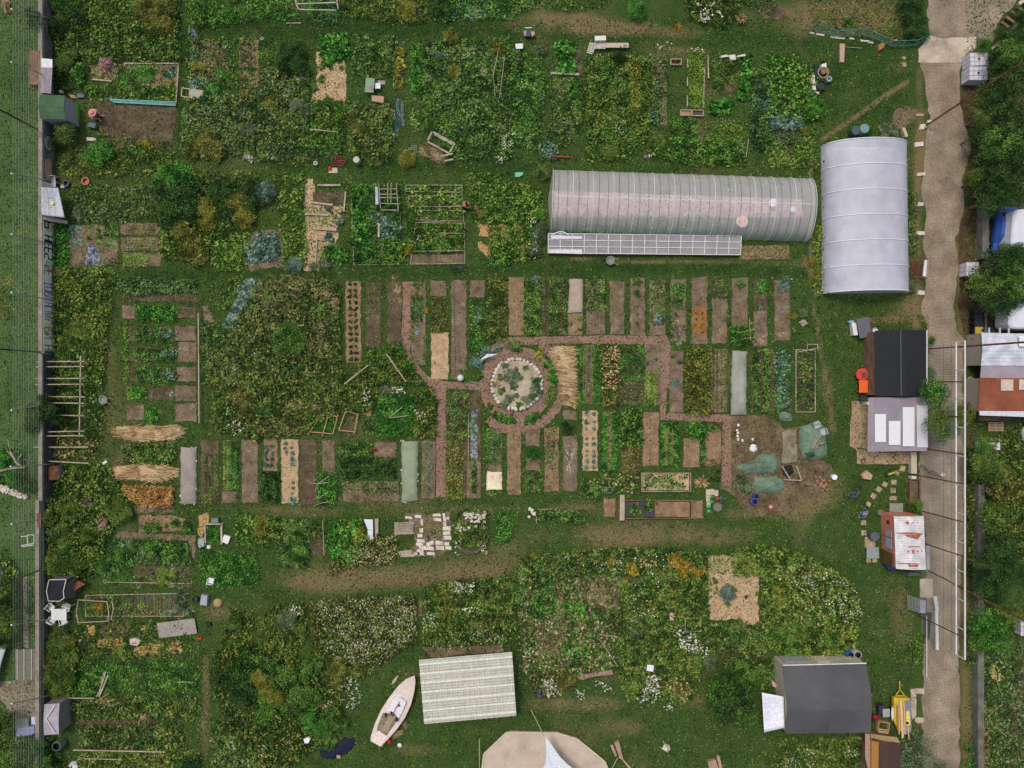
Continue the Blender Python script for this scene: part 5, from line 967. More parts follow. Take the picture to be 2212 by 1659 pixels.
SN([(1000,715),(1195,705),(1195,815),(1010,820)],0,1.4,420,'straw','pale reed straw heap, left one of middle pair',.4,wob=.16,w=.03);SN([(1240,700),(1480,715),(1490,790),(1300,840),(1200,800),(1280,750)],-.15,1.5,520,'straw','pale reed straw heap, right one of middle pair',.4,wob=.25,w=.03)
MS([(1070,880),(1500,880),(1500,1040),(1420,1060),(1250,1050),(1120,980)],'wheat','golden standing wheat patch below straw heaps',.7,.2,260,tilt=.5,asp=.3,az=R(190),name='wheat',cat='wheat')
MS([(1070,520),(1520,490),(1530,670),(1300,700),(1080,680)],'mid','dark bushy crop between straw heaps',.5,.17,90,gap=.1);MS((1070,490,1530,690),'dry','dry stems in crop between straw heaps',.5,.14,22,gap=.4)
bed((1150,1050,1500,1110),soil,'thin bare strip below wheat',h=.01,amp=.12)
BU([(570,1100,110,1.6)],1.6,'big','weed','yellow-green rosette-like shrub near wall');BU([(1040,1110,120),(960,1040,90),(1110,1140,60)],1.3,'big','weed','bushy green shrub beside thin poles')
PT([(470,690),(960,690),(1050,900),(1150,1100),(980,1250),(820,1659),(420,1659),(430,900)],['mid','dark','weed','olive'],'overgrown slope along lower wall',.8,60,.08)
BU([(500,1300,130),(560,1450,140),(470,1560,130),(640,1580,110),(430,1150,80),(760,1300,90)],1.6,'big','weed','green shrub of long hedge along lower wall')
BU([(880,1210,70),(740,1030,60)],.9,'bushy','pink','pinkish flowering shrub in overgrown slope','flowering_shrub')
PT([(820,1330),(1640,1360),(1650,1540),(1160,1560),(960,1640),(780,1659)],['lush','mid','sage'],'leafy vegetable plot in lower left',.45,55,.12);BU([(1000,1470,110),(870,1560,100),(1290,1420,110),(1130,1430,60)],.8,'big','mid','');PL([(1380,1400,80),(1520,1440,100),(1600,1500,60)],'bushy','mid','low round vegetable plant in lower-left plot')
bed([(1010,1270),(1690,1310),(1690,1500),(1640,1560),(1170,1560),(1200,1500),(1640,1480),(1640,1350),(1000,1330)],soil,'pale trodden edge of lower-left vegetable plot',h=.02,amp=.08);bed([(1190,1140),(1420,1130),(1600,1160),(1600,1270),(1200,1290)],s1,'soil with straw and young plants above lower-left plot',h=.03,amp=.1);PL([(1290,1230,60),(1360,1240,50),(1520,1200,50),(1620,1230,55),(1440,1220,24)],'bushy','mid','')
bed([(1170,1565),(1635,1580),(1660,1700),(1660,1765),(1160,1720)],s2,'dark framed bed with pot rings, lower left',h=.03);PL([(1420,1610,55),(1500,1640,50),(1410,1690,60)],'bushy','lime','');PL([(1575,1600,26),(1500,1585,24),(1330,1640,22),(1480,1740,24),(1560,1750,24),(1200,1740,24)],'cabbage','sage','')
bed([(1720,1130),(1800,1110),(1800,1200),(1740,1340),(1700,1300)],lambda:MC['gold_straw'],'straw-coloured path beside sunken green frame','straw mulch','straw_patch',.02,'golden straw patches',.1)
MS([(1785,1215),(1920,1215),(1925,1380),(1790,1370)],'lush','bright green grass inside open concrete frame',.15,.13,140)
MS([(1740,1440),(2212,1450),(2250,1700),(2160,1760),(1780,1750),(1720,1600)],'lush','low bright-green groundcover below open frame',.3,.14,130,gap=.05);MS([(1760,1440),(1900,1440),(1800,1659),(1720,1600)],'lime','yellow-green left edge of groundcover',.3,.14,40,gap=.3)
PT([(2040,1130),(2212,1120),(2260,1380),(2040,1390)],['mid','lush','lime'],'bushy plants in frame right of concrete frame',.5,70,.1)
tl(1,2)
PT([(20,1140),(200,1140),(220,1390),(0,1390)],['mid','lime','olive'],'yellow-green bushes left of stone paving',.6,70,.1);BU([(40,1200,80),(20,1290,70)],.9,'big','yel','')
PT([(160,1170),(460,1160),(470,1600),(180,1560)],['mid','blue','weed'],'spreading bean and squash patch',.5,60,.12);BU([(330,1290,100),(350,1420,110),(300,1500,80)],.8,'big','mid','');PL([(220,1370,60),(240,1480,60),(200,1250,50)],'tuft','sage','pale spiky leaves at left of bean patch','plant')
bed([(460,1330),(590,1300),(600,1470),(470,1490)],s2,'dark soil patch with white petals',h=.02,amp=.12);PT([(470,1160),(610,1160),(600,1320),(480,1320)],['mid','dark'],'growth above dark soil patch',.4,50,.2)
MS([(640,1240),(740,1160),(900,1170),(940,1260),(900,1420),(830,1540),(680,1520),(620,1400)],'lush','squash patch with yellow flowers',.45,.26,75,gap=.05,asp=.8);MS([(700,1180),(940,1200),(900,1500),(800,1500)],'lime','yellowing squash leaves',.5,.24,30,gap=.2,asp=.8);PL([(780,1178,11),(818,1172,11),(895,1208,12),(904,1254,16),(900,1278,14),(775,1375,12),(905,1362,12),(768,1550,12),(545,1240,11),(512,1297,9),(570,1485,12),(695,1345,10),(928,1230,10)],'small','gold','yellow squash blossom in squash patch','flower',z=.42)
PT([(860,1300),(1230,1300),(1220,1500),(1100,1570),(900,1560),(640,1640),(660,1540)],['wild','mid','olive'],'wildflower strip below white bench boards',.55,70,.1);FL([(860,1340),(1220,1300),(1210,1520),(640,1620),(660,1540)],260,'white','',.6,.075,clump=.3);FL([(900,1430),(1200,1430),(1200,1540),(900,1540)],100,'straw','',.6,.11)
PT([(1740,1080),(2000,1080),(2010,1300),(1990,1400),(1740,1400),(1700,1250)],['wild','mid','weed'],'herbs around stone heap',.3,40,.3);FL((1715,1340,1770,1480),30,'white','',.5,.12,clump=.1);FL((1950,1400,2000,1470),24,'white','',.5,.12,clump=.1)
MS([(2080,1090),(2212,1080),(2212,1380),(2080,1380)],'lush','leafy rows between leaning poles',.4,.16,80,gap=.15)
tl(2,2)
MS([(225,1085),(560,1090),(640,1130),(620,1200),(230,1190)],'mid','oblong green hummock framed by sticks',.45,.16,110,gap=.08);MS([(350,1080),(640,1080),(640,1200)],'dark','darker right end of oblong hummock',.5,.16,50,gap=.2)
PL([(625,830,40),(700,900,60),(640,900,60),(720,960,50)],'bushy','mid','flowering green bush left of raised bed','bush');FL((610,810,760,980),40,'straw','',.5,.12);PT([(770,770),(1090,790),(1070,930),(780,940)],['mid','weed','dry'],'scruffy patch left of white-edged raised bed',.35,50,.25);FL((780,860,860,950),22,'purp','',.4,.1,clump=.2)
PL([(1640,850,70)],'tuft','straw','pale dried grass tuft right of raised bed','dried_tuft');BU([(1768,795,60)],.9,'bushy','dark','round dark bush at end of wood-chip path')
tl(0,3)
PT([(880,-10),(1660,-10),(1660,60),(940,50)],['mid','lush'],'plants at foot of dark framed bed',.3,40,.25)
bed([(740,160),(1600,150),(1590,345),(745,345)],s2,'dark beds with green pot rings, lower left',h=.04);PL([(1560,200,75),(1600,260,70),(1640,300,60),(1580,150,60)],'tuft','sage','','fern_plant');PL([(1500,320,36),(1440,315,30),(1400,310,26)],'cabbage','sage','');PT([(745,170),(1180,160),(1180,345),(745,345)],['mid','lush'],'greens in left half of ring bed',.35,50,.2);rows((1330,170,1400,320),3,'y','lime','',.12,.1,60,.3);MS([(1200,210),(1260,200),(1300,340),(1190,340)],'lime','',.25,.16,50,gap=.2);PL([(860,260,50)],'bushy','gold','','flowering_plant')
bed((860,395,1115,530),s2,'freshly turned dark soil in lower left',h=.06,amp=.1)
for i,q in enumerate([[(750,420),(830,415),(830,520),(760,500)],[(830,540),(1060,530),(1065,600),(980,640),(850,625)],[(1150,630),(1300,575),(1400,590),(1390,660),(1180,705),(1150,680)],[(1440,630),(1480,570),(1560,560),(1580,680),(1480,680)],[(1215,425),(1265,420),(1270,470),(1220,465)]]):bed(q,lambda:MC['gold_straw'],'ragged golden straw mulch, '+['small patch left of turned soil','broad patch below turned soil','large patch below cloth bundle','right patch with black pot','tiny patch above cloth bundle'][i],'straw mulch','straw_patch',.05,'golden straw patches',.1)
PT([(650,380),(1640,380),(1700,700),(1100,720),(680,700)],['weed','mid','olive'],'rough growth among golden straw patches',.3,30,.4);PL([(1070,640,80)],'bushy','weed','green bush between two large golden patches','bush',hs=.7)
BU([(520,520,90,1.6),(500,620,100,1.7),(560,720,110,1.7),(480,820,110,1.7),(560,880,100,1.6),(420,900,90,1.5),(500,980,70,1.5)],1.6,'big','weed','yellow-green shrub of lower hedge beside yard');BU([(420,740,70),(600,560,70)],1.5,'big','olive','olive shrub of lower hedge')
PT([(440,480),(700,600),(640,1020),(480,1040),(380,950),(400,760)],['mid','weed','olive'],'undergrowth of lower hedge',.9,60,.05)
PT([(660,720),(1700,740),(1720,1000),(1000,1000),(640,1000)],['lush','weed'],'grassy green plot with stacked planks',.3,55,.2);MS((640,900,860,1030),'mid','leafy bed inside plank corner',.4,.17,80,gap=.1)
PT([(620,1040),(1700,1020),(1700,1240),(1300,1240),(620,1220)],['mid','weed','olive','sage'],'mixed vegetable plot with orange blooms, lower left',.45,46,.2);PL([(925,1085,45)],'bushy','dry','brown-leaved round plant in lower-left mixed plot','plant')
bed([(660,1240),(1300,1230),(1400,1290),(700,1320)],s2,'bare brown strip in lower-left mixed plot',h=.02,amp=.1);PT([(680,1280),(1560,1260),(1600,1480),(700,1470)],['mid','sage','olive'],'tomato rows with leaning stakes, lower left',.5,56,.15);PT([(700,1480),(1700,1500),(1740,1700),(700,1700)],['lime','mid','olive'],'yellow-green rows at lower left edge',.5,52,.15);bed((1180,1520,1400,1680),s2,'brown gap in rows at lower left edge',h=.02,amp=.1)
for i,(x,y)in enumerate([(910,1320),(1040,1310),(1125,1325),(965,1355),(1210,1430),(1350,1350),(1260,1300),(1080,1370)]):MB().bm((*g(x-18,y+20),.1),(*g(x+18,y-18),.9),.04).bd('tomato_stake',wm_(),label='short wooden stake leaning in lower-left tomato rows',group='tomato stakes, lower left')
for i,(x0,y0,x1,y1,w_,l)in enumerate([(662,1478,1455,1495,.09,'long pale pole lying across bottom left rows'),(750,1552,1065,1560,.07,'shorter pale pole below long one, bottom left'),(1555,895,1700,897,.05,'thin cane at right of grassy plank plot'),(625,1032,850,1035,.08,'pale plank forming foot of plank corner'),(875,1055,965,992,.05,'thin cane slanting beside plank stack')]):MB().bm((*g(x0,y0),.55),(*g(x1,y1),.55),w_).bd('pole',wm_(),label=l)
for i,(p,q)in enumerate((((908,815),(845,1038)),((922,820),(858,1030)),((945,850),(868,1035)))):MB().bm((*g(*p),.12+.05*i),(*g(*q),.12+.05*i),.12,.05).bd('stacked_plank',wm_(),label='long pale plank in leaning trio, '+['left one','middle one','right one'][i],group='trio of long planks')
MS([(1700,500),(1760,520),(1750,1659),(1700,1659)],'weed','grass verge beside lower left footpath',.2,.13,50,gap=.3)
PT([(1840,640),(2212,560),(2300,1200),(2212,1500),(1950,1300),(1830,900)],['dark','mid','olive'],'tall dark thicket left of boat',.9,62,.03)
BU([(1950,900,140,2),(2080,820,150,2.2),(2150,980,150,2),(2050,1060,120,1.8)],2,'big','dark','dark shrub in thicket left of boat');PL([(2080,1220,50),(1970,1250,46)],'cabbage','sage','pale green plant in lower thicket','plant')
PT([(1830,1240),(2212,1300),(2300,1700),(1850,1700),(1830,1400)],['mid','weed','sage','lime'],'mixed flowering growth at bottom, left of black tarp',.6,56,.1);BU([(1620,1640,120)],1.4,'big','dark','')
PT([(2000,260),(2212,300),(2212,540),(1900,600)],['weed','mid','olive'],'rough growth right of lower footpath',.5,46,.2);BU([(2040,420,80)],1.1,'big','weed','');PL([(2110,630,70)],'squash','lush','big-leaved plant right of lower footpath','squash')
tl(1,3)
PT([(130,240),(440,230),(450,500),(330,700),(60,640),(0,400)],['weed','mid','olive'],'shrubby corner left of white flower meadow',.6,56,.12);BU([(270,370,120)],1.4,'big','sage','');BU([(330,450,100),(50,530,80)],1.2,'big','weed','');FL((330,240,420,320),50,'white','',.8,.12,clump=.1)
PT([(470,220),(1380,140),(1390,560),(1100,740),(900,900),(560,900),(500,600)],['wild','mid','olive','weed'],'white flower meadow above boat',.55,62,.08)
FL([(520,200),(1380,150),(1390,420),(1300,560),(1100,740),(800,740),(620,620),(520,350)],1300,'white','',.65,.085,clump=.38);FL([(520,200),(1380,150),(1390,420),(1100,740),(800,740)],260,'pink','',.65,.075,clump=.3);FL([(520,200),(1380,150),(1390,420),(1100,740),(800,740)],160,'yel','',.65,.08,clump=.3);FL([(800,860),(900,900),(940,1060),(830,1140),(720,980)],170,'white','',.6,.1,clump=.2);FL((580,1050,680,1120),40,'straw','',.9,.12,clump=.1)
BU([(60,800,150,2.1),(200,900,140,2),(120,1030,150,2),(350,900,130,1.8),(450,1050,120,1.7),(300,1120,120,1.6),(60,1200,130,1.8),(640,1200,110,1.6),(720,1280,90,1.5),(480,780,110,1.6)],1.8,'big','mid','green shrub in large shrubbery left of boat');BU([(80,940,110),(180,1040,90),(30,870,80)],2.1,'big','yel','yellow-brown shrub in large shrubbery');BU([(440,1240,120),(560,1340,100)],1.3,'big','lush','bright green shrub above black tarp')
PT([(0,600),(500,720),(800,900),(700,1150),(800,1300),(560,1440),(300,1659),(0,1659)],['dark','mid','olive','weed'],'undergrowth of large shrubbery',.8,60,.03);BU([(700,780,120),(690,900,90)],.9,'big','olive','');BU([(620,1440,90)],.9,'big','mid','')
FL((60,1440,180,1560),40,'white','',.6,.11);FL((230,1370,300,1440),30,'straw','',.6,.12,clump=.1)
PT([(1460,90),(1640,40),(2212,-10),(2260,560),(2000,580),(1450,600)],['mid','wild','weed','olive'],'plot of tussocks above corrugated shelter',.45,56,.12);PL([(1600,180,90),(1650,300,80),(1560,130,70)],'tuft','olive','drooping straw-coloured grass tussock','tussock');PL([(1900,400,90),(2000,440,90),(2060,360,80),(2120,480,80),(2160,300,80),(2000,150,70),(2120,120,70)],'tuft','wild','long-bladed dark tussock above shelter','tussock')
FL([(1690,40),(1890,60),(1870,140),(1740,130)],110,'white','',.6,.12,clump=.1);FL([(1460,280),(1560,330),(1560,460),(1450,420)],50,'white','',.5,.1,clump=.1);FL([(1780,250),(1920,250),(1920,320),(1780,300)],30,'white','',.5,.12,clump=0);FL([(1770,460),(2200,420),(2200,580),(1800,600),(1480,610)],110,'white','',.5,.1,clump=.3);PL([(1745,115,38,.6)],'bushy','straw','round tan dried bush among white flowers','dried_bush')
bed([(1430,610),(1600,620),(2130,590),(2145,650),(1700,690),(1500,720)],soil,'bare trodden strip along top of corrugated shelter',h=.02,amp=.1);bed([(1405,200),(1435,200),(1440,350),(1405,350)],soil,'small bare strip left of tussock plot',h=.01)
tl(2,3)
MS([(-60,-40),(230,-40),(200,340),(0,340)],'mid','tangled growth right of tussock plot',.4,.16,50,gap=.2)
tl(2,2)
PT([(70,1490),(700,1420),(1280,1410),(1680,1440),(1680,1659),(80,1659)],['wild','mid','weed','lush'],'upper edge of big flower plot',.6,60,.12);FL([(440,1430),(760,1420),(1280,1440),(1660,1430),(1660,1659),(1200,1659),(440,1560)],180,'white','',.7,.1)
PL([(850,1520,50),(550,1470,40),(180,1490,36)],'bushy','gold','golden flowering clump at top of big flower plot','flowering_plant');PL([(1030,1600,70),(1400,1520,80),(1480,1580,80),(1600,1620,70),(1000,1640,50)],'bushy','gold','broad orange-yellow flowering clump in big flower plot','flowering_plant')
FL((1100,1500,1230,1560),60,'straw','',.7,.13,clump=.1)
tl(2,3)
PT([(50,-60),(930,-60),(940,300),(880,820),(560,860),(400,1040),(240,1000),(60,760)],['mid','weed','dry','sage'],'left half of big flower plot',.4,44,.22);bed([(390,-30),(480,-10),(640,260),(930,280),(940,-60),(500,-60)],soil,'pale brown open soil with hay in big flower plot',h=.02,amp=.15);bed([(370,100),(450,120),(470,600),(240,700),(200,420),(370,360)],soil,'trodden brown patch in big flower plot',h=.015,amp=.15)
SN([(660,0),(930,0),(930,270),(740,290),(650,200)],1.2,.9,420,'dry','flattened heap of brown hay in big flower plot',.2,wob=.6);SN([(220,480),(440,480),(420,660),(240,700)],.8,.9,200,'dry','thin scatter of dry stems in big flower plot',.2,'dry_stems','dry stems',.7,kind='stuff')
MS([(200,-20),(350,-20),(390,280),(280,360),(190,340)],'lush','leafy vegetables at left of big flower plot',.45,.2,70,gap=.1);MS([(470,220),(620,230),(660,300),(640,400),(560,400),(460,340)],'lush','squash leaves in middle of big flower plot',.45,.26,55,gap=.05,asp=.8);PL([(610,380,48),(590,310,36)],'squash','yel','yellowing squash plant in big flower plot','squash')
PL([(1050,40,66),(1060,385,42),(1060,500,64)],'bushy','sage','pale grey-green dome-shaped bush in column','bush',hs=.8);PL([(690,480,50),(790,420,50),(920,680,60),(370,430,50),(590,770,50),(460,660,40)],'tuft','sage','grey-green radiating plant in big flower plot','plant');PL([(1200,250,34),(1135,430,26),(1310,600,26),(990,10,30)],'small','gold','small golden bloom in right of flower plot','flowers')
PT([(950,-60),(1680,-60),(1700,400),(1960,640),(1640,820),(1560,1080),(1000,1060),(900,820)],['mid','wild','weed','olive'],'right half of big flower plot',.5,56,.12);MS([(1240,-40),(1340,-40),(1330,500),(1330,800),(1270,900),(1230,400)],'lush','green grass path through big flower plot',.12,.12,110)
MS([(430,560),(700,520),(660,700),(430,690)],'lush','dark leafy vegetables in lower part of flower plot',.4,.18,80,gap=.1)
FL([(1410,440),(1480,430),(1640,560),(1680,660),(1560,650),(1440,590)],230,'white','',.8,.14,clump=.15);FL([(1160,830),(1270,850),(1260,1000),(1200,1080),(1090,1060)],260,'white','',.7,.14,clump=.1);FL([(260,860),(340,880),(430,1010),(380,1020),(280,960)],120,'white','',.6,.13,clump=.1);FL([(90,650),(200,640),(140,760),(100,780)],40,'white','',.5,.11,clump=.1);FL([(540,980),(620,980),(610,1040),(560,1040)],40,'white','',.5,.12,clump=0);FL([(700,860),(900,960),(870,1010),(720,930)],50,'white','',.5,.11,clump=.2);FL([(960,100),(1280,50),(1280,400),(1000,300)],60,'white','',.5,.12,clump=.2);FL([(1310,1090),(1390,1090),(1390,1150),(1310,1140)],40,'white','',.3,.11,clump=0);FL([(1330,870),(1450,850),(1560,1000),(1470,1070),(1350,1000)],100,'straw','',.6,.12,clump=.2)
BU([(470,920,100)],1.1,'big','olive','orange-brown bush beside fallen log');PL([(470,900,50)],'bushy','gold','rusty-orange top of bush beside fallen log','flowering_plant');BU([(1065,980,60)],.8,'bushy','lime','pale yellow-green bush beside dense white flowers');BU([(1460,990,85)],.9,'big','olive','olive bush left of large round tree');PL([(1700,470,52)],'tuft','yel','star-shaped yellowish plant in flower plot','plant');PL([(1400,120,110,.4)],'tuft','olive','large radiating brownish plant','plant')
bed([(1690,0),(1695,-170),(1920,-190),(2100,-165),(2130,-60),(2140,400),(2060,440),(2060,500),(2010,480),(1990,380),(1705,380)],st_,'large bright plot mulched with straw and hay',h=.04,amp=.12);MS([(1690,-180),(1920,-190),(2100,-160),(2110,-40),(1700,-20)],'mid','green plants at top of straw-mulched plot',.3,.17,40,gap=.3)
BU([(1870,150,92,.9)],.9,'big','blue','round blue-green bush in middle of straw-mulched plot');PL([(1715,70,16),(1760,50,24),(1718,120,16),(1750,145,18),(1716,178,16),(1765,100,18),(1740,20,20),(1860,240,30),(1700,30,14),(1770,115,12),(2020,180,20),(2110,150,22)],'bushy','mid','small green plant on straw-mulched plot')
PT([(1700,390),(2000,390),(2212,480),(2212,900),(1900,800),(1700,700)],['mid','lush','olive','sage'],'growth below straw-mulched plot',.5,56,.12);BU([(1900,670,80),(1800,720,60)],.9,'big','wild','reddish-brown bush below straw-mulched plot');BU([(1720,760,80)],.9,'big','sage','grey-green bush above large round tree')
BU([(1900,1080,240,4.2)],4.2,'tree','dark','large round green tree on lower lawn','tree','tree');BU([(1790,990,130,3.2),(2010,1190,120,3),(2050,900,130,2.6),(1960,800,110,2.2)],3,'big','mid','smaller crown around large round tree','tree','tree')
tl(3,2)
PT([(-330,1440),(-60,1380),(200,1440),(420,1520),(560,1659),(-300,1659)],['mid','wild','lime','olive'],'upper edge of dense flower bank',.6,62,.1)
tl(3,3,.4358)
PT([(-40,-60),(280,-60),(420,40),(440,180),(430,340),(300,400),(60,400),(-40,300)],['mid','wild','lime','olive'],'dense flower bank beside lower lawn',.7,70,.05);FL([(0,-60),(280,-60),(430,60),(460,180),(400,240),(240,120)],420,'white','',.85,.1,clump=.33);FL([(0,-60),(280,-60),(430,60),(400,240),(240,380)],220,'straw','',.85,.13,clump=.3);BU([(215,265,46),(140,260,40),(60,300,60),(330,330,60),(120,350,60)],1.2,'big','mid','green shrub on dense flower bank');BU([(220,45,26)],1.0,'bushy','sage','pale grey cushion on dense flower bank');PL([(350,290,30),(40,60,40),(60,120,34)],'bushy','yel','yellow-green clump on dense flower bank','flowering_plant')
PT([(-40,400),(40,400),(60,420),(30,560),(-40,560)],['mid'],'growth left of grey-roofed house',.4,60);PT([(60,800),(480,790),(500,960),(0,960)],['weed','mid','olive'],'grassy flowering ground below grey-roofed house',.3,46,.25);FL((80,850,220,950),90,'white','',.4,.1);FL((380,840,440,890),40,'white','',.4,.1,clump=.1)
BU([(740,900,140,3)],3,'needle','sage','large grey-green willow-like tree at bottom right','tree','tree');BU([(640,960,60),(860,960,60)],2.2,'needle','sage','grey-green willow-like shrub at bottom right')
PT([(680,280),(770,290),(770,430),(700,440)],['weed','mid'],'weeds at driveway edge beside thin white rail',.3,50,.2)
tl(3,0)
RT=[(2100,700,200,5.5,'dark'),(1950,850,190,5,'dark'),(1850,1000,130,4.5,'weed'),(2050,1050,200,5.5,'dark'),(2000,1250,200,5.5,'mid'),(2150,1300,180,5.5,'dark'),(1900,1420,170,5,'dark'),(2080,1520,190,5.5,'dark'),(1800,1560,110,4,'mid'),(1900,1650,150,4.5,'dark'),(2080,500,160,4.5,'mid'),(2130,330,120,4,'dark'),(1850,400,80,2.5,'lush'),(2000,320,90,2.5,'dark'),(1790,1180,110,4,'dark'),(2170,180,90,3.5,'dark'),(1950,560,120,4,'dark')]
for i,(x,y,r_,h_,p_)in enumerate(RT):BH(x,y,r_,h_,'tree',p_,'leafy tree in dense row beside upper driveway' if p_!='weed' else 'yellow-green tree in dense row beside upper driveway','tree','tree','tree row beside upper driveway' if p_!='weed' else None)
tl(3,1)
for x,y,r_,h_,p_,l in[(1900,80,170,5,'dark','dark tree above blue car'),(2050,20,150,5,'dark','dark tree at top of caravan yard'),(1990,620,190,5,'dark','dark tree beside white crate'),(1850,800,180,4.5,'weed','yellow-green tree beside white crate'),(2060,780,170,5,'mid','green tree over caravans'),(1960,960,170,4.6,'dark','dark tree above rubbish bins'),(2120,900,120,4.5,'dark','dark tree touching lower caravan'),(2130,560,130,5,'dark','dark tree between two caravans')]:BH(x,y,r_,h_,'tree',p_,l,'tree','tree')
BU([(1390,1560,80),(1400,1290,50)],1.6,'big','lush','light green shrub at right wall of black-roofed shed')
tl(3,2)
for x,y,r_,h_,st,p_,l in[(1400,80,150,5.5,'big','lush','light green tree over corner of black roof'),(1480,330,180,6,'tree','weed','brownish-green tree over clear porch roof'),(1640,250,130,5,'tree','olive','sparse olive tree under white truss'),(1880,700,190,4.5,'tree','weed','green tree below covered hot tub'),(1850,560,120,4,'tree','mid','green tree nearest covered hot tub'),(2050,900,180,4,'big','olive','olive shrubby tree right of truss'),(1950,1150,180,4,'big','weed','yellow-green tree right of truss'),(1980,1420,180,4.5,'tree','dark','dark tree right of pink hut'),(1850,1560,130,4,'tree','dark','dark tree nearest low concrete wall'),(2120,1600,150,4,'tree','dark','dark tree at right edge, lower'),(1280,1060,80,1.6,'big','mid','dark shrub above pink hut')]:BH(x,y,r_,h_,st,p_,l,'tree','tree')
PT([(1700,560),(2300,300),(2300,1659),(1720,1659)],['weed','mid','olive','dark'],'undergrowth right of low concrete wall',.6,50,.15)
tl(3,3,.4358)
for x,y,r_,h_,st,p_,l in[(1100,50,110,4,'tree','dark','dark tree above white tank'),(1110,260,130,4,'tree','lush','fresh green tree beside lower driveway'),(1180,200,80,3.5,'tree','weed','yellow-green tree beside lower driveway'),(1030,330,60,3,'big','mid','green tree beside low wall')]:BH(x,y,r_,h_,st,p_,l,'tree','tree')
PT([(1045,380),(1300,330),(1300,960),(1045,960)],['weed','mid','sage'],'allotment at lower right edge',.3,44,.3);bed([(1230,380),(1300,330),(1300,960),(1200,960),(1210,600)],s2,'brown soil at lower right edge',h=.02,amp=.1)
BU([(1010,420,30),(1000,860,30),(1005,930,30)],1.0,'bushy','lush','green weed bush at low concrete wall')
tl(3,1);ft('litter_verge',[g(*p)for p in((1700,100),(1810,100),(1810,1240),(1690,1230),(1640,1000),(1660,700),(1640,400))],.016,gr('leaf_litter',[(40,34,22),(66,56,36),(88,74,50),(112,96,70)],1.2,11,.8,.05),.1,31)
tl(3,2);ft('litter_verge',[g(*p)for p in((1690,0),(1760,0),(1760,1659),(1700,1659))],.016,MC['leaf_litter'],.1,32)
tl(3,0);ft('litter_verge',[g(*p)for p in((1660,700),(2300,600),(2300,1700),(1690,1700),(1760,1250),(1665,950))],.016,MC['leaf_litter'],.1,33)
tl(3,1);ft('yard_floor',[g(*p)for p in((1860,0),(2400,0),(2400,1250),(1860,1250))],.014,gr('dark_yard',[(40,36,30),(62,56,48),(84,76,66),(108,98,86)],.8,9,.5,.03),.1,34)
tl(0,0,1)
ft('mown_stripes',[P(-60,-60),P(84,-60),P(84,1659),P(-60,1659)],.004,gr('mown_field',[(44,66,32),(62,86,46),(78,100,58),(92,110,68)],.35,10,.8,.06,w2=.55),.05,40)
FL([(0,590),(30,600),(26,680),(0,700)],140,'gold','',.05,.12,clump=.2);FL([(30,620),(84,600),(80,700),(30,690)],60,'gold','',.05,.1,clump=.3)
tl(0,2)
PT([(-60,560),(200,560),(230,800),(330,880),(260,950),(60,860),(-60,860)],['lush','mid','dark'],'dense growth left of wall above rubble',.8,70,.05);BU([(30,680,110),(110,800,80)],1.6,'big','lush','fresh green shrub at left edge');BU([(250,880,80)],1.3,'big','dark','dark rose bush at foot of rubble')
for i in range(120):
 u=random.random();x=-20+u*270+random.uniform(-10,10);y=880+u*100+random.uniform(-34,34)*(1-u*.5)
 if i==0:RB=TH('rubble_heap','long heap of white and pink rubble stones at left edge','rubble heap',(*g(100,930),0));mb=MB()
 mb.ball((*g(x,y),.12+random.random()*.2),random.uniform(.07,.16),6,4,(1.2,.9,.8),.25,i)
mb.bd('stones',sm_(),RB)
PT([(-60,1460),(120,1500),(200,1659),(-60,1659)],['dark','mid','lime'],'dark growth at left edge',.9,60,.05)
tl(0,3)
for x,y,r_,h_,p_ in((40,80,110,3,'mid'),(60,250,120,3.2,'dark'),(70,440,110,3,'weed'),(30,560,90,2.6,'dark'),(20,1250,130,3,'dark'),(150,1560,120,2.2,'weed'),(60,1640,120,2.2,'mid'),(320,1500,120,2.4,'dark'),(380,1600,100,2.2,'mid')):BH(x,y,r_,h_,'big',p_,{'mid':'mid-green','dark':'dark green','weed':'yellow-green'}[p_]+' shrub in dense belt at lower left edge','bush','bush','shrubs of lower left edge, '+p_)
PT([(-60,-40),(190,-40),(200,600),(-60,640)],['dark','mid'],'undergrowth of lower left edge',.9,60,.05);PT([(250,-40),(350,-40),(360,600),(320,640),(250,400)],['weed','mid'],'weeds between yard path and wall',.4,60,.15);PT([(340,1000),(420,1050),(380,1400),(330,1400)],['lime','weed'],'weeds left of grey shed roof',.4,60,.15);PT([(-40,1320),(480,1380),(600,1700),(-40,1700)],['weed','mid','dark'],'growth at bottom left corner',.7,60,.08)
def place(t,x,y,rz=0,z=0,rx=0,ry=0,sc=1):
 p=g(x,y);t.location=(p[0],p[1],z);t.rotation_euler=(rx,ry,rz);t.scale=(sc,sc,sc);return t
def T0(name,label,cat,group=None):return TH(name,label,cat,(0,0,0),group)
def grid(q,nu,nv,zf):return lambda i,j:bil(q,i,j,zf(i,j))
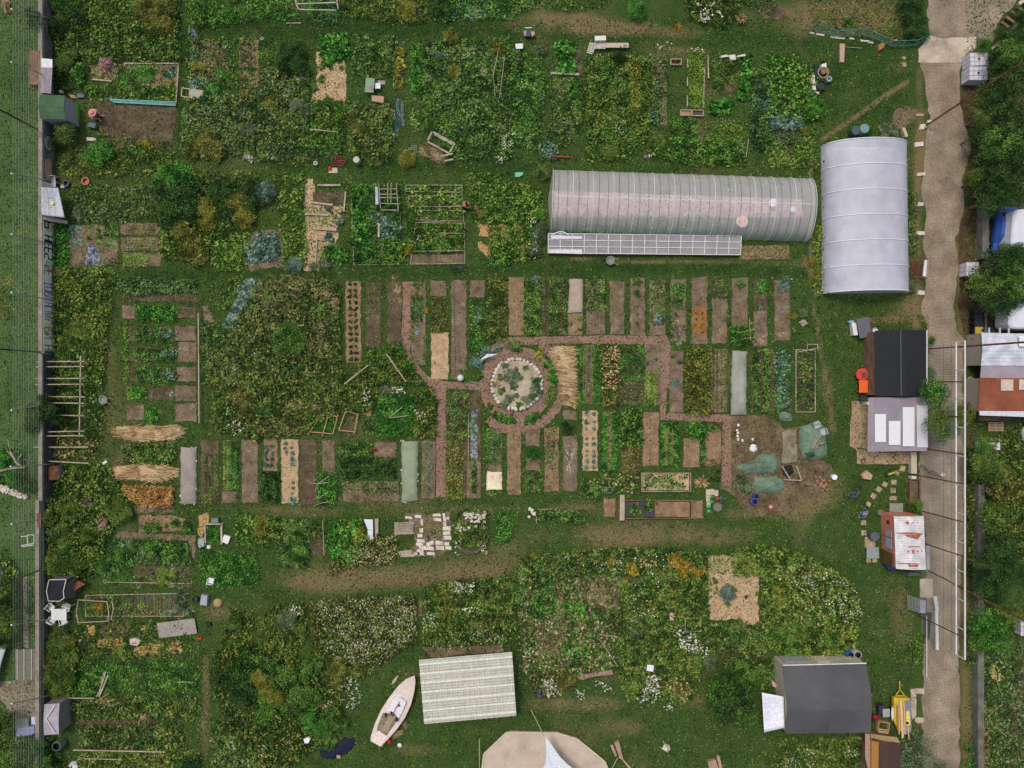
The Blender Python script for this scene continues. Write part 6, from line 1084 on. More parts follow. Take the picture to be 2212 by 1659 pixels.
def house(label,q,ze,zr,axis,roofm,wallm,name='shed',ov=.12,prof=None,cat='shed',corr=0):
 """q: four eave corners (nw, ne, se, sw) as seen from above; ridge along x or y"""
 Q=[a(*p,ze)[:2]for p in q];cx=sum(p[0]for p in Q)/4;cy=sum(p[1]for p in Q)/4;t=TH(name,label,cat,(cx,cy,0))
 k=1-ov/(math.hypot(Q[0][0]-cx,Q[0][1]-cy));W_=[(cx+(p[0]-cx)*k,cy+(p[1]-cy)*k)for p in Q]
 mb=MB();rh=zr-ze;f=prof or(lambda u:1-abs(2*u-1))
 def zf(i,j):return ze+rh*f(j if axis=='x' else i)
 mb.sheet(80 if axis=='y' and corr==2 else 24,24,lambda i,j:bil(Q,i,j,zf(i,j)),.05);mb.bd('roof',roofm,t)
 for e in range(4):
  p,r=W_[e],W_[(e+1)%4];m2=MB();n=12;vs=[]
  for s in range(n+1):
   u=s/n;x_,y_=p[0]+(r[0]-p[0])*u,p[1]+(r[1]-p[1])*u;i={0:u,1:1,2:1-u,3:0}[e];j={0:0,1:u,2:1,3:1-u}[e]
   vs+=[(x_,y_,0),(x_,y_,zf(i,j)-.06)]
  m2.add(vs,[(2*s+2,2*s,2*s+1,2*s+3)for s in range(n)]);m2.bd('wall',wallm,t)
 return t,Q,W_
def slate(name,cols,sx=7,sy=3.2):
 mt,n,b=nm_(name);br=n.nodes.new('ShaderNodeTexBrick');gm=n.nodes.new('ShaderNodeNewGeometry');n.links.new(gm.outputs['Position'],br.inputs['Vector'])
 br.inputs['Scale'].default_value=sy;br.inputs['Color1'].default_value=(*lin(cols[0]),1);br.inputs['Color2'].default_value=(*lin(cols[1]),1);br.inputs['Mortar'].default_value=(*lin(cols[2]),1);br.inputs['Mortar Size'].default_value=.03
 t=tex(n,14,8,.8);r=rp(n,t.outputs[0],[(150,150,150),(255,255,255)],[.3,.7]);mx=n.nodes.new('ShaderNodeMix');mx.data_type='RGBA';mx.blend_type='MULTIPLY';mx.inputs[0].default_value=1
 n.links.new(br.outputs[0],mx.inputs[6]);n.links.new(r.outputs[0],mx.inputs[7]);n.links.new(mx.outputs[2],b.inputs['Base Color']);rough_(b,.9);bump(n,b,t.outputs[0],.5,.02);MC[name]=mt;return mt
def corrug(name,col,d='X',sc=3.0,rust_=None,var=.1):
 mt,n,b=nm_(name);t=tex(n,1.2,6);c=[tuple(v*(1-var)for v in col),col,tuple(min(255,v*(1+var))for v in col)]
 r=rp(n,t.outputs[0],c,[.35,.5,.65]);out=r.outputs[0]
 if rust_:
  t2=tex(n,.9,7,.7);f=rp(n,t2.outputs[0],[(0,0,0),(255,255,255)],rust_);rc=n.nodes.new('ShaderNodeRGB');rc.outputs[0].default_value=(*lin((150,80,50)),1);out=mix(n,f.outputs[0],out,rc.outputs[0])
 n.links.new(out,b.inputs['Base Color']);rough_(b,.55)
 wv=n.nodes.new('ShaderNodeTexWave');gm=n.nodes.new('ShaderNodeNewGeometry');n.links.new(gm.outputs['Position'],wv.inputs['Vector']);wv.bands_direction=d;wv.inputs['Scale'].default_value=sc;bump(n,b,wv.outputs[0],.8,.04);MC[name]=mt;return mt
def roofpatch(name,q,z,col,par,dz=.012):MB().pz([a(*p,z)[:2]for p in q],z+.002,z+dz).bd(name,col if not isinstance(col,tuple)else so(col,.7),par)
tl(3,1)
S1,_,_=house('shed with black shingle gable roof beside driveway',[(922,1198),(1370,1194),(1370,1762),(932,1765)],2.4,3.1,'y',slate('black_shingle',[(34,38,46),(44,48,56),(22,24,30)]),wb_())
MB().bm(a(1146,1196,3.12),a(1150,1762,3.12),.1,.03).bd('ridge_cap',(72,80,84),S1)
MB().bm(a(1372,1194,2.42),a(1372,1660,2.42),.1,.08).bd('gutter',(188,186,184),S1);MB().bm((*g(898,1395),.9),(*g(898,1620),.9),.16,.06).bd('bench_board',(150,132,116),S1)
tl(3,2)
t=TH('clear_porch','porch with clear violet-tinted corrugated roof attached to black-roofed shed','porch',(*g(1115,350),0));Q=[a(*p,2.3)[:2]for p in((858,117),(1370,112),(1372,578),(858,586))]
MB().sheet(200,4,lambda i,j:bil(Q,i,j,2.45-.2*i*0-.15*j+.02*(-1)**int(i*200+.5)),0).bd('corrugated_roof',film('porch_film',(200,188,202),.42,0,.3),t)
for i,q in enumerate([(910,258,1005,500),(1030,318,1130,525),(1150,198,1250,536),(1272,182,1366,545)]):MB().pz([a(x,y,2.2)[:2]for x,y in((q[0],q[1]),(q[2],q[1]),(q[2],q[3]),(q[0],q[3]))],2.47,2.49).bd('white_sheet',so((212,212,216)if i<3 else(196,194,202),.6,.05),t)
for x in(900,1018,1140,1262):MB().bm(a(x,120,2.25),a(x,580,2.25),.1).bd('rafter',(150,130,122),t)
for x,y in((870,570),(1110,575),(1262,575),(870,130)):MB().bm((*a(x,y,2.2)[:2],0),a(x,y,2.3),.1).bd('post',wb_(),t)
for x,y,w_,h_ in((940,515,50,30),(1085,540,60,24)):MB().box((*g(x,y),.4),(m(w_),m(h_),.8)).bd('deck_box',(196,192,190),label='pale box standing under clear porch roof, %s'%('left one' if x==940 else 'right one'))
mb=MB();mb.pz(po((1213,585),(1260,585),(1262,770),(1213,770)),0,.5);mb.bd('low_wall',conc,label='low concrete wall between sand terrace and driveway')
MB().pz(po((1213,790),(1258,790),(1258,815),(1213,815)),0,.55,.03).bd('gate_pillar',(200,190,178),label='square white pillar at end of low wall')
fr([(1208,820),(1290,820),(1290,1020),(1210,1040)],'narrow wooden planter box between two boards beside pink hut',.1,.5,wb_());bed([(1216,826),(1284,826),(1284,1015),(1218,1030)],s2,'dark soil of narrow planter beside pink hut',h=.3,amp=0)
salmon=so((198,120,104),.7,.08,3,'salmon_paint')
S2,Q2,W2=house('salmon-pink hut with rusty white metal roof beside driveway',[(1088,1142),(1345,1140),(1366,1606),(1106,1596)],2.5,2.75,'y',corrug('white_rusty_roof',(206,204,206),'Y',2.2),salmon,'hut',.06,cat='hut')
rm=gr('roof_rust',[(120,56,36),(150,78,50),(176,104,72),(196,140,112)],2.5,9,.3,.01)
for i,q in enumerate([[(1100,1285),(1225,1280),(1345,1283),(1340,1290),(1225,1294),(1150,1295)],[(1170,1300),(1335,1292),(1320,1310),(1290,1342),(1210,1340),(1195,1315)],[(1180,1190),(1205,1180),(1212,1205),(1195,1215)],[(1238,1190),(1252,1190),(1250,1205)],[(1288,1188),(1298,1195),(1290,1208)],[(1190,1408),(1210,1398),(1300,1400),(1320,1408)],[(1235,1430),(1255,1428),(1260,1460),(1240,1465)],[(1195,1440),(1210,1435),(1205,1462)],[(1280,1435),(1300,1440),(1290,1460)],[(1322,1425),(1335,1435),(1328,1462)],[(1112,1545),(1225,1542),(1345,1544),(1340,1552),(1260,1556),(1120,1552)],[(1200,1556),(1300,1556),(1290,1580),(1210,1575)]]):
 MB().sheet(6,3,lambda u,v,q=q:(lambda p:(p[0],p[1],2.522+.25*(1-abs(2*((p[0]-Q2[0][0])/(Q2[1][0]-Q2[0][0]))-1))+.03))(bil([a(*q[0],2.6)[:2],a(*q[1],2.6)[:2],a(*q[len(q)//2],2.6)[:2],a(*q[-1],2.6)[:2]],u,v,0)),0).bd('rust_stain',rm,S2)
wx=W2[0][0]-.02
for y0,y1,z0,z1,c,nm in((1155,1185,1.2,1.6,(60,40,40),'window'),(1230,1290,1.0,2.1,(150,146,150),'window'),(1300,1385,1.0,2.1,(140,156,176),'window'),(1420,1540,.1,2.2,(84,66,42),'door')):
 ya_,yb_=g(0,y0)[1],g(0,y1)[1];p=MB().box((wx-.0,(ya_+yb_)/2,(z0+z1)/2),(.04,abs(ya_-yb_),z1-z0)).bd(nm,so(c,.5),S2)
MB().box((W2[0][0]-.9,g(0,1450)[1],.4),(1.1,1.0,.06)).bd('porch_step',(132,140,136),S2);MB().box((g(1095,0)[0],g(0,1065)[1],.25),(1.2,.8,.06)).bd('porch_step',(126,130,124),S2)

MB().pz([a(*p,.8)[:2]for p in((1028,1540),(1100,1560),(1105,1612),(1040,1600))],.1,.8).bd('blue_tarp',(40,70,140),label='blue tarp bundle at lower corner of pink hut')
MB().pz([a(*p,.9)[:2]for p in((1366,1395),(1398,1400),(1400,1608),(1370,1600))],.85,.9).bd('metal_sheet',corrug('silver_sheet',(180,182,190),'X',5),label='silver corrugated sheet leaning behind pink hut')
MB().pz([a(*p,.5)[:2]for p in((1190,1625),(1300,1612),(1350,1659),(1200,1670))],0,.5,.2).bd('grey_tarp',(76,82,80),label='dark grey tarp heap below pink hut')
tl(3,3,.4358)
S3,Q3,W3=house('large house with flat-pitched dark grey felt roof, lower right',[(71,441),(486,431),(508,776),(88,782)],2.5,3.1,'x',gr('grey_felt',[(60,60,63),(76,76,79),(86,86,88),(98,98,100)],.25,14,.5,.02,w2=.55),so((170,162,144),.8,.12,2,'cream_wall'),'house',.1,cat='house',prof=lambda u:min(1,u*2.6,(1-u)*2.6))
MB().bm((Q3[0][0],Q3[0][1],2.56),(Q3[1][0],Q3[1][1],2.56),.08,.06).bd('gutter',(206,204,204),S3)
p0,p1=W3[0],W3[1]
for u0,u1,c in((.05,.38,(150,152,152)),(.45,.6,(196,186,166))):MB().box((p0[0]+(p1[0]-p0[0])*(u0+u1)/2,(p0[1]+p1[1])/2+.04,1.2),(abs(p1[0]-p0[0])*(u1-u0),.06,1.5)).bd('window',so(c,.4),S3)
tl(0,0,1);MB().sheet(10,10,grid([a(*p,2.4)[:2]for p in((1645,1495),(1692,1504),(1694,1571),(1650,1581))],8,8,lambda i,j:2.5-.25*sin(pi*i)*sin(pi*j)),.02).bd('white_awning',(214,214,224),label='plain white awning sheet at left wall of grey-roofed house',smooth=True)
tl(3,3,.4358)
S4,_,_=house('small shed with brown tiled roof below yellow trailer',[(508,800),(660,828),(650,1080),(500,1080)],1.9,2.4,'y',slate('brown_tiles',[(86,60,50),(100,72,60),(60,42,36)],7,5),wb_(),'shed',.08)
MB().pz([a(*p,2.2)[:2]for p in((482,780),(506,784),(506,1000),(482,900))],2.15,2.2).bd('roof_board',(158,128,110),S4);MB().pz([a(*p,1.9)[:2]for p in((508,783),(640,800),(655,826),(510,812))],1.8,1.93).bd('roof_board',(150,128,92),S4);MB().pz([a(*p,2.2)[:2]for p in((506,812),(542,818),(540,1000),(506,1000))],2.2,2.45).bd('roof_board',(150,108,52),S4)
tl(0,0,1);Q=[a(*p,2.2)[:2]for p in((905.5,1424),(1106,1407),(1115.5,1547),(916,1565))]
t=TH('corrugated_shelter','open shelter with whitish translucent corrugated roof above stage','shelter',(sum(p[0]for p in Q)/4,sum(p[1]for p in Q)/4,0))
MB().sheet(4,136,lambda i,j:bil(Q,i,j,2.35-.25*j+.018*sin(j*2*pi*24)),0).bd('corrugated_roof',corrug('cream_sheet',(172,172,158),'Y',.3,var=.06),t)
mb=MB()
for k in range(7):mb.bm(bil(Q,0,(k+.5)/7,2.42-.25*(k+.5)/7),bil(Q,1,(k+.5)/7,2.42-.25*(k+.5)/7),.16,.05)
mb.bd('overlap_strip',(204,206,198),t);mb=MB()
for k in range(17):mb.bm(bil(Q,(k+.5)/17,0,2.41),bil(Q,(k+.5)/17,1,2.17),.05,.03)
mb.bd('screw_lines',(206,196,182),t)
for u,v in((.03,.03),(.97,.03),(.97,.97),(.03,.97),(.5,.97),(.5,.03)):p=bil(Q,u,v,2.1);MB().bm((p[0],p[1],0),p,.12).bd('post',wb_(),t)
tl(0,0)
S5,_,_=house('small hut with green roof built against boundary wall',[(340,816),(560,824),(566,1026),(345,1026)],2.3,2.5,'x',corrug('green_roof',(60,96,60),'Y',3.0),so((150,150,160),.8),'hut',.08,cat='hut')
tl(0,0);t=TH('glazed_lean_to','white glazed panel leaning beside green-roofed hut','glazed panel',(*g(605,960),0))
MB().add([a(562,852,1.6),a(600,880,.9),(*g(650,912),.3),(*g(650,1075),.3),a(600,1050,.9),a(566,1030,1.6)],[(5,4,3,2,1,0)]).bd('white_sheet',(178,178,190),t);MB().add([a(600,880,.95),(*g(645,905),.34),(*g(645,970),.34),a(602,955,.95)],[(3,2,1,0)]).bd('wooden_window',(96,78,64),t);MB().bm(a(570,940,1.5),(*g(648,990),.36),.06).bd('dark_bar',(40,40,50),t)
t=TH('bench_roof','long narrow grey roof with white end against upper left wall','lean-to',(*g(400,650),0))
MB().pz([a(*p,1.9)[:2]for p in((357,585),(452,588),(440,808),(352,800))],1.85,1.9).bd('grey_roof_panel',(140,130,140),t);MB().pz([a(*p,1.92)[:2]for p in((359,503),(452,512),(452,586),(357,583))],1.87,1.93).bd('white_roof_panel',(214,214,216),t);MB().pz(po((362,510),(450,515),(436,800),(356,795)),0,1.84).bd('box_body',wb_(),t)
tl(0,1);t=TH('white_tarp_shelter','white tarpaulin shelter with blue piping on boundary wall','shelter',(*g(440,100),0));Q=[a(*p,1.9)[:2]for p in((362,-40),(480,-44),(536,215),(366,205))]
MB().sheet(12,12,grid(Q,12,12,lambda i,j:2.0-.5*i-.12*sin(pi*i)*sin(pi*j)),.02).bd('tarpaulin',(182,184,190),t,smooth=True);MB().bm((*Q[3],2.02),(*Q[2],1.52),.06).bd('blue_piping',(44,50,90),t);MB().bm(bil(Q,.02,1.07,1.9),(*g(610,272),.5),.3,.05).bd('fringe_board',wm_(),t)
mb=MB()
for k in range(1,6):mb.bm(bil(Q,0,k/6,2.03),bil(Q,.6,k/6,1.70),.02)
for k in(.3,.6):mb.bm(bil(Q,k,0,2.03-.5*k),bil(Q,k,1,2.03-.5*k),.02)
mb.bd('seam_lines',(214,214,218),t);MB().cyl(a(448,96,1.75),.16,.03,14).bd('yellow_disc',(226,216,130),t)
tl(0,3)
S6,_,_=house('black open-topped shed beside lower boundary wall',[(418,30),(572,28),(560,215),(402,225)],2.0,2.05,'x',gr('black_felt',[(22,24,28),(34,36,40),(44,46,50),(60,62,64)],1,9,.4,.02),so((96,96,96),.8),'shed',.06)
mb=MB();pts=[a(*p,2.12)for p in((424,32),(572,30),(548,132),(555,190),(512,218),(418,215),(402,130))]
for p,q_ in zip(pts,pts[1:]+pts[:1]):mb.bm(p,q_,.06)
mb.bd('pale_rim',(190,184,172),S6);MB().pz([a(*p,1.0)[:2]for p in((570,95),(680,42),(735,72),(640,130))],.95,1.0).bd('red_door',gr('red_boards',[(84,46,44),(112,66,62),(132,84,78),(150,100,92)],3,8,.4,.02),label='dark red door panel lying beside black shed');MB().add([a(572,70,1.9),a(655,10,1.5),(*g(680,60),.2),(*g(600,140),.2)],[(3,2,1,0)]).bd('board_panel',(110,106,102),S6);MB().pz(po((590,140),(655,120),(655,170),(590,190)),0,.4).bd('board_panel',(120,122,124),S6)
t,_,_=house('grey fabric-roofed shed with white zigzag batten, bottom left',[(384,1108),(514,1102),(508,1366),(380,1376)],2.0,2.1,'x',fleece('roof_fabric',[(138,132,140),(158,150,158),(168,162,170),(178,172,180)]),so((120,116,112),.8),'shed',.06)
MB().bm(a(476,1112,2.18),a(398,1232,2.2),.07).bd('batten',wh,t);MB().bm(a(398,1232,2.2),a(476,1360,2.16),.07).bd('batten',wh,t)
MB().pz([a(*p,1.2)[:2]for p in((130,640),(306,628),(302,896),(134,898))],1.15,1.2).bd('ribbed_roof',(104,98,84),label='grey-brown ribbed carport roof left of lower wall')
for k,x in enumerate((150,208,272)):MB().bm(a(x,632,1.24),a(x,896,1.24),.07,.03).bd('white_rib',(176,172,170),label='white rib on ribbed carport roof',cat='batten',group='ribs of ribbed carport roof')
mb=MB()
for x,y in((140,645),(300,636),(298,890),(138,892)):mb.bm((*a(x,y,1.1)[:2],0),a(x,y,1.14),.08)
mb.bd('carport_posts',wb_(),label='four short posts under ribbed carport roof')
MB().pz([a(*p,.5)[:2]for p in((132,1240),(240,1232),(245,1310),(135,1320))],0,.5).bd('grey_bench',(120,128,122),label='grey-green box seat in yard, bottom left',cat='box seat')
MB().pz([a(*p,.6)[:2]for p in((140,1318),(298,1296),(300,1360),(270,1378),(130,1392))],.1,.55,.05).bd('folded_tarp',(124,124,160),label='lavender-blue folded cloth lying over yard seat',cat='cloth');MB().pz(po((290,1200),(330,1205),(332,1272),(290,1268)),0,.35,.02).bd('white_crate',(190,188,206),label='small white crate in yard beside grey shed roof')
MB().sheet(10,14,grid([g(-60,580),g(90,590),g(20,930),g(-60,960)],9,9,lambda i,j:1.0+.35*sin(pi*j)-.5*i),.02).bd('white_tunnel_cover',(176,184,188),label='pale plastic cover bulging in at left edge',cat='plastic cover',smooth=True)
MB().sheet(8,8,grid([g(-60,-60),g(60,-50),g(10,180),g(-60,200)],9,9,lambda i,j:1.0-.5*i),.02).bd('white_tunnel_cover',(140,150,150),label='pale plastic cover higher up at left edge',cat='plastic cover',smooth=True)
MB().tube([(*g(318+46*cos(i*pi/8),1085+46*sin(i*pi/8)),.5)for i in range(16)],.03,6,True).bd('metal_ring',(96,92,86),label='dark metal ring standing by yard path')
tl(0,2);MB().pz(po((-40,1580),(50,1585),(62,1659),(-40,1659)),0,1,.1).bd('white_sheet_box',(160,170,176),label='pale sheeted box cut by left edge')
tl(3,2)
plas=so((206,206,206),.5,.04)
t=TH('boundary_wall','low grey concrete wall right of driveway','wall',(P(2123,0)[0],0,0));tl(3,1)
mb=MB();mb.pz(po((1802,130),(1855,130),(1855,590),(1800,590)),0,.9);mb.pz(po((1820,1050),(1842,1050),(1840,1240),(1820,1240)),0,.9);tl(3,2);mb.pz(po((1765,860),(1820,860),(1822,1659),(1765,1659)),0,.9);tl(3,3,.4358);mb.pz(po((1010,0),(1040,0),(1042,960),(1012,960)),0,.9);mb.bd('masonry',gr('lichen_concrete',[(64,62,56),(92,90,84),(110,108,102),(132,130,122)],1,9,.5,.03),t)
tl(3,1)
def caravan(label,q,dx=0):
 Q=[a(*p,2.5)[:2]for p in q];t=TH('caravan',label,'caravan',(sum(p[0]for p in Q)/4,sum(p[1]for p in Q)/4,0));ww=so((204,206,214),.4,.05,2,'caravan_white')
 r=[];n=len(Q)
 for i in range(n):
  p,c,nx=Q[i-1],Q[i],Q[(i+1)%n]
  for k in range(5):
   u=k/4;b0=tuple(c[j]+(p[j]-c[j])*.16 for j in(0,1));b2=tuple(c[j]+(nx[j]-c[j])*.16 for j in(0,1));r.append(tuple((1-u)**2*b0[j]+2*u*(1-u)*c[j]+u*u*b2[j]for j in(0,1)))
 MB().pz(r,.5,2.35).pz(r,2.35,2.5,.15).bd('body',ww,t);cx,cy=t.location[0],t.location[1]
 for dy in(-.9,.9):MB().box((cx,cy+dy,2.54),(.6,.6,.08)).bd('roof_hatch',(70,72,80),t)
 MB().box((min(p[0]for p in Q)+.35,cy,1.6),(.04,1.2,.6)).bd('window',(50,60,70),t)
 for dy in(-1,1):MB().tube([(cx+1*dx,cy+dy*1.0-.1,.3),(cx+1*dx,cy+dy*1.0+.1,.3)],.3,14).bd('wheel',(30,30,32),t)
caravan('white caravan at right edge, upper one beside blue car',[(2130,150),(2420,130),(2420,490),(2100,470)],0)
caravan('white caravan at right edge, lower one behind trees',[(2100,790),(2460,760),(2460,1190),(2080,1180)],0)
t=T0('parked_car','blue parked car half hidden between trees and upper caravan','car');blue=so((52,84,158),.35,.06,2,'blue_paint')
V=[];prof=[(-2.1,.35),(-2.1,.75),(-1.3,.85),(-.8,1.35),(.9,1.4),(1.5,.95),(2.1,.8),(2.1,.35)]
MB().add([(s*.82*(1 if z<1 else.8),x,z)for s in(-1,1)for x,z in prof],[tuple(range(8)),tuple(reversed(range(8,16)))]+[(i,i+8,(i+1)%8+8,(i+1)%8)for i in range(8)]).bd('body',blue,t)
MB().box((0,.05,1.42),(1.3,1.5,.03)).bd('roof',blue,t);MB().box((0,1.22,1.17),(1.25,.55,.03),rx=-.62).bd('windscreen',so((24,30,40),.15),t)
for x in(-.66,.66):MB().box((x,.05,1.18),(.02,1.5,.3)).bd('side_window',so((24,30,40),.15),t)
for x in(-.84,.84):
 for y in(-1.35,1.35):w_=MB();w_.tube([(x-.1,y,.32),(x+.1,y,.32)],.32,16);w_.bd('wheel',(28,28,30),t);MB().tube([(x-.115,y,.32),(x+.115,y,.32)],.19,12).bd('rim',(150,150,154),t)
for x in(-.6,.6):MB().ball((x,2.06,.62),.1,8,5).bd('headlight',(210,214,220),t)
place(t,1995,340,R(-8))
def tank(x,y,w_,d_,label,rz=0,h=1.1):
 t=T0('water_tank',label,'tank',None);MB().box((0,0,h/2),(w_,d_,h-.08)).bd('container',so((196,192,202),.5,.05,3,'tank_plastic'),t);mb=MB();z=h-.02
 for k in range(5):u=-w_/2+w_*k/4;mb.bm((u,-d_/2,z),(u,d_/2,z),.03);mb.bm((u,-d_/2,0),(u,-d_/2,z),.03);mb.bm((u,d_/2,0),(u,d_/2,z),.03)
 for k in range(4):v=-d_/2+d_*k/3;mb.bm((-w_/2,v,z),(w_/2,v,z),.03);mb.bm((-w_/2,v,0),(-w_/2,v,z),.03);mb.bm((w_/2,v,0),(w_/2,v,z),.03)
 for zz in(.25,.6,.9):
  for s in(-1,1):mb.bm((-w_/2,s*d_/2,zz),(w_/2,s*d_/2,zz),.03);mb.bm((s*w_/2,-d_/2,zz),(s*w_/2,d_/2,zz),.03)
 mb.bd('cage',(150,150,158),t);MB().cyl((0,0,h-.04),.1,.07,12).bd('cap',(60,60,64),t);return place(t,x,y,rz)
tl(3,0);tank(1750,560,1.6,1.15,'white caged water tank by upper driveway, upper of two',.05,1.3);tank(1745,680,1.6,1.2,'white caged water tank by upper driveway, lower of two',.0,1.3)
tl(3,1);tank(1705,680,1.1,1.2,'white caged water tank half under tree at driveway');
def bin_(x,y,col,label,lid=None):
 t=T0('rubbish_bin',label,'bin');MB().cyl((0,0,.1),.34,.95,4,.42).bd('container',so(col,.5),t);MB().box((0,0,1.1),(.62,.7,.09),rx=.06).bd('lid',so(lid or col,.45),t);MB().tube([(-.28,.37,1.02),(.28,.37,1.02)],.03).bd('handle',(30,30,32),t)
 for s in(-1,1):MB().tube([(s*.25-.03,.3,.12),(s*.25+.03,.3,.12)],.12,12).bd('wheel',(24,24,26),t)
 return place(t,x,y,R(90))
for y,l in((1035,'black wheeled bin, topmost of row'),(1085,'black wheeled bin, middle of row'),(1140,'black wheeled bin next to yellow-lidded one')):bin_(1760,y,(36,40,44),l)
bin_(1760,1203,(40,42,42),'bin with yellow lid at lower end of row',(168,148,52));MB().cyl((*g(1788,1203),1.15),.11,.03,12).bd('bin_hole',(30,30,30),label='round black opening in yellow bin lid',cat='opening')
S7,Q7,W7=house('long workshop with white and clear corrugated roofing at right edge',[(1845,1215),(2460,1230),(2460,1505),(1840,1500)],2.4,2.6,'x',corrug('white_metal',(196,200,210),'Y',2.6),so((150,140,130),.8),'workshop',.1,cat='workshop')
MB().pz([a(*p,2.3)[:2]for p in((1840,1500),(2460,1505),(2460,1615),(1832,1605))],2.3,2.35).bd('clear_roof',film('violet_sheet',(164,152,160),.15),S7)
MB().bm(a(2170,1290,2.8),a(2460,1290,2.8),.9,.1).bd('roof_panel',(214,216,222),S7)
for x in(1910,2003,2080):MB().bm(a(x,1172,2.3),a(x,1240,2.3),.16,.05).bd('rafter_end',(160,160,164),S7)
tl(3,2);S8,_,_=house('workshop part with rust-red panelled roof at right edge',[(1828,-52),(2460,-50),(2460,250),(1812,238)],2.4,2.5,'x',gr('rust_red_panels',[(104,62,46),(126,74,54),(138,84,62),(152,100,76)],.6,9,.3,.01),so((150,140,130),.8),'workshop',.1,cat='workshop')
MB().pz([a(*p,2.35)[:2]for p in((1814,232),(2460,238),(2460,292),(1814,270))],2.52,2.58).bd('white_eave',(190,192,204),S8)
for x0,x1,y0,y1 in((2008,2114,-40,58),(2165,2260,-40,50)):MB().pz([a(x,y,2.5)[:2]for x,y in((x0,y0),(x1,y0),(x1,y1),(x0,y1))],2.52,2.58).bd('skylight',(184,172,158),S8)
tl(3,2)
def pallet(x,y,w_,d_,rz,label,z=0,col=None,rx=0,ns=6):
 t=T0('pallet',label,'pallet');mt_=col or so((160,140,108),.7)
 for k in range(ns):MB().box((0,-d_/2+d_*(k+.5)/ns,.13),(w_,d_/ns*.62,.025)).bd('slat',mt_,t)
 for s in(-1,0,1):MB().box((s*w_*.45,0,.06),(.09,d_,.1)).bd('bearer',mt_,t)
 return place(t,x,y,rz,z,rx)
pallet(1960,368,1.35,.85,0,'wooden pallet lying on grass below rust-red roof',.05)
MB().pz(po((1800,275),(2060,285),(2055,318),(1798,315)),0,.4).bd('wooden_steps',wb_(),label='dark wooden step under white eave',cat='step')
t=TH('hot_tub','square tub with white cover and dark frame on paving','tub',(*g(1910,530),0));MB().pz(po((1850,495),(1965,498),(1968,565),(1850,568)),0,.7).bd('white_cover',(200,198,206),t);mb=MB()
for p,q_ in(((1848,492),(1968,495)),((1968,495),(1970,568)),((1970,568),(1848,570)),((1848,570),(1848,492))):mb.bm((*g(*p),.68),(*g(*q_),.68),.1)
mb.bd('dark_frame',(40,40,44),t);MB().pz(po((1768,490),(1815,490),(1815,590),(1766,590)),0,.35).bd('side_box',(92,96,98),t)
ft('paving',[g(*p)for p in((1920,465),(2020,470),(2018,590),(1970,590),(1970,495),(1925,490))],.03,conc,.02,51);
MB().ball((*g(2200,425),.4),.6,12,7,(.7,1.1,.8),.12,4).bd('white_sack',(190,190,198),label='crumpled white sack at right edge')
tl(3,1)
for i,(x,y,c)in enumerate(((1760,1375,(110,108,100)),(1760,1455,(206,206,200)),(1732,1615,(206,204,170)))):MB().lathe((*g(x,y),0),[(.12,0),(.2,.4),(.17,.4),(.1,.1),(0,.1)]).bd('planter',so(c,.6),label=['dark weathered planter','white square planter','cream planter'][i]+' in line right of white truss')
MB().bm((*g(1700,1275),1.0),(*g(1845,1250),1.0),.07).bd('wall_bar',rust,label='thin rusty bar between truss and workshop corner')
tl(3,3,.4358);tank(1245,246,1.0,1.2,'white cube tank at right edge of lower allotment',0,1.0)
for y in(745,782,826,862,935):MB().tube([(*g(1050+14*cos(i*pi/6),y+17*sin(i*pi/6)),.95)for i in range(12)],.025,6,True).bd('hoop',(150,86,56),label='reddish-brown hoop hung on low concrete wall',group='hoops on low concrete wall')
pts=[(*g(1125+34*cos(i*.7)*(1-i/90),480+40*sin(i*.7+.4)),.1+.002*i)for i in range(60)]+[(*g(1140,555),.1),(*g(1160,590),.1)];MB().tube(pts,.025).bd('garden_hose',(176,160,96),label='coiled yellow hose on lower right allotment')
for x0,y0,x1,y1,l in((1085,692,1158,632,'reddish pole lying slantwise on lower right allotment'),(1120,742,1178,792,'thin stick on lower right allotment')):MB().bm((*g(x0,y0),.1),(*g(x1,y1),.1),.09).bd('pole',(150,110,88),label=l)
tl(3,3,.4358);yl=so((186,160,44),.5,.1,3,'yellow_paint');t=TH('trailer','yellow trailer loaded with boards, drawbar pointing up','trailer',(*g(643,680),0))
MB().pz(po((600,584),(680,588),(685,700),(672,752),(625,750),(602,700)),.45,.85).bd('box_body',yl,t);mb=MB()
for p,q_ in(((635,508),(637,555)),((637,550),(612,585)),((637,550),(665,585)),((612,580),(668,580))):mb.bm((*g(*p),.6),(*g(*q_),.6),.07)
mb.bd('drawbar',yl,t)
for x in(598,688):MB().tube([(g(x,660)[0]-.1,g(x,660)[1],.3),(g(x,660)[0]+.1,g(x,660)[1],.3)],.3,16).bd('wheel',(28,28,30),t)
for i,(x0,y0,x1,y1,w_,c)in enumerate(((632,592,642,780,.2,(206,172,136)),(622,610,624,762,.1,(190,150,110)),(647,600,652,760,.12,(186,158,126)),(668,720,672,788,.1,(196,166,110)),(614,620,616,740,.08,(150,100,80)))):MB().bm((*g(x0,y0),.95),(*g(x1,y1),.95),w_,.05).bd('board',so(c,.7),label='pale board on yellow trailer, '+['broad middle one','thin left one','right of broad one','short lower right one','reddish far left one'][i])
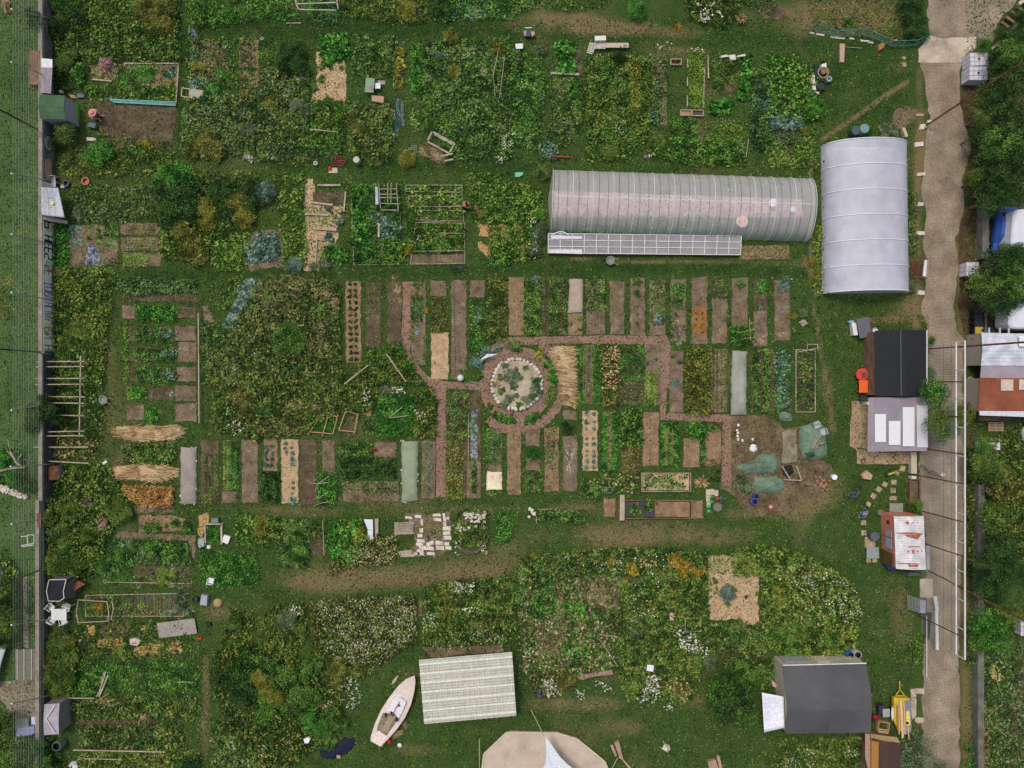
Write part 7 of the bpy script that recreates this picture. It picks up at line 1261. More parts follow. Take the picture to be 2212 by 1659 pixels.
MB().pz(po((648,604),(680,594),(682,620),(655,632)),.86,1.0).bd('grey_sheet',(120,118,128),label='grey-lilac panel on trailer',cat='panel');MB().pz(po((655,640),(680,625),(684,690),(684,750),(655,765),(650,700)),.86,.93).bd('grey_sheet',(128,124,140),label='lower lilac-grey panel on trailer',cat='panel');MB().pz(po((657,650),(672,645),(676,690),(678,715),(658,718)),.94,.99).bd('yellow_board',(206,196,84),label='light yellow board on trailer');MB().ball((*g(662,704),1.05),.12,10,6).bd('black_ball',(24,26,28),label='black round lamp on trailer',cat='lamp')
MB().sheet(8,10,lambda i,j:(*g(588+14*sin(pi*j)*(i-.2)*1.4+8,628+72*j),.7+.1*sin(pi*i)),.03).bd('white_tub',plas,label='curved white basin leaning on trailer',cat='basin')
t=TH('bench_saw','dark workbench with grey top between house and trailer','workbench',(*g(562,655),0));MB().pz(po((548,642),(582,640),(584,680),(550,682)),.7,.78).bd('table_top',(150,148,152),t);MB().pz(po((532,628),(560,625),(562,665),(534,668)),0,.68).bd('cabinet',(54,50,60),t)
t=TH('wooden_crate','open wooden crate with slats beside trailer','crate',(*g(560,738),0));
for p,q_ in(((536,708),(588,716)),((588,716),(580,768)),((580,768),(530,760)),((530,760),(536,708))):MB().bm((*g(*p),.35),(*g(*q_),.35),.06,.5).bd('side_board',(176,146,108),t)
for k in(0,1):MB().bm((*g(533,745+k*10),.5),(*g(584,753+k*10),.5),.1,.04).bd('top_slat',(190,158,118),t)
t=TH('red_mower','red garden machine beside house wall','mower',(*g(525,692),0));MB().ball((*g(525,692),.35),.3,10,6,(1.1,.8,.7)).bd('hood',so((130,24,40),.35),t);MB().ball((*g(516,712),.25),.16,10,6).bd('engine',(40,36,40),t)
for x,y in((512,705),(538,705),(514,682),(538,682)):MB().tube([(g(x,y)[0]-.05,g(x,y)[1],.13),(g(x,y)[0]+.05,g(x,y)[1],.13)],.13,12).bd('wheel',(24,24,26),t)
def br_(x,y,r,h,col,label,open_=True,name='barrel',inner=(24,26,30),cat='barrel'):
 t=TH(name,label,cat,(*g(x,y),0));mb=MB();mb.lathe((*g(x,y),0),[(0,.02),(r*.92,0),(r*1.02,h*.3),(r*1.02,h*.7),(r*.95,h),(r*.8,h)]);mb.bd('body',so(col,.5,.08),t,smooth=False)
 if open_:MB().lathe((*g(x,y),0),[(r*.8,h),(r*.78,h*.6),(0,h*.6)]).bd('inside',so(inner,.7),t)
 else:MB().cyl((*g(x,y),h),r*.97,.04,20).bd('lid',so(tuple(min(255,v*1.12)for v in col),.5),t)
 return t
br_(388,377,.32,.9,(50,84,170),'blue open barrel above grey-roofed house');br_(424,375,.36,.9,(170,166,160),'pale grey open barrel above grey-roofed house')
MB().pz(po((8,512),(20,510),(36,530),(34,546),(14,540)),0,.5,.05).bd('red_white_bag',(186,150,150),label='red and white bag at left wall of grey-roofed house')
tl(3,3,.4358)
for i,q in enumerate([[(728,556),(772,555),(773,583),(728,582)],[(705,560),(733,558),(733,600),(706,600)],[(706,602),(734,602),(733,690),(712,712),(706,680)],[(728,700),(770,700),(775,722),(740,730),(725,718)]]):MB().pz(rg_([g(*p)for p in q],.3,.03,i),0,.09,.02).bd('paving_slab',conc,label='pale paving slab at driveway edge, '+['upper right one','upper left corner one','long left one','rounded lower one'][i],cat='paving slab')
MB().bm((*g(772,190),.5),(*g(772,492),.5),.05).bd('side_rail',wh,label='thin white rail along left of lower driveway');MB().pz(po((770,180),(812,180),(800,310),(772,300)),.0,.02).bd('dark_mat',(24,24,26),label='black mat at left edge of lower driveway')
MB().bm((*g(802,152),1.1),(*g(806,344),1.1),.25,.08).bd('gate_leaf',wh,label='white gate beam beside black mat',cat='gate');t=TH('wire_cage','wire mesh trolley cage beside driveway gate','cage',(*g(735,140),0));MB().pz([a(*p,.9)[:2]for p in((752,118),(783,122),(783,185),(753,183))],0,.9).bd('end_panel',(130,130,140),t);mb=MB()
for k in range(9):u=k/8;p,q_=a(692+62*u,95+22*u,.9),a(694+60*u,160+24*u,.9);mb.bm(p,q_,.03)
for k in range(6):u=k/5;mb.bm(a(692,95+65*u,.9),a(754,118+65*u,.9),.03)
mb.bd('mesh',(140,144,144),t);MB().pz(po((752,15),(770,12),(815,15),(816,110),(752,105)),0,.06).bd('concrete_slab',conc,label='pale concrete plinth above wire cage')
MB().bm((*g(806,90),.7),(*g(818,162),.7),.3,.1).bd('white_flap',(190,200,198),label='white leaning panel above gate beam',cat='panel')
W_=wm_()
def bs(name,cat,w,mat,label,segs,z=.5,group=None,h=None,part=None,posts=0):
 """one thing made of several poles given in survey units (x0,y0,x1,y1)"""
 cx,cy=g(segs[0][0],segs[0][1]);t=TH(name,label,cat,(cx,cy,0),group)
 for s in segs:MB().bm((*g(s[0],s[1]),z),(*g(s[2],s[3]),s[4]if len(s)>4 else z),w,h).bd(part or 'pole',mat,t)
 if posts:
  for s in segs[:posts]:
   for k in(0,2):MB().bm((*g(s[k],s[k+1]),0),(*g(s[k],s[k+1]),z),w).bd('post',mat,t)
 return t
def sb(q,z0,z1,col,name,label,cat=None,group=None,ins=.0,rag=0):
 pl=[g(*p)for p in q];pl=rg_(pl,.25,rag,len(label))if rag else pl
 return MB().pz(pl,z0,z1,ins).bd(name,so(col,.7,.1)if isinstance(col,tuple)else col,label=label,cat=cat,group=group)
def rr(x,y,w,h,a_=0):c,s=cos(a_),sin(a_);return[(x+u*w/2*c-v*h/2*s,y+u*w/2*s+v*h/2*c)for u,v in((-1,-1),(1,-1),(1,1),(-1,1))]
tl(0,1);bs('pole_trellis','trellis',.09,W_,'large trellis of pale poles laid out from dark boundary wall',[(762,1425,750,2105),(385,1468,790,1468),(385,1514,790,1509),(370,1612,785,1611),(375,1663,785,1660),(455,1766,790,1768),(455,1819,790,1822),(535,1923,790,1928),(485,2065,790,2058),(460,2100,790,2098)],1.2,posts=2)
tl(0,2);bs('loose_pole','pole',.1,W_,'long pale pole across rough patch, upper one above small hutch',[(350,538,808,538)],.9);bs('loose_pole','pole',.1,W_,'long pale pole across rough patch, lower one above small hutch',[(418,655,812,676)],.9)
MB().bm((*g(88,716),5),(*g(320,700),1.8),.12).bm((*g(260,660),1.9),(*g(225,560),2.2),.14).bm((*g(300,700),1.8),(*g(255,650),2),.16).bm((*g(240,620),2),(*g(210,555),2.4),.08).bm((*g(270,650),2),(*g(325,585),2.3),.05).bm((*g(225,560),2.2),(*g(230,460),2.6),.06).bm((*g(280,690),1.9),(*g(130,735),2.3),.08).bd('dead_tree',W_,label='bare grey dead tree limbs reaching over left wall',cat='dead tree')
t=TH('hutch','small hutch with rust-brown roof below trellis','hutch',(*g(510,755),0));MB().pz(po((480,700),(552,695),(552,815),(475,818)),1.0,1.06).bd('roof',rust,t);MB().pz(po((484,705),(556,700),(556,812),(480,812)),0,.98).bd('body',W_,t);MB().pz(po((412,735),(475,712),(470,820),(412,820)),.3,.5).bd('side_tray',(150,148,128),t)
MB().pz([a(*p,2)[:2]for p in((315,1120),(352,1122),(350,1242),(318,1240))],1.9,1.95).bd('rusty_grid',rust,label='rusty red grid panel hung on ball net')
bs('wire_rack','rack',.05,plas,'white metal rack frame on top of lower wall',[(290,1285,345,1280),(345,1270,400,1270),(345,1270,345,1350),(400,1270,398,1350),(290,1360,395,1342),(300,1368,395,1356)],1.8,part='rail')
t=TH('kerb_surround','open grey concrete surround round square of bright grass','surround',(*g(1855,1290),0))
for q in([(1780,1200),(1935,1198),(1935,1210),(1782,1212)],[(1778,1200),(1786,1200),(1788,1370),(1780,1370)],[(1914,1200),(1930,1200),(1930,1380),(1918,1380)]):MB().pz(po(*q),0,.3).bd('kerb',conc,t)
t=TH('green_composter','small green open-ended box above open concrete frame','composter',(*g(1885,1165),0));MB().pz(po((1840,1150),(1900,1150),(1902,1195),(1842,1195)),0,.45).bd('body',(78,112,92),t);MB().pz(po((1848,1158),(1892,1158),(1892,1186),(1848,1186)),.452,.46).bd('mouth',(120,110,96),t)
sb([(1722,1328),(1780,1325),(1782,1400),(1730,1420),(1715,1390)],0,.35,(146,154,150),'grey_bundle','pale grey bundle at lower left of open concrete frame',ins=.1);sb(rr(1963,1337,56,66,.35),0,.3,(206,206,206),'white_box','white box tilted at right foot of open frame')
def la(x,y,r,prof,col,name,label,cat=None,group=None,z=0,n=16):return MB().lathe((*g(x,y),z),[(r*p,h)for p,h in prof]).bd(name,col if not isinstance(col,tuple)else so(col,.5,.08),label=label,cat=cat,group=group,smooth=False)
POT=[(0,.02),(.75,0),(1,.26),(.86,.26),(.8,.12),(0,.12)];RING=[(.75,0),(1,.02),(1,.16),(.75,.16),(.75,0)];DISC=[(1,0),(1,.03),(.6,.07),(0,.07)];TUB=[(.8,0),(1,.4),(.93,.4),(.85,.25),(0,.25)]
la(1803,1408,.18,DISC,(214,212,206),'plate','white round bowl beside grey bundle','bowl');la(1735,1400,.2,TUB,(60,58,60),'dark_pot','dark round pot against grey bundle');la(915,672,.14,DISC,(216,216,212),'plate','white plate beside loose poles, right one');la(897,685,.13,DISC,(212,212,208),'plate','white plate beside loose poles, left one')
def chair(x,y,rz,col,label,sc=1,wire=False,lie=0):
 t=T0('chair',label,'chair');m_=so(col,.5,.05)
 MB().box((0,0,.44),(.5,.48,.04)).bd('seat',m_,t);MB().box((0,.27,.68),(.5,.05,.48),rx=.25).bd('backrest',m_,t)
 for sx in(-1,1):
  MB().tube([(sx*.26,-.2,.64),(sx*.28,.1,.66),(sx*.26,.28,.66)],.03).bd('armrest',m_,t)
  for sy in(-1,1):MB().tube([(sx*.3,sy*.3,0),(sx*.24,sy*.2,.44)],.025).bd('leg',m_,t)
 return place(t,x,y,rz,.28 if lie else 0,lie,0,sc)
def table(x,y,w,d,rz,col,label,h=.73,legs=True,name='table',cat='table'):
 t=T0(name,label,cat);MB().box((0,0,h),(w,d,.04)).bd('tabletop',so(col,.5,.05),t)
 for sx in(-1,1):
  for sy in(-1,1):MB().bm((sx*w*.44,sy*d*.42,0),(sx*w*.44,sy*d*.42,h),.05).bd('leg',so(col,.5,.05),t)
 return place(t,x,y,rz)
wc=(210,210,210);
tl(0,3);table(550,312,1.35,1.0,0,wc,'white rectangular garden table beside black shed');chair(470,255,R(50),wc,'white chair at upper left of garden table',1.1);chair(605,262,R(-20),wc,'white chair above garden table',1.1);chair(485,362,R(150),wc,'white chair at lower left of garden table',1.1);chair(578,372,R(200),wc,'white chair below garden table',1.1);chair(1840,30,R(170),wc,'white chair standing in grass above grey box');chair(668,1615,R(10),wc,'white chair at bottom left edge')
bs('hoop_arch','arch',.07,W_,'bent pale pole frame over lower left bed',[(700,190,960,206),(710,200,692,290),(692,290,710,380),(955,205,970,300),(970,300,960,375),(700,385,975,372),(1000,205,1010,270),(1010,270,990,360)],.6)
fr([(745,165),(1600,148),(1590,345),(745,345)],'thin wooden edging of beds with green pot rings',.05,.12);bs('kerb_plank','plank',.07,W_,'thin plank above beds with green pot rings, under dark framed bed',[(935,50,1640,62)],.1)
for x,y in((1235,180),(1297,206),(1430,168),(1472,168),(1478,213),(1432,260),(1472,258),(1033,35)):
 la(x,y,.14,RING,(60,140,96),'pot_ring','green plastic ring round seedling in lower left beds','ring','green pot rings of lower left beds')
la(1700,192,.26,TUB,(44,48,46),'black_tub','black tub left of grey box');sb([(1755,150),(1810,160),(1803,248),(1742,238)],0,.45,(150,152,162),'grey_box','light grey box with dark tools on it, lower left',ins=.03);la(1888,228,.42,[(.9,0),(1,.2),(.7,.35),(0,.4)],(150,130,90),'straw_basket','round straw-filled basket right of grey box')
MB().sheet(16,8,lambda i,j:(*bil([g(1365,400),g(1690,358),g(1712,490),g(1385,530)],i,j,0)[:2],.18+.12*float(fbm(np.array(i*4.),np.array(j*3.),1,3))),.01).bd('grey_sheet',(142,134,126),label='wrinkled grey fleece lying over lower left plot')
for q,c,n_,l,*ct in(([(1125,540),(1180,525),(1228,545),(1215,580),(1190,600),(1130,590)],(186,168,160),'cloth_bundle','crumpled white-pink cloth between golden straw patches','cloth'),([(1775,400),(1830,395),(1835,430),(1790,440)],(30,32,36),'black_bag','black bag beside lower left footpath'),([(1705,530),(1750,520),(1758,540),(1715,552)],(170,30,34),'red_can','red watering can beside grey fleece','watering can'),([(1548,575),(1580,570),(1582,612),(1552,618)],(34,36,40),'black_pot','small black square pot on golden straw'),([(740,545),(800,535),(800,570),(745,580)],(26,28,34),'black_sack','dark sack beside golden straw'),([(680,545),(712,540),(710,560),(690,564)],(206,206,206),'white_dish','white dish at edge of lower left plot'),([(1218,1182),(1275,1178),(1275,1233),(1220,1235)],(160,116,100),'brick_tile','reddish square tile with white spots in mixed plot'),([(1855,1395),(1890,1390),(1900,1440),(1870,1465),(1850,1430)],(176,50,48),'red_toy','red and white object beside lower footpath'),([(1818,1392),(1850,1390),(1850,1425),(1818,1425)],(186,158,140),'pale_board','small pale board beside red and white object')):sb(q,.02,.22,c,n_,l,*ct,ins=.05)

t=br_(548,1425,.42,1.1,(96,116,112),'grey-green open water barrel below grey shed roof')
tl(0,3);la(915,45,.16,RING,(150,156,140),'jar','pale glass jar beside dark framed bed')
tl(0,0);bs('turquoise_trellis','trellis',.055,so((110,166,166),.6),'turquoise slatted panel lying along top of dug plot',[(945,865,1530,890),(955,872,1530,902),(985,885,1530,912),(1000,893,1525,920),(945,862,1000,895),(1480,885,1530,920)],.25,part='slat')
t=TH('deck_chair','wooden deck chair with grey mesh lying in weeds','deck chair',(*g(1680,820),0));MB().pz(po((1655,785),(1765,798),(1760,872),(1655,858)),.3,.32).bd('mesh_seat',(150,146,132),t)
for s in((1585,772,1768,797),(1580,842,1762,875),(1652,782,1650,860),(1765,796,1762,874),(1588,772,1580,842)):MB().bm((*g(s[0],s[1]),.33),(*g(s[2],s[3]),.33),.07).bd('rail',(176,156,130),t)
t=TH('green_trough','bright green plastic trough beside green-roofed hut','trough',(*g(670,985),0));gm_=so((96,160,40),.5)
for q in([(650,918),(692,922),(690,950),(652,950)],[(650,950),(662,950),(666,1020),(655,1020)],[(682,950),(692,950),(694,1050),(684,1050)]):MB().pz(po(*q),0,.4).bd('rim',gm_,t)
MB().pz(po((660,945),(686,945),(686,1045),(664,1020)),0,.15).bd('inside',(40,60,30),t)
for x,y,r,h,c,l in((755,1573,.36,.35,(160,96,70),'terracotta ring pot below small leafy tree'),(590,1593,.3,.4,(62,70,74),'dark grey bucket beside white garden chair, left edge')):la(x,y,r,[(.75,0),(1,h),(.7,h),(.65,.1),(0,.1)],c,'pot' if 'pot' in l else 'bucket',l,'pot' if 'pot' in l else 'bucket')
chair(480,1560,R(0),wc,'white slatted garden chair beside graffiti wall');table(478,1605,.65,.5,0,wc,'small white table below slatted garden chair',.5);sb([(540,1600),(575,1598),(568,1630),(535,1630)],0,.25,(166,166,172),'grey_tray','small grey tray beside dark bucket')
la(627,597,.17,DISC,(168,150,124),'straw_hat','round beige lid among upper left weeds','lid');la(565,615,.12,DISC,(120,140,136),'jar_disc','small grey-green lid beside beige one');sb([(680,812),(738,822),(740,850),(675,852)],0,.25,(92,100,120),'blue_grey_crate','blue-grey crate right of hut roof');sb([(525,788),(550,790),(552,812),(528,810)],0,.3,wc,'white_cup','small white box above hut roof','box');sb([(598,815),(660,830),(672,858),(620,855)],0,.2,(160,130,90),'basket','pale straw basket beside blue-grey crate',ins=.05);sb([(755,1190),(800,1192),(838,1200),(832,1220),(758,1218)],0,.15,(190,176,170),'seed_box','white and brown seed box below stooping person');sb([(370,385),(425,388),(395,470),(375,460)],0,.5,(150,80,66),'red_board','red-brown board against upper left wall')
for x,y in((1944,412),(2268,339)):la(x,y,.13,RING,(190,200,206),'pot_ring','white-blue plastic ring pot in upper left plots','ring','white-blue ring pots')
tl(1,0);bs('timber_trellis','trellis',.1,W_,'large white timber frame standing over crop at top edge',[(388,-40,388,108),(740,-40,735,98),(385,110,735,98),(485,14,745,14),(410,157,725,163),(388,110,415,157),(735,98,745,150)],1.6,part='beam');sb([(262,200),(390,198),(390,206),(265,207)],0,.1,W_,'plank','thin plank in grass below timber frame')
table(995,763,.78,1.28,-.08,(104,136,104),'green folding table in tall grass');t=table(1058,758,.5,.5,0,(200,208,206),'small round white stool right of green table',.45,name='stool',cat='stool');sb([(1055,698),(1118,700),(1115,735),(1055,730)],0,.1,(150,136,130),'stone_slab','small pale stone slab above white stool');sb([(1003,835),(1115,848),(1108,905),(1005,888)],0,.42,(166,132,110),'wooden_bench','short brown wooden bench below green table',ins=.03);sb([(990,780),(1020,765),(1028,805),(1000,800)],.76,.82,(160,100,110),'pink_cloth','pink cloth lying on green table')
RP=[(1230,870),(1265,887),(1265,912),(1223,901),(1222,930),(1265,940),(1191,966),(1265,965),(1192,995),(1197,1026),(1235,980),(1250,1002),(1273,997),(1265,1025),(1273,1051),(1275,1081),(1228,955),(1197,1182),(1185,1215),(1222,1132),(1380,1044),(1348,1044),(1345,1022),(1227,550),(1228,515),(1198,620),(1198,730),(1200,758),(1278,375),(1217,372),(1375,862),(1355,1268),(1380,1268),(1355,1290),(1382,1292),(1330,1290),(1378,1316),(1698,722),(1716,698),(1634,767),(1700,768),(1700,795),(1747,708)]
for i,(x,y)in enumerate(RP):la(x,y,.115,RING,((160,146,130),(110,150,130),(150,160,150))[i%3],'plant_collar','cut-bottle collar round seedling in upper middle plots','plant collar','plant collars of upper middle plots')
ft('dark_matting',[g(*p)for p in((1195,860),(1240,860),(1270,1090),(1210,1130),(1190,1240),(1175,1240),(1200,1100))],.05,so((40,66,66),.9),.05,61)
t=TH('tumbled_trellis','tumbled grey wooden frame with straw at its foot','frame',(*g(1600,1260),0))
for s in((1535,1155,1720,1255),(1545,1175,1700,1262),(1525,1155,1490,1225),(1490,1240,1675,1340),(1720,1255,1680,1325),(1600,1365,1700,1340),(1630,1405,1705,1388)):MB().bm((*g(s[0],s[1]),.5),(*g(s[2],s[3]),.45),.14,.06).bd('board',W_,t)
SN([(1425,1290),(1490,1260),(1600,1300),(1620,1390),(1530,1390),(1430,1330)],-.5,.8,300,'dry','brown straw spilling from tumbled frame',.35,wob=.5)
t=br_(883,1403,.29,.85,(150,148,130),'cylindrical barrel with pale round lid on lane',False);la(523,1420,.18,[(.8,0),(1,.4),(.55,.4),(.5,.05)],(190,184,172),'tube','short pale plastic tube beside red pump');la(845,1380,.16,POT,(54,66,78),'pot','dark blue-grey pot left of lidded barrel')
t=TH('water_pump','red pump on concrete slab at lane','pump',(*g(665,1465),0));MB().pz(po((630,1450),(705,1452),(705,1497),(630,1497)),0,.08).bd('slab',conc,t);MB().ball((*g(642,1458),.2),.17,10,6,(.9,1.2,.8)).bd('motor',(190,30,26),t)
MB().tube([(*g(700+60*sin(i*.9)+i*1.5,1430-i*2+22*cos(i*.9)),.1+.004*i)for i in range(30)],.03).bd('hose',(120,60,46),label='coiled reddish hose beside red pump')
bs('white_pole','pole',.07,W_,'pale pole over dark growth below pale clearing',[(485,1145,730,1168)],.9);la(1058,1405,.3,DISC,(100,80,56),'round_disc','brown round lid in lane grass')
for i,(x,y,r,c)in enumerate(((1888,418,.17,(176,160,140)),(1860,412,.14,(150,90,60)),(1942,420,.12,(170,150,150)),(1960,428,.12,(190,176,170)),(1968,505,.12,(190,176,166)),(1990,460,.2,(90,74,58)))):la(x,y,r,POT,c,'flower_pot','%s flower pot in cluster beside golden patch'%['large rimmed','orange terracotta','small pinkish','pale','lowest whitish','wide dark'][i],'flower pot')
for q,c,n_,l in(([(1868,455),(1898,455),(1898,490),(1868,490)],wc,'white_tub','small white square tub in flower pot cluster'),([(1845,440),(1868,440),(1866,475),(1845,475)],(150,120,104),'clay_tile','brownish tile left of white square tub'),([(1930,600),(1980,605),(1982,655),(1935,655)],(190,160,150),'painted_tile','white-edged pink tile below flower pots'),([(2010,583),(2060,580),(2058,635),(2012,637)],(150,110,90),'brown_crate','brown and dark striped crate beside bamboo canes')):sb(q,0,.2,c,n_,l,'tile' if 'tile' in n_ else 'tub' if 'tub' in n_ else 'crate')
bs('cane_wigwam','canes',.04,W_,'tall thin bamboo canes leaning together in crowded plot',[(2100,470,2050,690,.9),(2050,690,2070,860,.4),(2148,525,2130,700,1),(2130,700,2105,860,.4)],1.2,part='cane')
tl(2,0);wp=(204,196,186)
pallet(683,428,.55,.95,-.3,'grey-white pallet leaning at left of plank bench',.25,so(wp,.7),.5,6);t=table(755,362,1.0,.42,.03,wp,'white slatted table above pallets',.75);pallet(755,405,.95,.7,0,'white pallet below white slatted table',.3,so(wp,.7));t=table(900,410,2.1,.42,.0,(176,158,140),'pale plank bench with bottles, right of pallets',.45,name='plank_bench',cat='bench')
for x,y,c in((960,415,(210,206,206)),(975,410,(190,190,200)),(930,430,(90,110,150))):la(x,y,.06,[(1,0),(1,.22),(.4,.28),(0,.28)],c,'bottle','small bottle standing on pale plank bench','bottle','bottles on plank bench',.47)
sb([(30,395),(95,392),(93,435),(32,440)],.3,.4,wc,'white_board','square white board at left of dense grey bush');sb([(335,628),(580,640),(580,658),(330,645)],.0,.2,W_,'log_edging','pale log at foot of framed squash bed','log');la(578,512,.2,[(.55,0),(1,.02),(1,.12),(.55,.14),(.5,.02)],(54,54,58),'tyre','dark small tyre beside framed squash bed')
fr([(892,608),(952,608),(950,690),(890,690)],'small wooden frame with glass among bushes',.05,.25);fr([(1368,522),(1458,520),(1457,567),(1368,566)],'small wooden box frame with red flower',.07,.3);PL([(1415,540,20)],'small','red','red flower inside small wooden box frame','flower');fr([(1453,958),(1545,960),(1545,1005),(1453,1004)],'pinkish wooden crate, left of pair below bright green bed',.07,.3);fr([(1552,960),(1645,962),(1645,1008),(1552,1008)],'dark-filled wooden crate, right of pair below bright green bed',.07,.3)
sb([(1460,966),(1540,966),(1540,998),(1460,998)],0,.15,(160,116,96),'crate_sheet','pinkish sheet inside left wooden crate');sb([(1560,968),(1638,968),(1638,1000),(1560,1000)],0,.15,(74,60,50),'crate_soil','dark soil inside right wooden crate')
for i,s in enumerate(((1515,510,1515,590),(1513,670,1513,750),(1512,830,1512,925),(1660,600,1650,930),(1690,480,1695,680),(730,488,722,690),(380,1055,530,1072),(350,1130,520,1150),(690,1205,895,1195),(2040,1200,2020,1360))):MB().bm((*g(s[0],s[1]),.12),(*g(s[2],s[3]),.12),.1 if i<6 else.05).bd('edging_plank',W_,label=['plank at upper left of bright green bed','plank at middle left of bright green bed','plank at lower left of bright green bed','thin plank at right of bright green bed','plank leaning by scrap heap','upright plank below pallets','upper thin cane above polytunnel end','lower thin cane above polytunnel end','grey branch above long polytunnel','thin stick left of polytunnel weeds'][i])
for i,q in enumerate(([(1790,495),(1850,480),(1870,500),(1800,510)],[(1860,485),(1925,480),(1930,530),(1880,530)],[(1930,495),(2010,475),(2015,495),(1935,505)])):sb(q,.1,.3,(200,192,184),'white_scrap','white rag in scrap heap, '+['left piece','middle piece','right arm'][i],'rag',ins=.05)
sb([(1140,1345),(1165,1340),(1165,1365),(1140,1368)],0,.12,(150,90,70),'clay_pot','small clay pot beside yellow bag');sb([(1150,1365),(1180,1360),(1185,1380),(1155,1385)],0,.15,(24,70,66),'teal_can','dark teal can beside yellow bag');t=TH('cloth_bag','white and yellow cloth bag dropped on grass above polytunnel','bag',(*g(1205,1340),0));MB().pz(po((1172,1335),(1200,1325),(1210,1360),(1180,1365)),0,.25,.05).bd('white_half',(214,206,190),t);MB().pz(po((1205,1325),(1232,1322),(1235,1350),(1212,1362)),0,.3,.06).bd('yellow_half',(206,176,96),t);MB().tube([(*g(1195,1328),.2),(*g(1205,1312),.25)],.03).bd('strap',(206,190,150),t)
la(1215,1012,.2,TUB,(30,84,84),'teal_bucket','dark teal bucket in narrow mixed bed');la(1130,1158,.13,POT,(40,40,44),'black_pot','black pot in bushes above polytunnel');sb([(25,1495),(100,1490),(98,1515),(60,1540),(25,1535)],0,.25,(110,176,140),'mint_cloth','mint green cloth left of long polytunnel',ins=.05);sb([(350,1350),(500,1360),(500,1368),(350,1362)],.2,.3,(150,60,40),'red_pole','thin rust-red bar in bushes above polytunnel','bar')
t=TH('sack_trolley','cluttered trolley with cloths standing on second lane','trolley',(*g(148,295),0));MB().bm((*g(112,272),.7),(*g(172,270),.7),.06).bd('handle',plas,t);MB().pz(po((98,285),(125,280),(120,330),(105,320)),0,.4).bd('grey_cloth',(140,136,150),t);MB().pz(po((125,285),(160,285),(160,335),(125,335)),0,.5).bd('dark_box',(40,60,64),t);MB().pz(po((160,290),(190,285),(198,315),(170,333)),0,.4).bd('beige_cloth',(166,140,110),t)
for i,q in enumerate(([(2120,712),(2212,712),(2212,745),(2120,745)],[(2075,850),(2212,850),(2212,885),(2075,885)],[(2070,908),(2212,908),(2212,950),(2070,950)])):sb(q+[],0,.08,(52,84,104),'plastic_strip','dark blue plastic mulch strip, '+['topmost','middle','lowest'][i]+' of left side','plastic strip')
tl(3,0)
for i,q in enumerate(([(0,725),(104,728),(104,755),(0,755)],[(0,850),(60,850),(60,885),(0,885)],[(0,925),(85,925),(85,960),(0,960)])):sb(q,0,.08,(52,84,96),'plastic_strip','dark blue plastic mulch strip, '+['topmost','middle','lowest'][i]+' of right side','plastic strip')
for x,y in((50,930),(120,930),(195,935),(305,875)):MB().bm((*g(x-18,y+28),.1),(*g(x+18,y-28),.6),.04).bd('stake',W_,label='short pale stake beside blue plastic strips',group='stakes by blue strips')
for q,c,h,n_,l,*ct in(([(612,383),(655,385),(648,548),(612,548)],(170,144,124),.25,'wooden_beam','short thick beam lying on lawn at top right'),([(938,400),(970,376),(1002,390),(985,430),(945,452)],(150,104,60),.3,'wicker_basket','orange-brown wicker basket beside green net fence'),([(1150,500),(1172,484),(1198,500),(1175,522)],(156,138,112),.05,'stepping_stone','tilted square paving stone left of apron, upper one','paving stone'),([(1155,540),(1195,540),(1195,578),(1158,578)],(156,138,112),.05,'stepping_stone','square paving stone left of apron, lower one','paving stone'),([(1275,985),(1345,985),(1340,1008),(1275,1005)],(160,140,124),.1,'verge_stone','flat stone at driveway verge beside trodden patch'),([(1138,1115),(1165,1112),(1195,1190),(1170,1200)],(180,160,140),.4,'leaning_board','pale board leaning at top of bluish greenhouse'),([(362,655),(392,655),(400,740),(362,740)],(196,180,160),.3,'seed_tray','white-brown tray in heap of garden gear'),([(370,750),(400,740),(405,790),(370,790)],wc,.3,'white_tub','white tub in heap of garden gear'),([(390,800),(440,800),(430,830),(400,815)],(200,176,160),.3,'pale_tub','pinkish white tub at foot of garden gear'),([(445,570),(490,555),(492,595),(448,605)],(210,204,196),.4,'white_bag','white bag at top of garden gear'),([(395,570),(425,560),(410,705),(392,705)],(24,44,48),.3,'dark_net','dark teal rolled net along heap of garden gear'),([(430,605),(500,600),(495,650),(450,660)],(120,96,80),.45,'brown_sack','brown sack inside hoop of garden gear'),([(370,800),(395,795),(440,830),(400,850),(375,830)],(24,26,28),.2,'black_sheet','black sheet at foot of garden gear')):sb(q,0,h,c,n_,l,*ct,ins=.03)
la(443,755,.42,[(.75,0),(1,.5),(.95,.5),(.85,.35),(0,.35)],(40,42,46),'black_bucket','large black soil-filled tub in heap of garden gear','tub');la(513,698,.24,[(.8,0),(1,.45),(.75,.45),(.6,.1),(0,.1)],(150,176,180),'blue_sack','pale blue-white sack right of garden gear');MB().tube([(*g(458+44*cos(i*pi/7),645+46*sin(i*pi/7)),.5)for i in range(14)],.05,6,True).bd('hose_ring',(160,140,112),label='beige hose ring round brown sack',cat='hose')
la(465,555,.16,TUB,(30,32,38),'dark_pot','dark pot at very top of garden gear');MB().bm((*g(665,410),.1),(*g(805,420),.1),.04).bd('cane',W_,label='thin cane lying beside short thick beam')
br_(728,1150,.42,.8,(50,74,76),'dark green water barrel behind bluish greenhouse, left one',False);br_(793,1140,.42,.95,(96,118,116),'grey-green water barrel behind bluish greenhouse, right one',False)
t=TH('traffic_cone','orange and white traffic cone lying by green net fence','traffic cone',(*g(1080,358),0));MB().lathe((*g(1068,360),0),[(.15,0),(.16,.04),(.1,.05),(.04,.4),(0,.4)]).bd('cone',(206,60,40),t);MB().bm((*g(1085,357),.12),(*g(1108,352),.1),.1).bd('white_tip',(210,190,180),t)
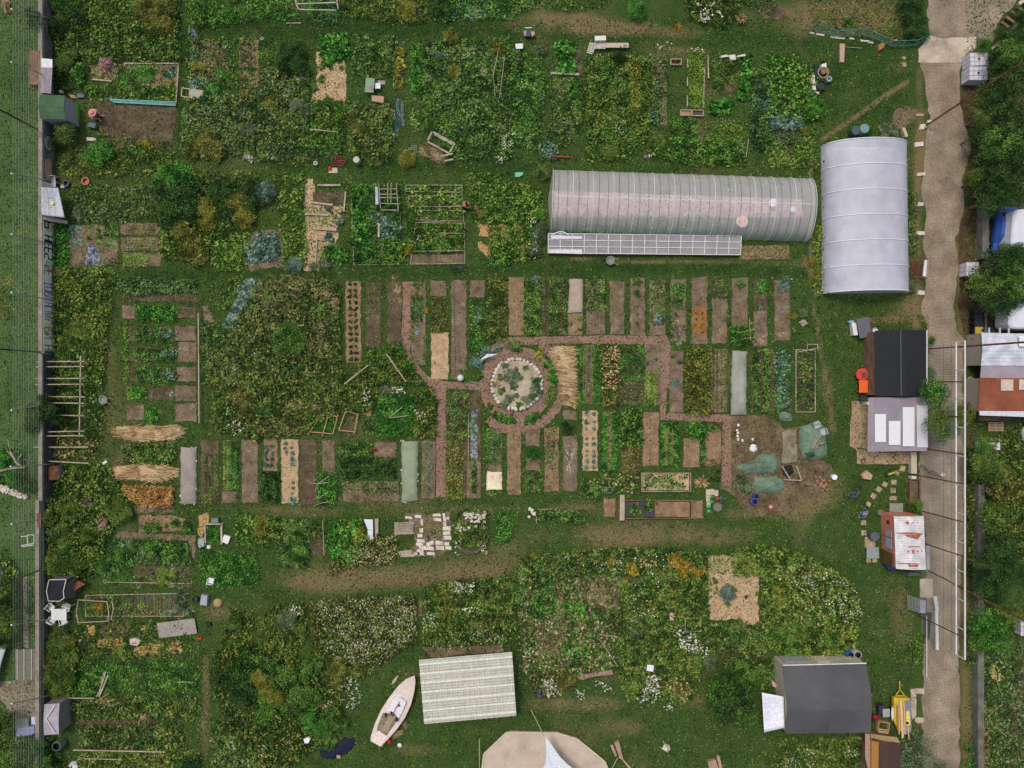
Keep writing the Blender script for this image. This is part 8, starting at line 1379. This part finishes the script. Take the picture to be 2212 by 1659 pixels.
NP=[(345,270),(385,240),(470,270),(560,298),(700,300),(790,282),(880,310),(1000,360),(1060,385),(1150,385),(1260,378),(1390,320)]
t=TH('green_net_fence','sagging green net fence along top right lawn','net fence',(*g(790,282),0));gn=so((60,120,104),.7)
MB().tube([(*g(*p),.8)for p in NP],.035).bd('top_cord',gn,t);MB().tube([(*g(x,y+22),.3)for x,y in NP],.03).bd('lower_cord',gn,t)
MB().sheet(33,2,lambda i,j:(lambda k,u:(*g(NP[k][0]*(1-u)+NP[k+1][0]*u,NP[k][1]*(1-u)+NP[k+1][1]*u+26*j),.8-.75*j))(min(10,int(i*11)),i*11-min(10,int(i*11))),0).bd('mesh',netmat('green_net',(90,150,130),.15),t)
for x,y in NP[::3]:MB().bm((*g(x,y+20),0),(*g(x,y),.9),.05).bd('stake',W_,t)
for i,(x,y,w)in enumerate(((375,288,40),(450,302,70),(600,328,130),(720,336,40),(840,358,90),(885,370,40))):sb(rr(x,y,w,14,.12),0,.1,sm_(),'edge_stone','whitish flat stone under green net fence','stone','stones under green net fence',rag=.03)
bs('wooden_rail','rail',.2,conc,'grey sloping handrail beam beside upper right steps',[(1870,468,2135,210)],1);bs('wooden_rail','rail',.3,conc,'pale concrete beam above upper right steps',[(2100,85,2212,0)],1)
t=TH('log_steps','flight of dark log steps at top right corner','steps',(*g(2090,160),0))
for i in range(6):MB().bm((*g(2005+i*33,200-i*38),.15+.17*i),(*g(2075+i*33,250-i*38),.15+.17*i),.22,.17).bd('step',wb_(),t)
for i,(c,r,x,y,w,h)in enumerate(((3,0,1300,1250,80,40),(3,0,1318,1508,76,30),(3,1,1312,108,60,34),(3,1,1315,358,72,36),(3,1,1320,872,60,40),(3,0,1328,1100,40,50),(3,0,1390,1055,40,30))):tl(c,r);sb(rr(x,y,w,h,.05*i-.1),0,.16,sm_(),'verge_stone','pale flat boulder in line along driveway verge','boulder','boulders along driveway verge',ins=.05,rag=.04)
tl(3,1);t=TH('swing_bench','dark red wooden swing bench with white cushion at driveway','swing bench',(*g(1290,670),0));rb=so((96,50,38),.7,.2)
for s in((1215,588,1335,590),(1205,745,1325,758)):MB().bm((*g(s[0],s[1]),1),(*g(s[2],s[3]),1),.09).bd('frame_beam',rb,t)
for k in range(6):MB().bm((*g(1222+k*16,600),.45),(*g(1218+k*16,740),.45),.09,.04).bd('seat_slat',rb,t)
MB().bm((*g(1335,560),1),(*g(1318,780),1),.07).bd('back_post',W_,t);MB().bm((*g(1325,600),.8),(*g(1308,740),.8),.28,.16).bd('cushion',plas,t)
t=table(795,1178,1.1,1.75,R(11),(92,92,104),'small table with grey slab top above black-roofed shed',.8);MB().pz(po((698,1135),(735,1133),(752,1240),(716,1242)),0,.6).bd('white_cabinet',plas,label='white cabinet edge beside grey slab table');sb([(670,1122),(700,1112),(728,1120),(725,1132),(680,1134)],.2,.5,(120,160,176),'blue_case','pale blue case above white cabinet');la(910,1198,.24,TUB,(206,206,206),'white_bowl','white round bowl at corner of black roof')
t=TH('red_round_table','round red table with dark tray west of black-roofed shed','table',(*g(782,1577),0));MB().cyl((*g(782,1577),.7),.54,.04,28).bd('tabletop',(196,60,56),t);MB().cyl((*g(782,1577),0),.05,.7,10).bd('leg',(60,60,60),t);MB().pz(po((780,1558),(812,1560),(812,1608),(780,1608)),.745,.78).bd('tray',(84,74,72),t)
MB().tube([(*g(846+22*cos(i*pi/8),1532+20*sin(i*pi/8)),.3)for i in range(16)],.03,6,True).bd('yellow_ring',(176,156,60),label='yellow ring hanging above red table');table(796,1680,.84,1.1,0,(224,96,40),'orange rectangular table below red round table',.72)
tl(3,2);sb([(840,12),(918,18),(915,45),(842,48)],0,.6,(190,184,180),'white_chair_stack','white slatted seat beside orange table','seat');sb([(780,100),(850,98),(855,140),(790,145)],0,.4,(30,50,50),'dark_crate','dark crate below orange table');la(848,165,.16,TUB,wc,'white_pot','white pot at corner of clear porch');fr([(798,655),(828,645),(838,672),(808,690)],'small dark wooden crate at terrace edge',.06,.2,wb_())
def bike(x,y,rz,col,label,lie=1.25,L=1.05):
 t=T0('bicycle',label,'bicycle');k=so((30,30,34),.6);f=so(col,.4)
 for s in(-1,1):MB().tube([(s*L/2+.33*cos(i*pi/10),0,.34+.33*sin(i*pi/10))for i in range(20)],.025,6,True).bd('wheel',k,t)
 B=(-.05,0,.3);S=(-.18,0,.82);Hd=(.38,0,.85)
 mb=MB()
 for p,q in((B,S),(B,Hd),(S,Hd),(B,(-L/2,0,.34)),(S,(-L/2,0,.34)),(Hd,(L/2,0,.34))):mb.bm(p,q,.045)
 mb.bd('frame',f,t);MB().tube([(.3,-.28,.98),(.4,0,.98),(.3,.28,.98)],.02).bd('handlebar',k,t);MB().box((-.2,0,.9),(.26,.14,.06)).bd('saddle',k,t);return place(t,x,y,rz,.05,lie)
bike(700,905,R(40),(60,70,100),'dark bicycle lying on grass, towing beige cargo box');bike(770,1095,R(62),(60,90,160),'blue-grey bicycle lying left of stepping stones');bike(1385,730,R(-28),(60,66,70),'bicycle with white basket standing on lower driveway',.5);sb([(1445,775),(1470,758),(1490,770),(1470,795)],.6,.8,(206,190,186),'bike_basket','white and red basket on driveway bicycle')
t=TH('cargo_trailer','beige cloth cargo box at end of lying bicycle','bike trailer',(*g(838,790),0));MB().pz(po((785,780),(835,740),(888,785),(870,825),(800,815)),.2,.5,.04).bd('box',(170,142,112),t);MB().tube([(*g(760,880),.3),(*g(800,845),.35),(*g(830,800),.4)],.03).bd('tow_bar',(60,56,54),t)
t=TH('mower','green and yellow lawn mower below sand terrace','lawn mower',(*g(1050,765),0));MB().pz(po((1000,770),(1050,745),(1060,765),(1010,795)),.1,.4,.05).bd('deck',(30,84,54),t);MB().pz(po((1015,770),(1070,752),(1075,765),(1022,785)),.4,.5,.02).bd('engine_cover',(176,160,50),t);MB().tube([(*g(1060,750),.4),(*g(1105,735),.8),(*g(1108,752),.8),(*g(1068,768),.4)],.02).bd('handle',(170,150,50),t)
for x,y in((1008,778),(1018,796),(1052,745),(1060,770)):MB().tube([(g(x,y)[0]-.04,g(x,y)[1],.12),(g(x,y)[0]+.04,g(x,y)[1],.12)],.11,12).bd('wheel',(24,24,26),t)
for i,(x,y,w,a_)in enumerate(((1008,865,42,.5),(955,908,42,.6),(908,965,42,.5),(866,1037,38,.4),(838,1115,36,.1),(823,1197,40,0),(826,1284,44,0),(1085,848,42,.1),(1078,917,42,0),(1078,985,58,0),(1112,770,34,.2),(1160,728,46,.3),(868,1522,36,0),(920,1520,38,0),(880,1365,90,0),(875,1440,50,0))):sb(rr(x,y,w,w if i!=9 else 36,a_),0,.06,gr('slab_stone',[(120,104,84),(150,132,108),(168,150,124),(184,166,140)],2,9,.4,.02),'stepping_stone','square stepping stone in curved path to pink hut','stepping stone','stepping stones to pink hut',rag=.015)
la(957,1105,.3,[(.85,0),(1,.4),(.9,.4),(.85,.34),(0,.34)],(110,96,82),'round_tub','round soil-filled tub above pink hut');br_(893,1303,.42,.7,(70,76,84),'grey round vat with dark lid beside pink hut',False);la(940,1305,.14,DISC,(206,96,60),'orange_bowl','orange bowl behind grey vat');t=br_(555,800,.24,.5,(196,200,204),'white bucket with lid at edge of bare earth',False,'bucket',cat='bucket');MB().bm((*g(915,1275),.9),(*g(1075,1285),.95),.08).bd('rail',wb_(),label='brown rail sticking out of pink hut');bs('cane','cane',.05,W_,'thin pale post right of pink hut',[(1338,1010,1345,1140)],1.2)
def tp(q,h,c,label,seed=1,name='tarpaulin'):
 pl=[g(*p)for p in q];cx=sum(p[0]for p in pl)/len(pl);cy=sum(p[1]for p in pl)/len(pl);out=rg_(pl,.2,.04,seed);n=len(out);mb=MB();vs=[(x,y,.02)for x,y in out];r2=random.Random(seed)
 for k in(.85,.6,.3):vs+=[(cx+(x-cx)*k,cy+(y-cy)*k,h*(1.15-k)*(.75+.6*float(vn(np.array(x*2*k),np.array(y*2*k),1,seed))))for x,y in out]
 vs.append((cx,cy,h));fs=[(r*n+i,r*n+(i+1)%n,(r+1)*n+(i+1)%n,(r+1)*n+i)for r in range(3)for i in range(n)]+[(3*n+i,3*n+(i+1)%n,4*n)for i in range(n)]
 return MB().add(vs,fs).bd(name,fleece('tarp_%d_%d_%d'%c,[tuple(int(v*k)for v in c)for k in(.7,.92,1.06,1.2)]),label=label,cat='tarpaulin')
gt=(104,124,104)
tp([(270,370),(370,340),(470,350),(500,420),(510,600),(460,650),(300,640),(270,520)],.8,gt,'grey-green tarpaulin with bundle of sticks on it',1);tp([(-270,700),(-210,680),(-150,670),(-70,605),(60,600),(92,660),(85,740),(40,775),(-200,778),(-265,740)],.7,gt,'grey-green tarpaulin shaped like wide wedge on bare earth',2);tp([(-120,805),(50,795),(130,825),(150,905),(60,945),(-100,940),(-125,870)],.6,gt,'lowest grey-green tarpaulin on bare earth',3);tp([(95,250),(150,232),(208,260),(200,320),(150,328),(100,305)],.4,gt,'small crumpled green tarpaulin above bare earth',4);tp([(120,715),(200,700),(225,760),(170,810),(130,790)],.3,(40,46,48),'dark sheet inside open pallet on bare earth',5);tp([(295,600),(340,560),(400,570),(410,620),(330,645)],.9,(70,96,80),'crumpled darker green sheet on stick tarpaulin',6)
bed([(115,400),(235,380),(245,680),(105,690)],lambda:gr('moss_mound',[(74,74,52),(108,104,80),(134,126,104),(160,150,128)],1.5,11,.8,.06),'pale mossy straw mound between two tarpaulins','mound','straw_mound',.35,amp=.05)
bs('stick_bundle','sticks',.05,wm_(),'bundle of brown and pale sticks on tarpaulin',[(345,550,385,440),(355,550,420,430),(370,550,440,490),(350,540,460,495),(390,540,420,470),(360,520,400,450)],.95,part='stick')
bs('open_pallet','pallet',.1,W_,'open grey wooden pallet frame on bare earth',[(110,705,180,820),(235,705,280,830),(130,822,280,830)],.3,part='board');chair(405,355,R(20),(176,178,176),'pale grey folding chair on stick tarpaulin, upper one');chair(460,410,R(-70),(170,172,180),'grey plastic chair at edge of stick tarpaulin')
t=TH('brick_pile','small heap of broken orange bricks on bare earth','bricks',(*g(470,870),0))
for i in range(22):MB().box((*g(470+random.gauss(0,28),870+random.gauss(0,26)),.06+random.random()*.1),(.22,.11,.07),random.random()*3).bd('brick',gr('old_brick',[(110,70,50),(146,100,78),(166,124,102),(186,150,128)],4,9,.3,.01),t)
la(22,1060,.22,RING,(196,100,70),'orange_ring','orange and white ring on bare earth');la(22,1060,.14,DISC,wc,'white_disc','white disc inside orange ring')
tl(2,2);la(2085,552,.34,DISC,wc,'white_dish','white round dish on bare earth')
for i,(x,y)in enumerate(((1955,356),(1945,400),(1950,425),(1948,450),(1952,480),(1990,487),(2078,478))):MB().ball((*g(x,y),.06),.12,7,5,(1,1.2,.7),.2,i).bd('white_stone',(206,196,186),label='white stone in short line on bare earth',group='white stones on bare earth')
br_(2095,962,.24,.6,(60,84,150),'blue barrel beside shrub, upper one');br_(2080,1008,.3,.6,(66,94,168),'blue barrel beside shrub, lower one');BU([(2020,880,90),(1980,820,60)],.9,'bushy','sage','pale green shrub left of lowest tarpaulin')
for i,(x,y)in enumerate(((1690,935),(1725,930),(1760,940),(1690,985),(1695,1040))):sb(rr(x,y,34,52,0),0,.2,conc,'concrete_block','grey concrete block beside watering cans','block','blocks by watering cans')
la(1768,1058,.42,[(.85,0),(1,.35),(.93,.35),(.85,.3),(0,.3)],(104,104,92),'wheelbarrow_tub','round grey tub full of water beside raised bed')
for x,y,c,l in((1718,972,(50,140,80),'green watering can on concrete blocks'),(1770,988,(186,40,40),'red watering can'),(1802,982,(40,100,90),'dark green watering can right of red one'),(1722,1015,(44,140,80),'green watering can left of round tub'),(1698,1055,(50,150,80),'light green watering can, lower left'),(1695,1095,(60,160,90),'green watering can at very bottom left'),(1802,1015,(54,58,66),'dark grey bucket above round tub')):
 t=TH('watering_can',l if 'red watering can'!=l else 'red watering can among green ones','watering can' if 'can' in l else 'bucket',(*g(x,y),0));MB().lathe((*g(x,y),0),[(0,.01),(.14,0),(.15,.26),(.1,.28),(0,.28)]).bd('body',so(c,.4),t);MB().tube([(*g(x+8,y),.1),(*g(x+26,y+8),.3)],.02).bd('spout',so(c,.4),t);MB().tube([(*g(x-12,y),.12),(*g(x-20,y),.25),(*g(x-4,y),.33)],.015).bd('handle',so(c,.4),t)
def barrow(x,y,label):
 t=T0('wheelbarrow',label,'wheelbarrow');MB().lathe((0,0,.25),[(.25,0),(.4,.22),(.36,.22),(.2,.06),(0,.06)]).bd('tray',(120,126,116),t)
 for s in(-1,1):MB().tube([(s*.12,.1,.3),(s*.25,-.75,.55)],.025).bd('handle',W_,t)
 MB().tube([(-.04,.5,.18),(.04,.5,.18)],.18,12).bd('wheel',(30,30,30),t);return place(t,x,y,R(80))
tl(2,1);barrow(845,598,'round wheelbarrow standing below cold frame');tl(0,2);barrow(912,135,'grey wheelbarrow right of pole trellis')
tl(1,2)
for x,y,w,h in((1320,1155,60,20),(1402,1145,54,26),(1435,1195,20,50),(1430,1265,34,34),(1418,1310,46,26),(1425,1355,66,26),(1415,1385,60,30),(1440,1415,60,34),(1490,1385,40,36),(1520,1370,34,30),(1505,1420,62,30),(1420,1445,56,30),(1390,1465,50,24),(1320,1480,90,22),(1510,1465,66,26),(1425,1470,56,20),(1562,1132,66,22),(1568,1172,66,26),(1625,1135,24,34),(1632,1170,28,34),(1660,1160,26,22),(1632,1208,30,34),(1648,1248,66,34),(1648,1288,60,30),(1655,1328,64,34),(1585,1372,64,34),(1590,1415,70,34),(1650,1380,44,24),(1662,1415,50,30)):sb(rr(x,y,w,h,random.uniform(-.1,.1)),0,.07,sm_(),'paving_slab','rough pale paving slab of unfinished square terrace','paving slab','slabs of unfinished terrace',rag=.04)
bed([(1300,1120),(1680,1110),(1690,1440),(1540,1500),(1280,1490),(1380,1400)],soil,'trodden soil under unfinished stone terrace',h=.012,amp=.15,kind=None);MS([(1470,1230),(1600,1230),(1600,1340),(1470,1340)],'mid','weeds in middle of unfinished terrace',.2,.13,30,gap=.3)
t=TH('log_stack','neat stack of pale split logs left of stone terrace','log stack',(*g(1285,1240),0))
for i in range(9):MB().tube([(*g(1198+random.uniform(-8,8),1200+i*12),.15+.06*(i%2)),(*g(1370+random.uniform(-8,8),1193+i*12),.15+.06*(i%2))],.06,7).bd('log',W_,t)
t=TH('log_stack','small lower stack of split logs at foot of stone terrace','log stack',(*g(1290,1450),0))
for i in range(5):MB().tube([(*g(1230+i*4,1450+i*10),.1),(*g(1350,1432+i*10),.12)],.06,7).bd('log',W_,t)
for i,s in enumerate(((938,1163,1015,1165,1018,1255,972,1252),(972,1258,1018,1255,1015,1337,975,1338))):sb([(s[0],s[1]),(s[2],s[3]),(s[4],s[5]),(s[6],s[7])],.3,.36,(196,204,210),'white_sheet','pale blue-white panel beside squash patch, '+['upper wide one','lower narrow one'][i],'panel')
sb([(1030,1160),(1063,1160),(1060,1315),(1036,1315)],.1,.3,W_,'pale_bench','narrow pale bench board right of white panels','board')
t=TH('stone_heap','half-round heap of grey-white rubble at terrace end','stone heap',(*g(1890,1150),0))
for i in range(70):u=random.random()**.5;th=random.uniform(0,pi);MB().ball((*g(1890+95*u*cos(th),1110+85*u*sin(th)),.1+.1*random.random()),random.uniform(.08,.15),6,4,(1.1,.9,.7),.25,i).bd('stone',sm_(),t)if i<60 else None
for i,(x,y)in enumerate(((1755,1210),(1750,1240),(1770,1245),(1790,1250),(1810,1255),(1765,1265),(1975,1110),(1972,1150),(1972,1190),(1970,1240),(1840,1240),(1900,1235))):sb(rr(x,y,26,24,i*.4),0,.15,sm_(),'border_stone','pale border stone around rubble heap','stone','border stones of rubble heap',rag=.03)
t=TH('branch_bundle','curved bundle of dark grey branches below rubble heap','branches',(*g(1880,1420),0))
for i in range(16):o=random.uniform(-14,14);MB().tube([(*g(1745+260*k/6,1395+o+62*sin(pi*k/6)-60*(k/6)**3),.25+random.random()*.2)for k in range(7)],.035,5).bd('branch',(92,76,66),t)
bs('stick_trellis','trellis',.06,so((176,142,106),.7),'tilted bamboo frame with middle bar, left of pair',[(568,270,717,278),(570,268,458,440),(717,260,672,432),(465,410,678,428),(632,275,582,445)],.4,part='stick');bs('stick_trellis','trellis',.06,so((176,142,106),.7),'tilted bamboo frame without middle bar, right of pair',[(783,228,898,266),(783,230,722,403),(888,250,858,425),(720,398,868,410)],.4,part='stick');bs('forked_branch','branch',.06,W_,'forked branch lying on clover square',[(1155,290,1268,200),(1165,290,1330,270)],.5)
bs('cane','cane',.045,W_,'long thin cane in spreading bean patch',[(588,1175,600,1470)],.5)
tl(1,1);bs('leaning_pole','pole',.09,W_,'pale pole slanting left over overgrown triangle',[(988,1497,785,1659)],1);bs('leaning_pole','pole',.09,W_,'pale pole slanting right over overgrown triangle',[(1142,1402,1310,1640)],1)
t=TH('globe','white speckled garden globe on short post at path','globe',(*g(1770,1607),0));MB().ball((*g(1770,1607),.5),.3,16,10).bd('ball',so((190,196,204),.5,.12,20),t);MB().cyl((*g(1770,1607),0),.05,.3,8).bd('post',W_,t)
MB().add([(*g(1932,1480),.5),(*g(1940,1455),.9),(*g(2000,1402),1),(*g(2085,1402),.9),(*g(2070,1418),.6),(*g(2010,1425),.5),(*g(1960,1455),.4)],[(0,1,2,3,4,5,6)]).add([(*g(1932,1480),.46),(*g(1940,1455),.86),(*g(2000,1402),.96),(*g(2085,1402),.86),(*g(2070,1418),.56),(*g(2010,1425),.46),(*g(1960,1455),.36)],[(6,5,4,3,2,1,0)]).bd('white_sail_cloth',(214,214,222),label='white wing-shaped cloth beside stone circle')
bike(1755,645,R(0),(60,80,150),'blue bicycle leaning at foot of lowest frame',.25)
tl(2,2)
for i in range(9):MB().ball((*g(165+random.gauss(0,26),1105+random.gauss(0,18)),.12),.15,7,5,(1,.9,.7),.2,i).bd('pale_stone',sm_(),label='pale stone at left end of oblong hummock',group='stones at oblong hummock')
bs('stick_edging','sticks',.06,W_,'sticks framing oblong green hummock',[(225,1080,415,1076),(500,1090,560,1098),(210,1145,212,1200),(212,1170,270,1155)],.2)
tl(1,3);hullp=[(1382,832),(1310,860),(1240,920),(1160,1020),(1090,1130),(1040,1240),(1003,1360),(1003,1392),(1090,1440),(1150,1380),(1230,1290),(1300,1190),(1350,1080),(1380,960),(1387,880)]
Bt=TH('sailboat','small white sailing boat lying on grass beside shelter','boat',(*g(1200,1150),0));hp=[g(*p)for p in hullp];cx,cy=g(1195,1150);wb=so((204,190,180),.5,.06,3,'boat_white')
lo=[(cx+(x-cx)*.55,cy+(y-cy)*.75,.02)for x,y in hp];md=[(cx+(x-cx)*.92,cy+(y-cy)*.96,.45)for x,y in hp];up=[(x,y,.8)for x,y in hp];n=len(hp)
MB().add(lo+md+up,[(r*n+(i+1)%n,r*n+i,(r+1)*n+i,(r+1)*n+(i+1)%n)for r in(0,1)for i in range(n)]+[tuple(range(n))]).bd('hull',wb,Bt)
inn=[g(*p)for p in((1110,1150),(1160,1155),(1200,1140),(1240,1165),(1215,1240),(1140,1345),(1060,1300),(1065,1260))]

MB().pz(hp,.72,.8,.03).bd('deck',wb,Bt);MB().pz(inn,.805,.82).bd('cockpit_floor',gr('cockpit',[(84,76,62),(112,102,84),(130,120,100),(150,140,120)],2,8,.3,.01),Bt)
MB().pz(po((1160,1175),(1215,1175),(1150,1310),(1090,1305)),.825,.85).bd('floor_board',(150,130,106),Bt);MB().pz(po((1210,1000),(1262,1000),(1320,1045),(1290,1130),(1250,1200),(1215,1160),(1175,1130),(1150,1140),(1135,1110)),.8,1.05,.12).bd('cabin_roof',(212,206,210),Bt);MB().pz(po((1075,1300),(1150,1350),(1090,1430),(1010,1385)),.81,.87).bd('stern_deck',(214,200,190),Bt);MB().bm((*g(1255,1045),1.1),(*g(1185,1170),1.1),.07).bd('mast_step',(120,112,116),Bt)
for q in([(1178,1135),(1203,1135),(1200,1165),(1180,1160)],[(1125,1150),(1138,1145),(1145,1170),(1132,1175)],[(1222,1185),(1248,1188),(1240,1215),(1215,1210)],[(1240,1070),(1262,1068),(1258,1085),(1240,1085)]):MB().pz(po(*q),.86,1.1).bd('hatch',(40,38,44),Bt)
sb([(1175,930),(1180,900),(1225,855),(1235,858),(1200,920)],0,.15,W_,'driftwood','pale driftwood log left of boat bow','log');la(1155,1415,.17,TUB,(206,40,36),'red_pot','red pot beside boat stern');la(1240,1463,.2,DISC,(196,214,224),'oval_basin','pale blue oval basin near boat stern');tp([(1230,1260),(1280,1235),(1315,1290),(1300,1330),(1270,1300)],.1,(120,104,78),'olive-brown cloth beside boat, upper piece',8,'cloth_scrap');tp([(1160,1390),(1200,1340),(1270,1325),(1270,1365),(1210,1405)],.1,(130,112,84),'olive-brown cloth beside boat stern, lower piece',9,'cloth_scrap')
tp([(545,1500),(570,1470),(640,1440),(700,1460),(760,1390),(850,1395),(862,1450),(800,1530),(740,1545),(660,1585),(570,1570)],.4,(34,40,56),'black-blue tarpaulin half under leafy shrub',10);sb(rr(720,1547,34,26,.2),.25,.35,W_,'wood_block','square wood block on black tarpaulin','wood block');sb([(430,1375),(470,1355),(495,1370),(475,1410),(440,1410)],.7,.9,wc,'white_cloth','white cloth on shrubs above black tarpaulin',ins=.05)
tl(0,0,1);st=[P(*p)for p in((1041,1665),(1045,1626),(1093,1580),(1106,1578),(1150,1579),(1203,1580),(1246,1593),(1281,1621),(1306,1642),(1315,1665),(1315,1720),(1041,1720))]
t=TH('round_stage','polygonal sandy stage with pale timber rim at bottom edge','stage',(*P(1178,1650),0));MB().pz(st,0,.3).bd('deck',gr('stage_sand',[(146,130,114),(174,158,140),(188,172,156),(202,188,172)],.5,12,.3,.02),t);mb=MB()
for p,q in zip(st[:10],st[1:10]):mb.bm((*p,.33),(*q,.33),.14,.08)
mb.bd('rim',(190,172,152),t)
def sail(i,j):A,B,C=np.array(a(1178.5,1590,2.6)),np.array(a(1160,1690,2.4)),np.array(a(1262,1680,2.4));k=1-.28*sin(pi*i)*0;p=A+(B-A)*i*(1-j)+(C-A)*i*j;m_=(B+C+A)/3;s=.28*sin(pi*min(1,i))*(abs(j-.5)*2)**2;p=p+(m_-p)*s;return(p[0],p[1],p[2]-.2*sin(pi*j)*i)
MB().sheet(14,14,sail,.012).bd('shade_sail',(206,210,216),label='white triangular shade sail over stage',cat='shade sail',smooth=True)
for x0,y0,x1,y1,l in((1146,1517,1174,1584,'thin pale pole guying top of shade sail'),(1037,1578,1036,1655,'thin pole with yellow rope left of stage'),(1313,1650,1333,1633,'thin pole guying right of stage')):MB().bm((*P(x0,y0),1.6),(*P(x1,y1),.3),.06).bd('guy_pole',(176,160,120),label=l)
tl(2,3)
for i,(q,h)in enumerate((([(880,1430),(920,1415),(960,1580),(925,1560)],.35),([(848,1460),(870,1450),(905,1540),(890,1555)],.2),([(940,1570),(960,1575),(1035,1659),(1010,1659)],.2),([(1680,1585),(1750,1568),(1785,1670),(1700,1670)],.45),([(1760,1545),(1785,1542),(1815,1670),(1790,1670)],.3))):sb(q,0,h,gr('bench_wood',[(120,94,76),(150,122,104),(166,140,122),(184,160,142)],2,9,.3,.01),'wooden_bench','rough wooden bench at bottom edge, '+['thick leaning log','thin plank on left','plank running off downwards','wide board on lower lawn','narrow board on lower lawn'][i],'bench')
sb([(555,870),(600,840),(870,800),(880,835),(640,870),(600,890)],0,.35,gr('bark',[(92,70,60),(126,100,88),(146,122,108),(166,144,130)],2,9,.5,.02),'fallen_log','long pinkish fallen log in flower plot',ins=.08,rag=.03);chair(1318,1465,R(-30),(200,196,180),'white wooden chair standing on lower lawn');bike(245,965,R(-45),(120,90,130),'bicycle with box leaning into white flowers',.5);sb([(295,1005),(312,990),(328,1005),(315,1030)],.5,.7,(190,160,140),'bike_box','pale box on bicycle among white flowers')
fr([(1490,360),(1625,358),(1625,470),(1492,472)],'square wooden frame in big flower plot',.07,.3);table(1187,780,.6,.55,-.15,(214,214,220),'white folding stool among flowers',.45,name='stool',cat='stool');sb([(1352,308),(1385,308),(1390,372),(1358,374)],0,.4,(176,150,136),'pale_box','pale upright box in big flower plot');la(75,245,.2,TUB,(40,44,50),'black_pot','black pot at left edge of big flower plot');sb([(475,335),(510,338),(512,362),(475,360)],0,.2,(166,110,86),'small_crate','small orange-brown crate beside squash');bs('stick','stick',.05,W_,'long stick slanting through left half of flower plot',[(750,530,910,765)],.5);bs('stick','stick',.05,W_,'stick from radiating plant to right in flower plot',[(745,488,920,512)],.5)
def skin(name,js,es,mat,par,root=0):
 me=bpy.data.meshes.new(name);me.from_pydata([j[:3]for j in js],es,[]);o=bpy.data.objects.new(name,me);COL.objects.link(o);o.parent=par;CH.setdefault(par.name,[]).append(o)
 md=o.modifiers.new('Skin','SKIN');
 if not me.skin_vertices:me.skin_vertices.new()
 for v,j in zip(me.skin_vertices[0].data,js):v.radius=(j[3],j[3]);v.use_root=False
 me.skin_vertices[0].data[root].use_root=True;s=o.modifiers.new('Sub','SUBSURF');s.levels=1;s.render_levels=1;me.materials.append(mat);return o
def person(label,x,y,rz,shirt,trous,hair,hat=None,sc=1,hands=1):
 """crouching figure facing +x"""
 t=T0('person',label,'person');sk=so((170,116,92),.6,.05,6,'skin')
 js=[(-.12,0,.42,.13),(-.02,0,.62,.14),(.1,0,.8,.15),(.2,0,.92,.06),(.27,0,1.0,.085),(.1,.2,.84,.06),(.3,.3,.62,.045),(.48,.12,.5,.035),(.1,-.2,.84,.06),(.3,-.3,.62,.045),(.48,-.12,.5,.035),(-.1,.11,.4,.1),(.28,.2,.5,.075),(.12,.16,.1,.05),(.3,.17,.05,.045),(-.1,-.11,.4,.1),(.28,-.2,.5,.075),(.12,-.16,.1,.05),(.3,-.17,.05,.045)]
 es=[(0,1),(1,2),(2,3),(3,4),(2,5),(5,6),(6,7),(2,8),(8,9),(9,10),(0,11),(11,12),(12,13),(13,14),(0,15),(15,16),(16,17),(17,18)]
 skin('body',js,es,sk,t)
 if shirt:skin('shirt',[(-.14,0,.44,.16),(-.02,0,.64,.19),(.09,0,.82,.185),(.1,.22,.84,.085),(.27,.31,.66,.065),(.1,-.22,.84,.085),(.27,-.31,.66,.065)],[(0,1),(1,2),(2,3),(3,4),(2,5),(5,6)],shirt,t)
 skin('trousers',[(-.13,0,.42,.15),(-.1,.11,.4,.12),(.28,.2,.51,.095),(.12,.16,.12,.065),(-.1,-.11,.4,.12),(.28,-.2,.51,.095),(.12,-.16,.12,.065)],[(0,1),(1,2),(2,3),(0,4),(4,5),(5,6)],trous,t)
 MB().ball((.27,0,1.03),.105,12,8,(1.1,.85,1.1)).bd('head',sk,t,smooth=True);MB().ball((.385,0,1.0),.022,6,4).bd('nose',sk,t)
 for s in(-1,1):
  MB().ball((.36,s*.035,1.04),.014,6,4).bd('eye',(40,30,26),t);MB().ball((.27,s*.092,1.02),.028,6,4,(.8,.4,1)).bd('ear',sk,t)
  for k in range(4):skin('finger',[(.5,s*(.1+.018*k),.5,.011),(.545,s*(.095+.018*k),.49,.009),(.575-.006*abs(k-1),s*(.09+.018*k),.46,.008)],[(0,1),(1,2)],sk,t)
  skin('thumb',[(.49,s*.09,.5,.012),(.525,s*.06,.49,.01),(.545,s*.055,.47,.009)],[(0,1),(1,2)],sk,t);MB().ball((.34,s*.17,.05),.06,8,5,(1.9,.8,.8)).bd('shoe',(190,184,176),t)
 MB().ball((.25,0,1.07),.118,12,7,(1.1,.95,1)).bd('hair',hair,t,smooth=True)
 if hat:MB().lathe((.27,0,1.1),[(.27,-.02),(.15,.02),(.13,.1),(.08,.13),(0,.135)],20).bd('hat',hat,t)
 return place(t,x,y,rz,0,0,0,sc)
tl(0,0);person('person in pale flowered shirt and wide pink hat stooping beside dug plot',838,1005,R(-25),so((186,176,178),.7,.1,12,'flowered_shirt'),so((110,120,140),.8),so((40,30,34),.7),so((196,124,124),.7),1.3)
sb([(790,1072),(850,1080),(845,1120),(775,1105)],.1,.45,(84,104,116),'blue_crate','blue-grey mesh crate in front of stooping person')
tl(1,1);person('shirtless person with dark hair and dark trousers crouching beside framed beds',1800,125,R(5),None,so((30,36,40),.8),so((44,30,26),.8),None,1.05);MB().ball((*g(1840,103),.45),.06,8,5).bd('green_glove',(60,150,110),label='small green ball held at crouching person',cat='ball')
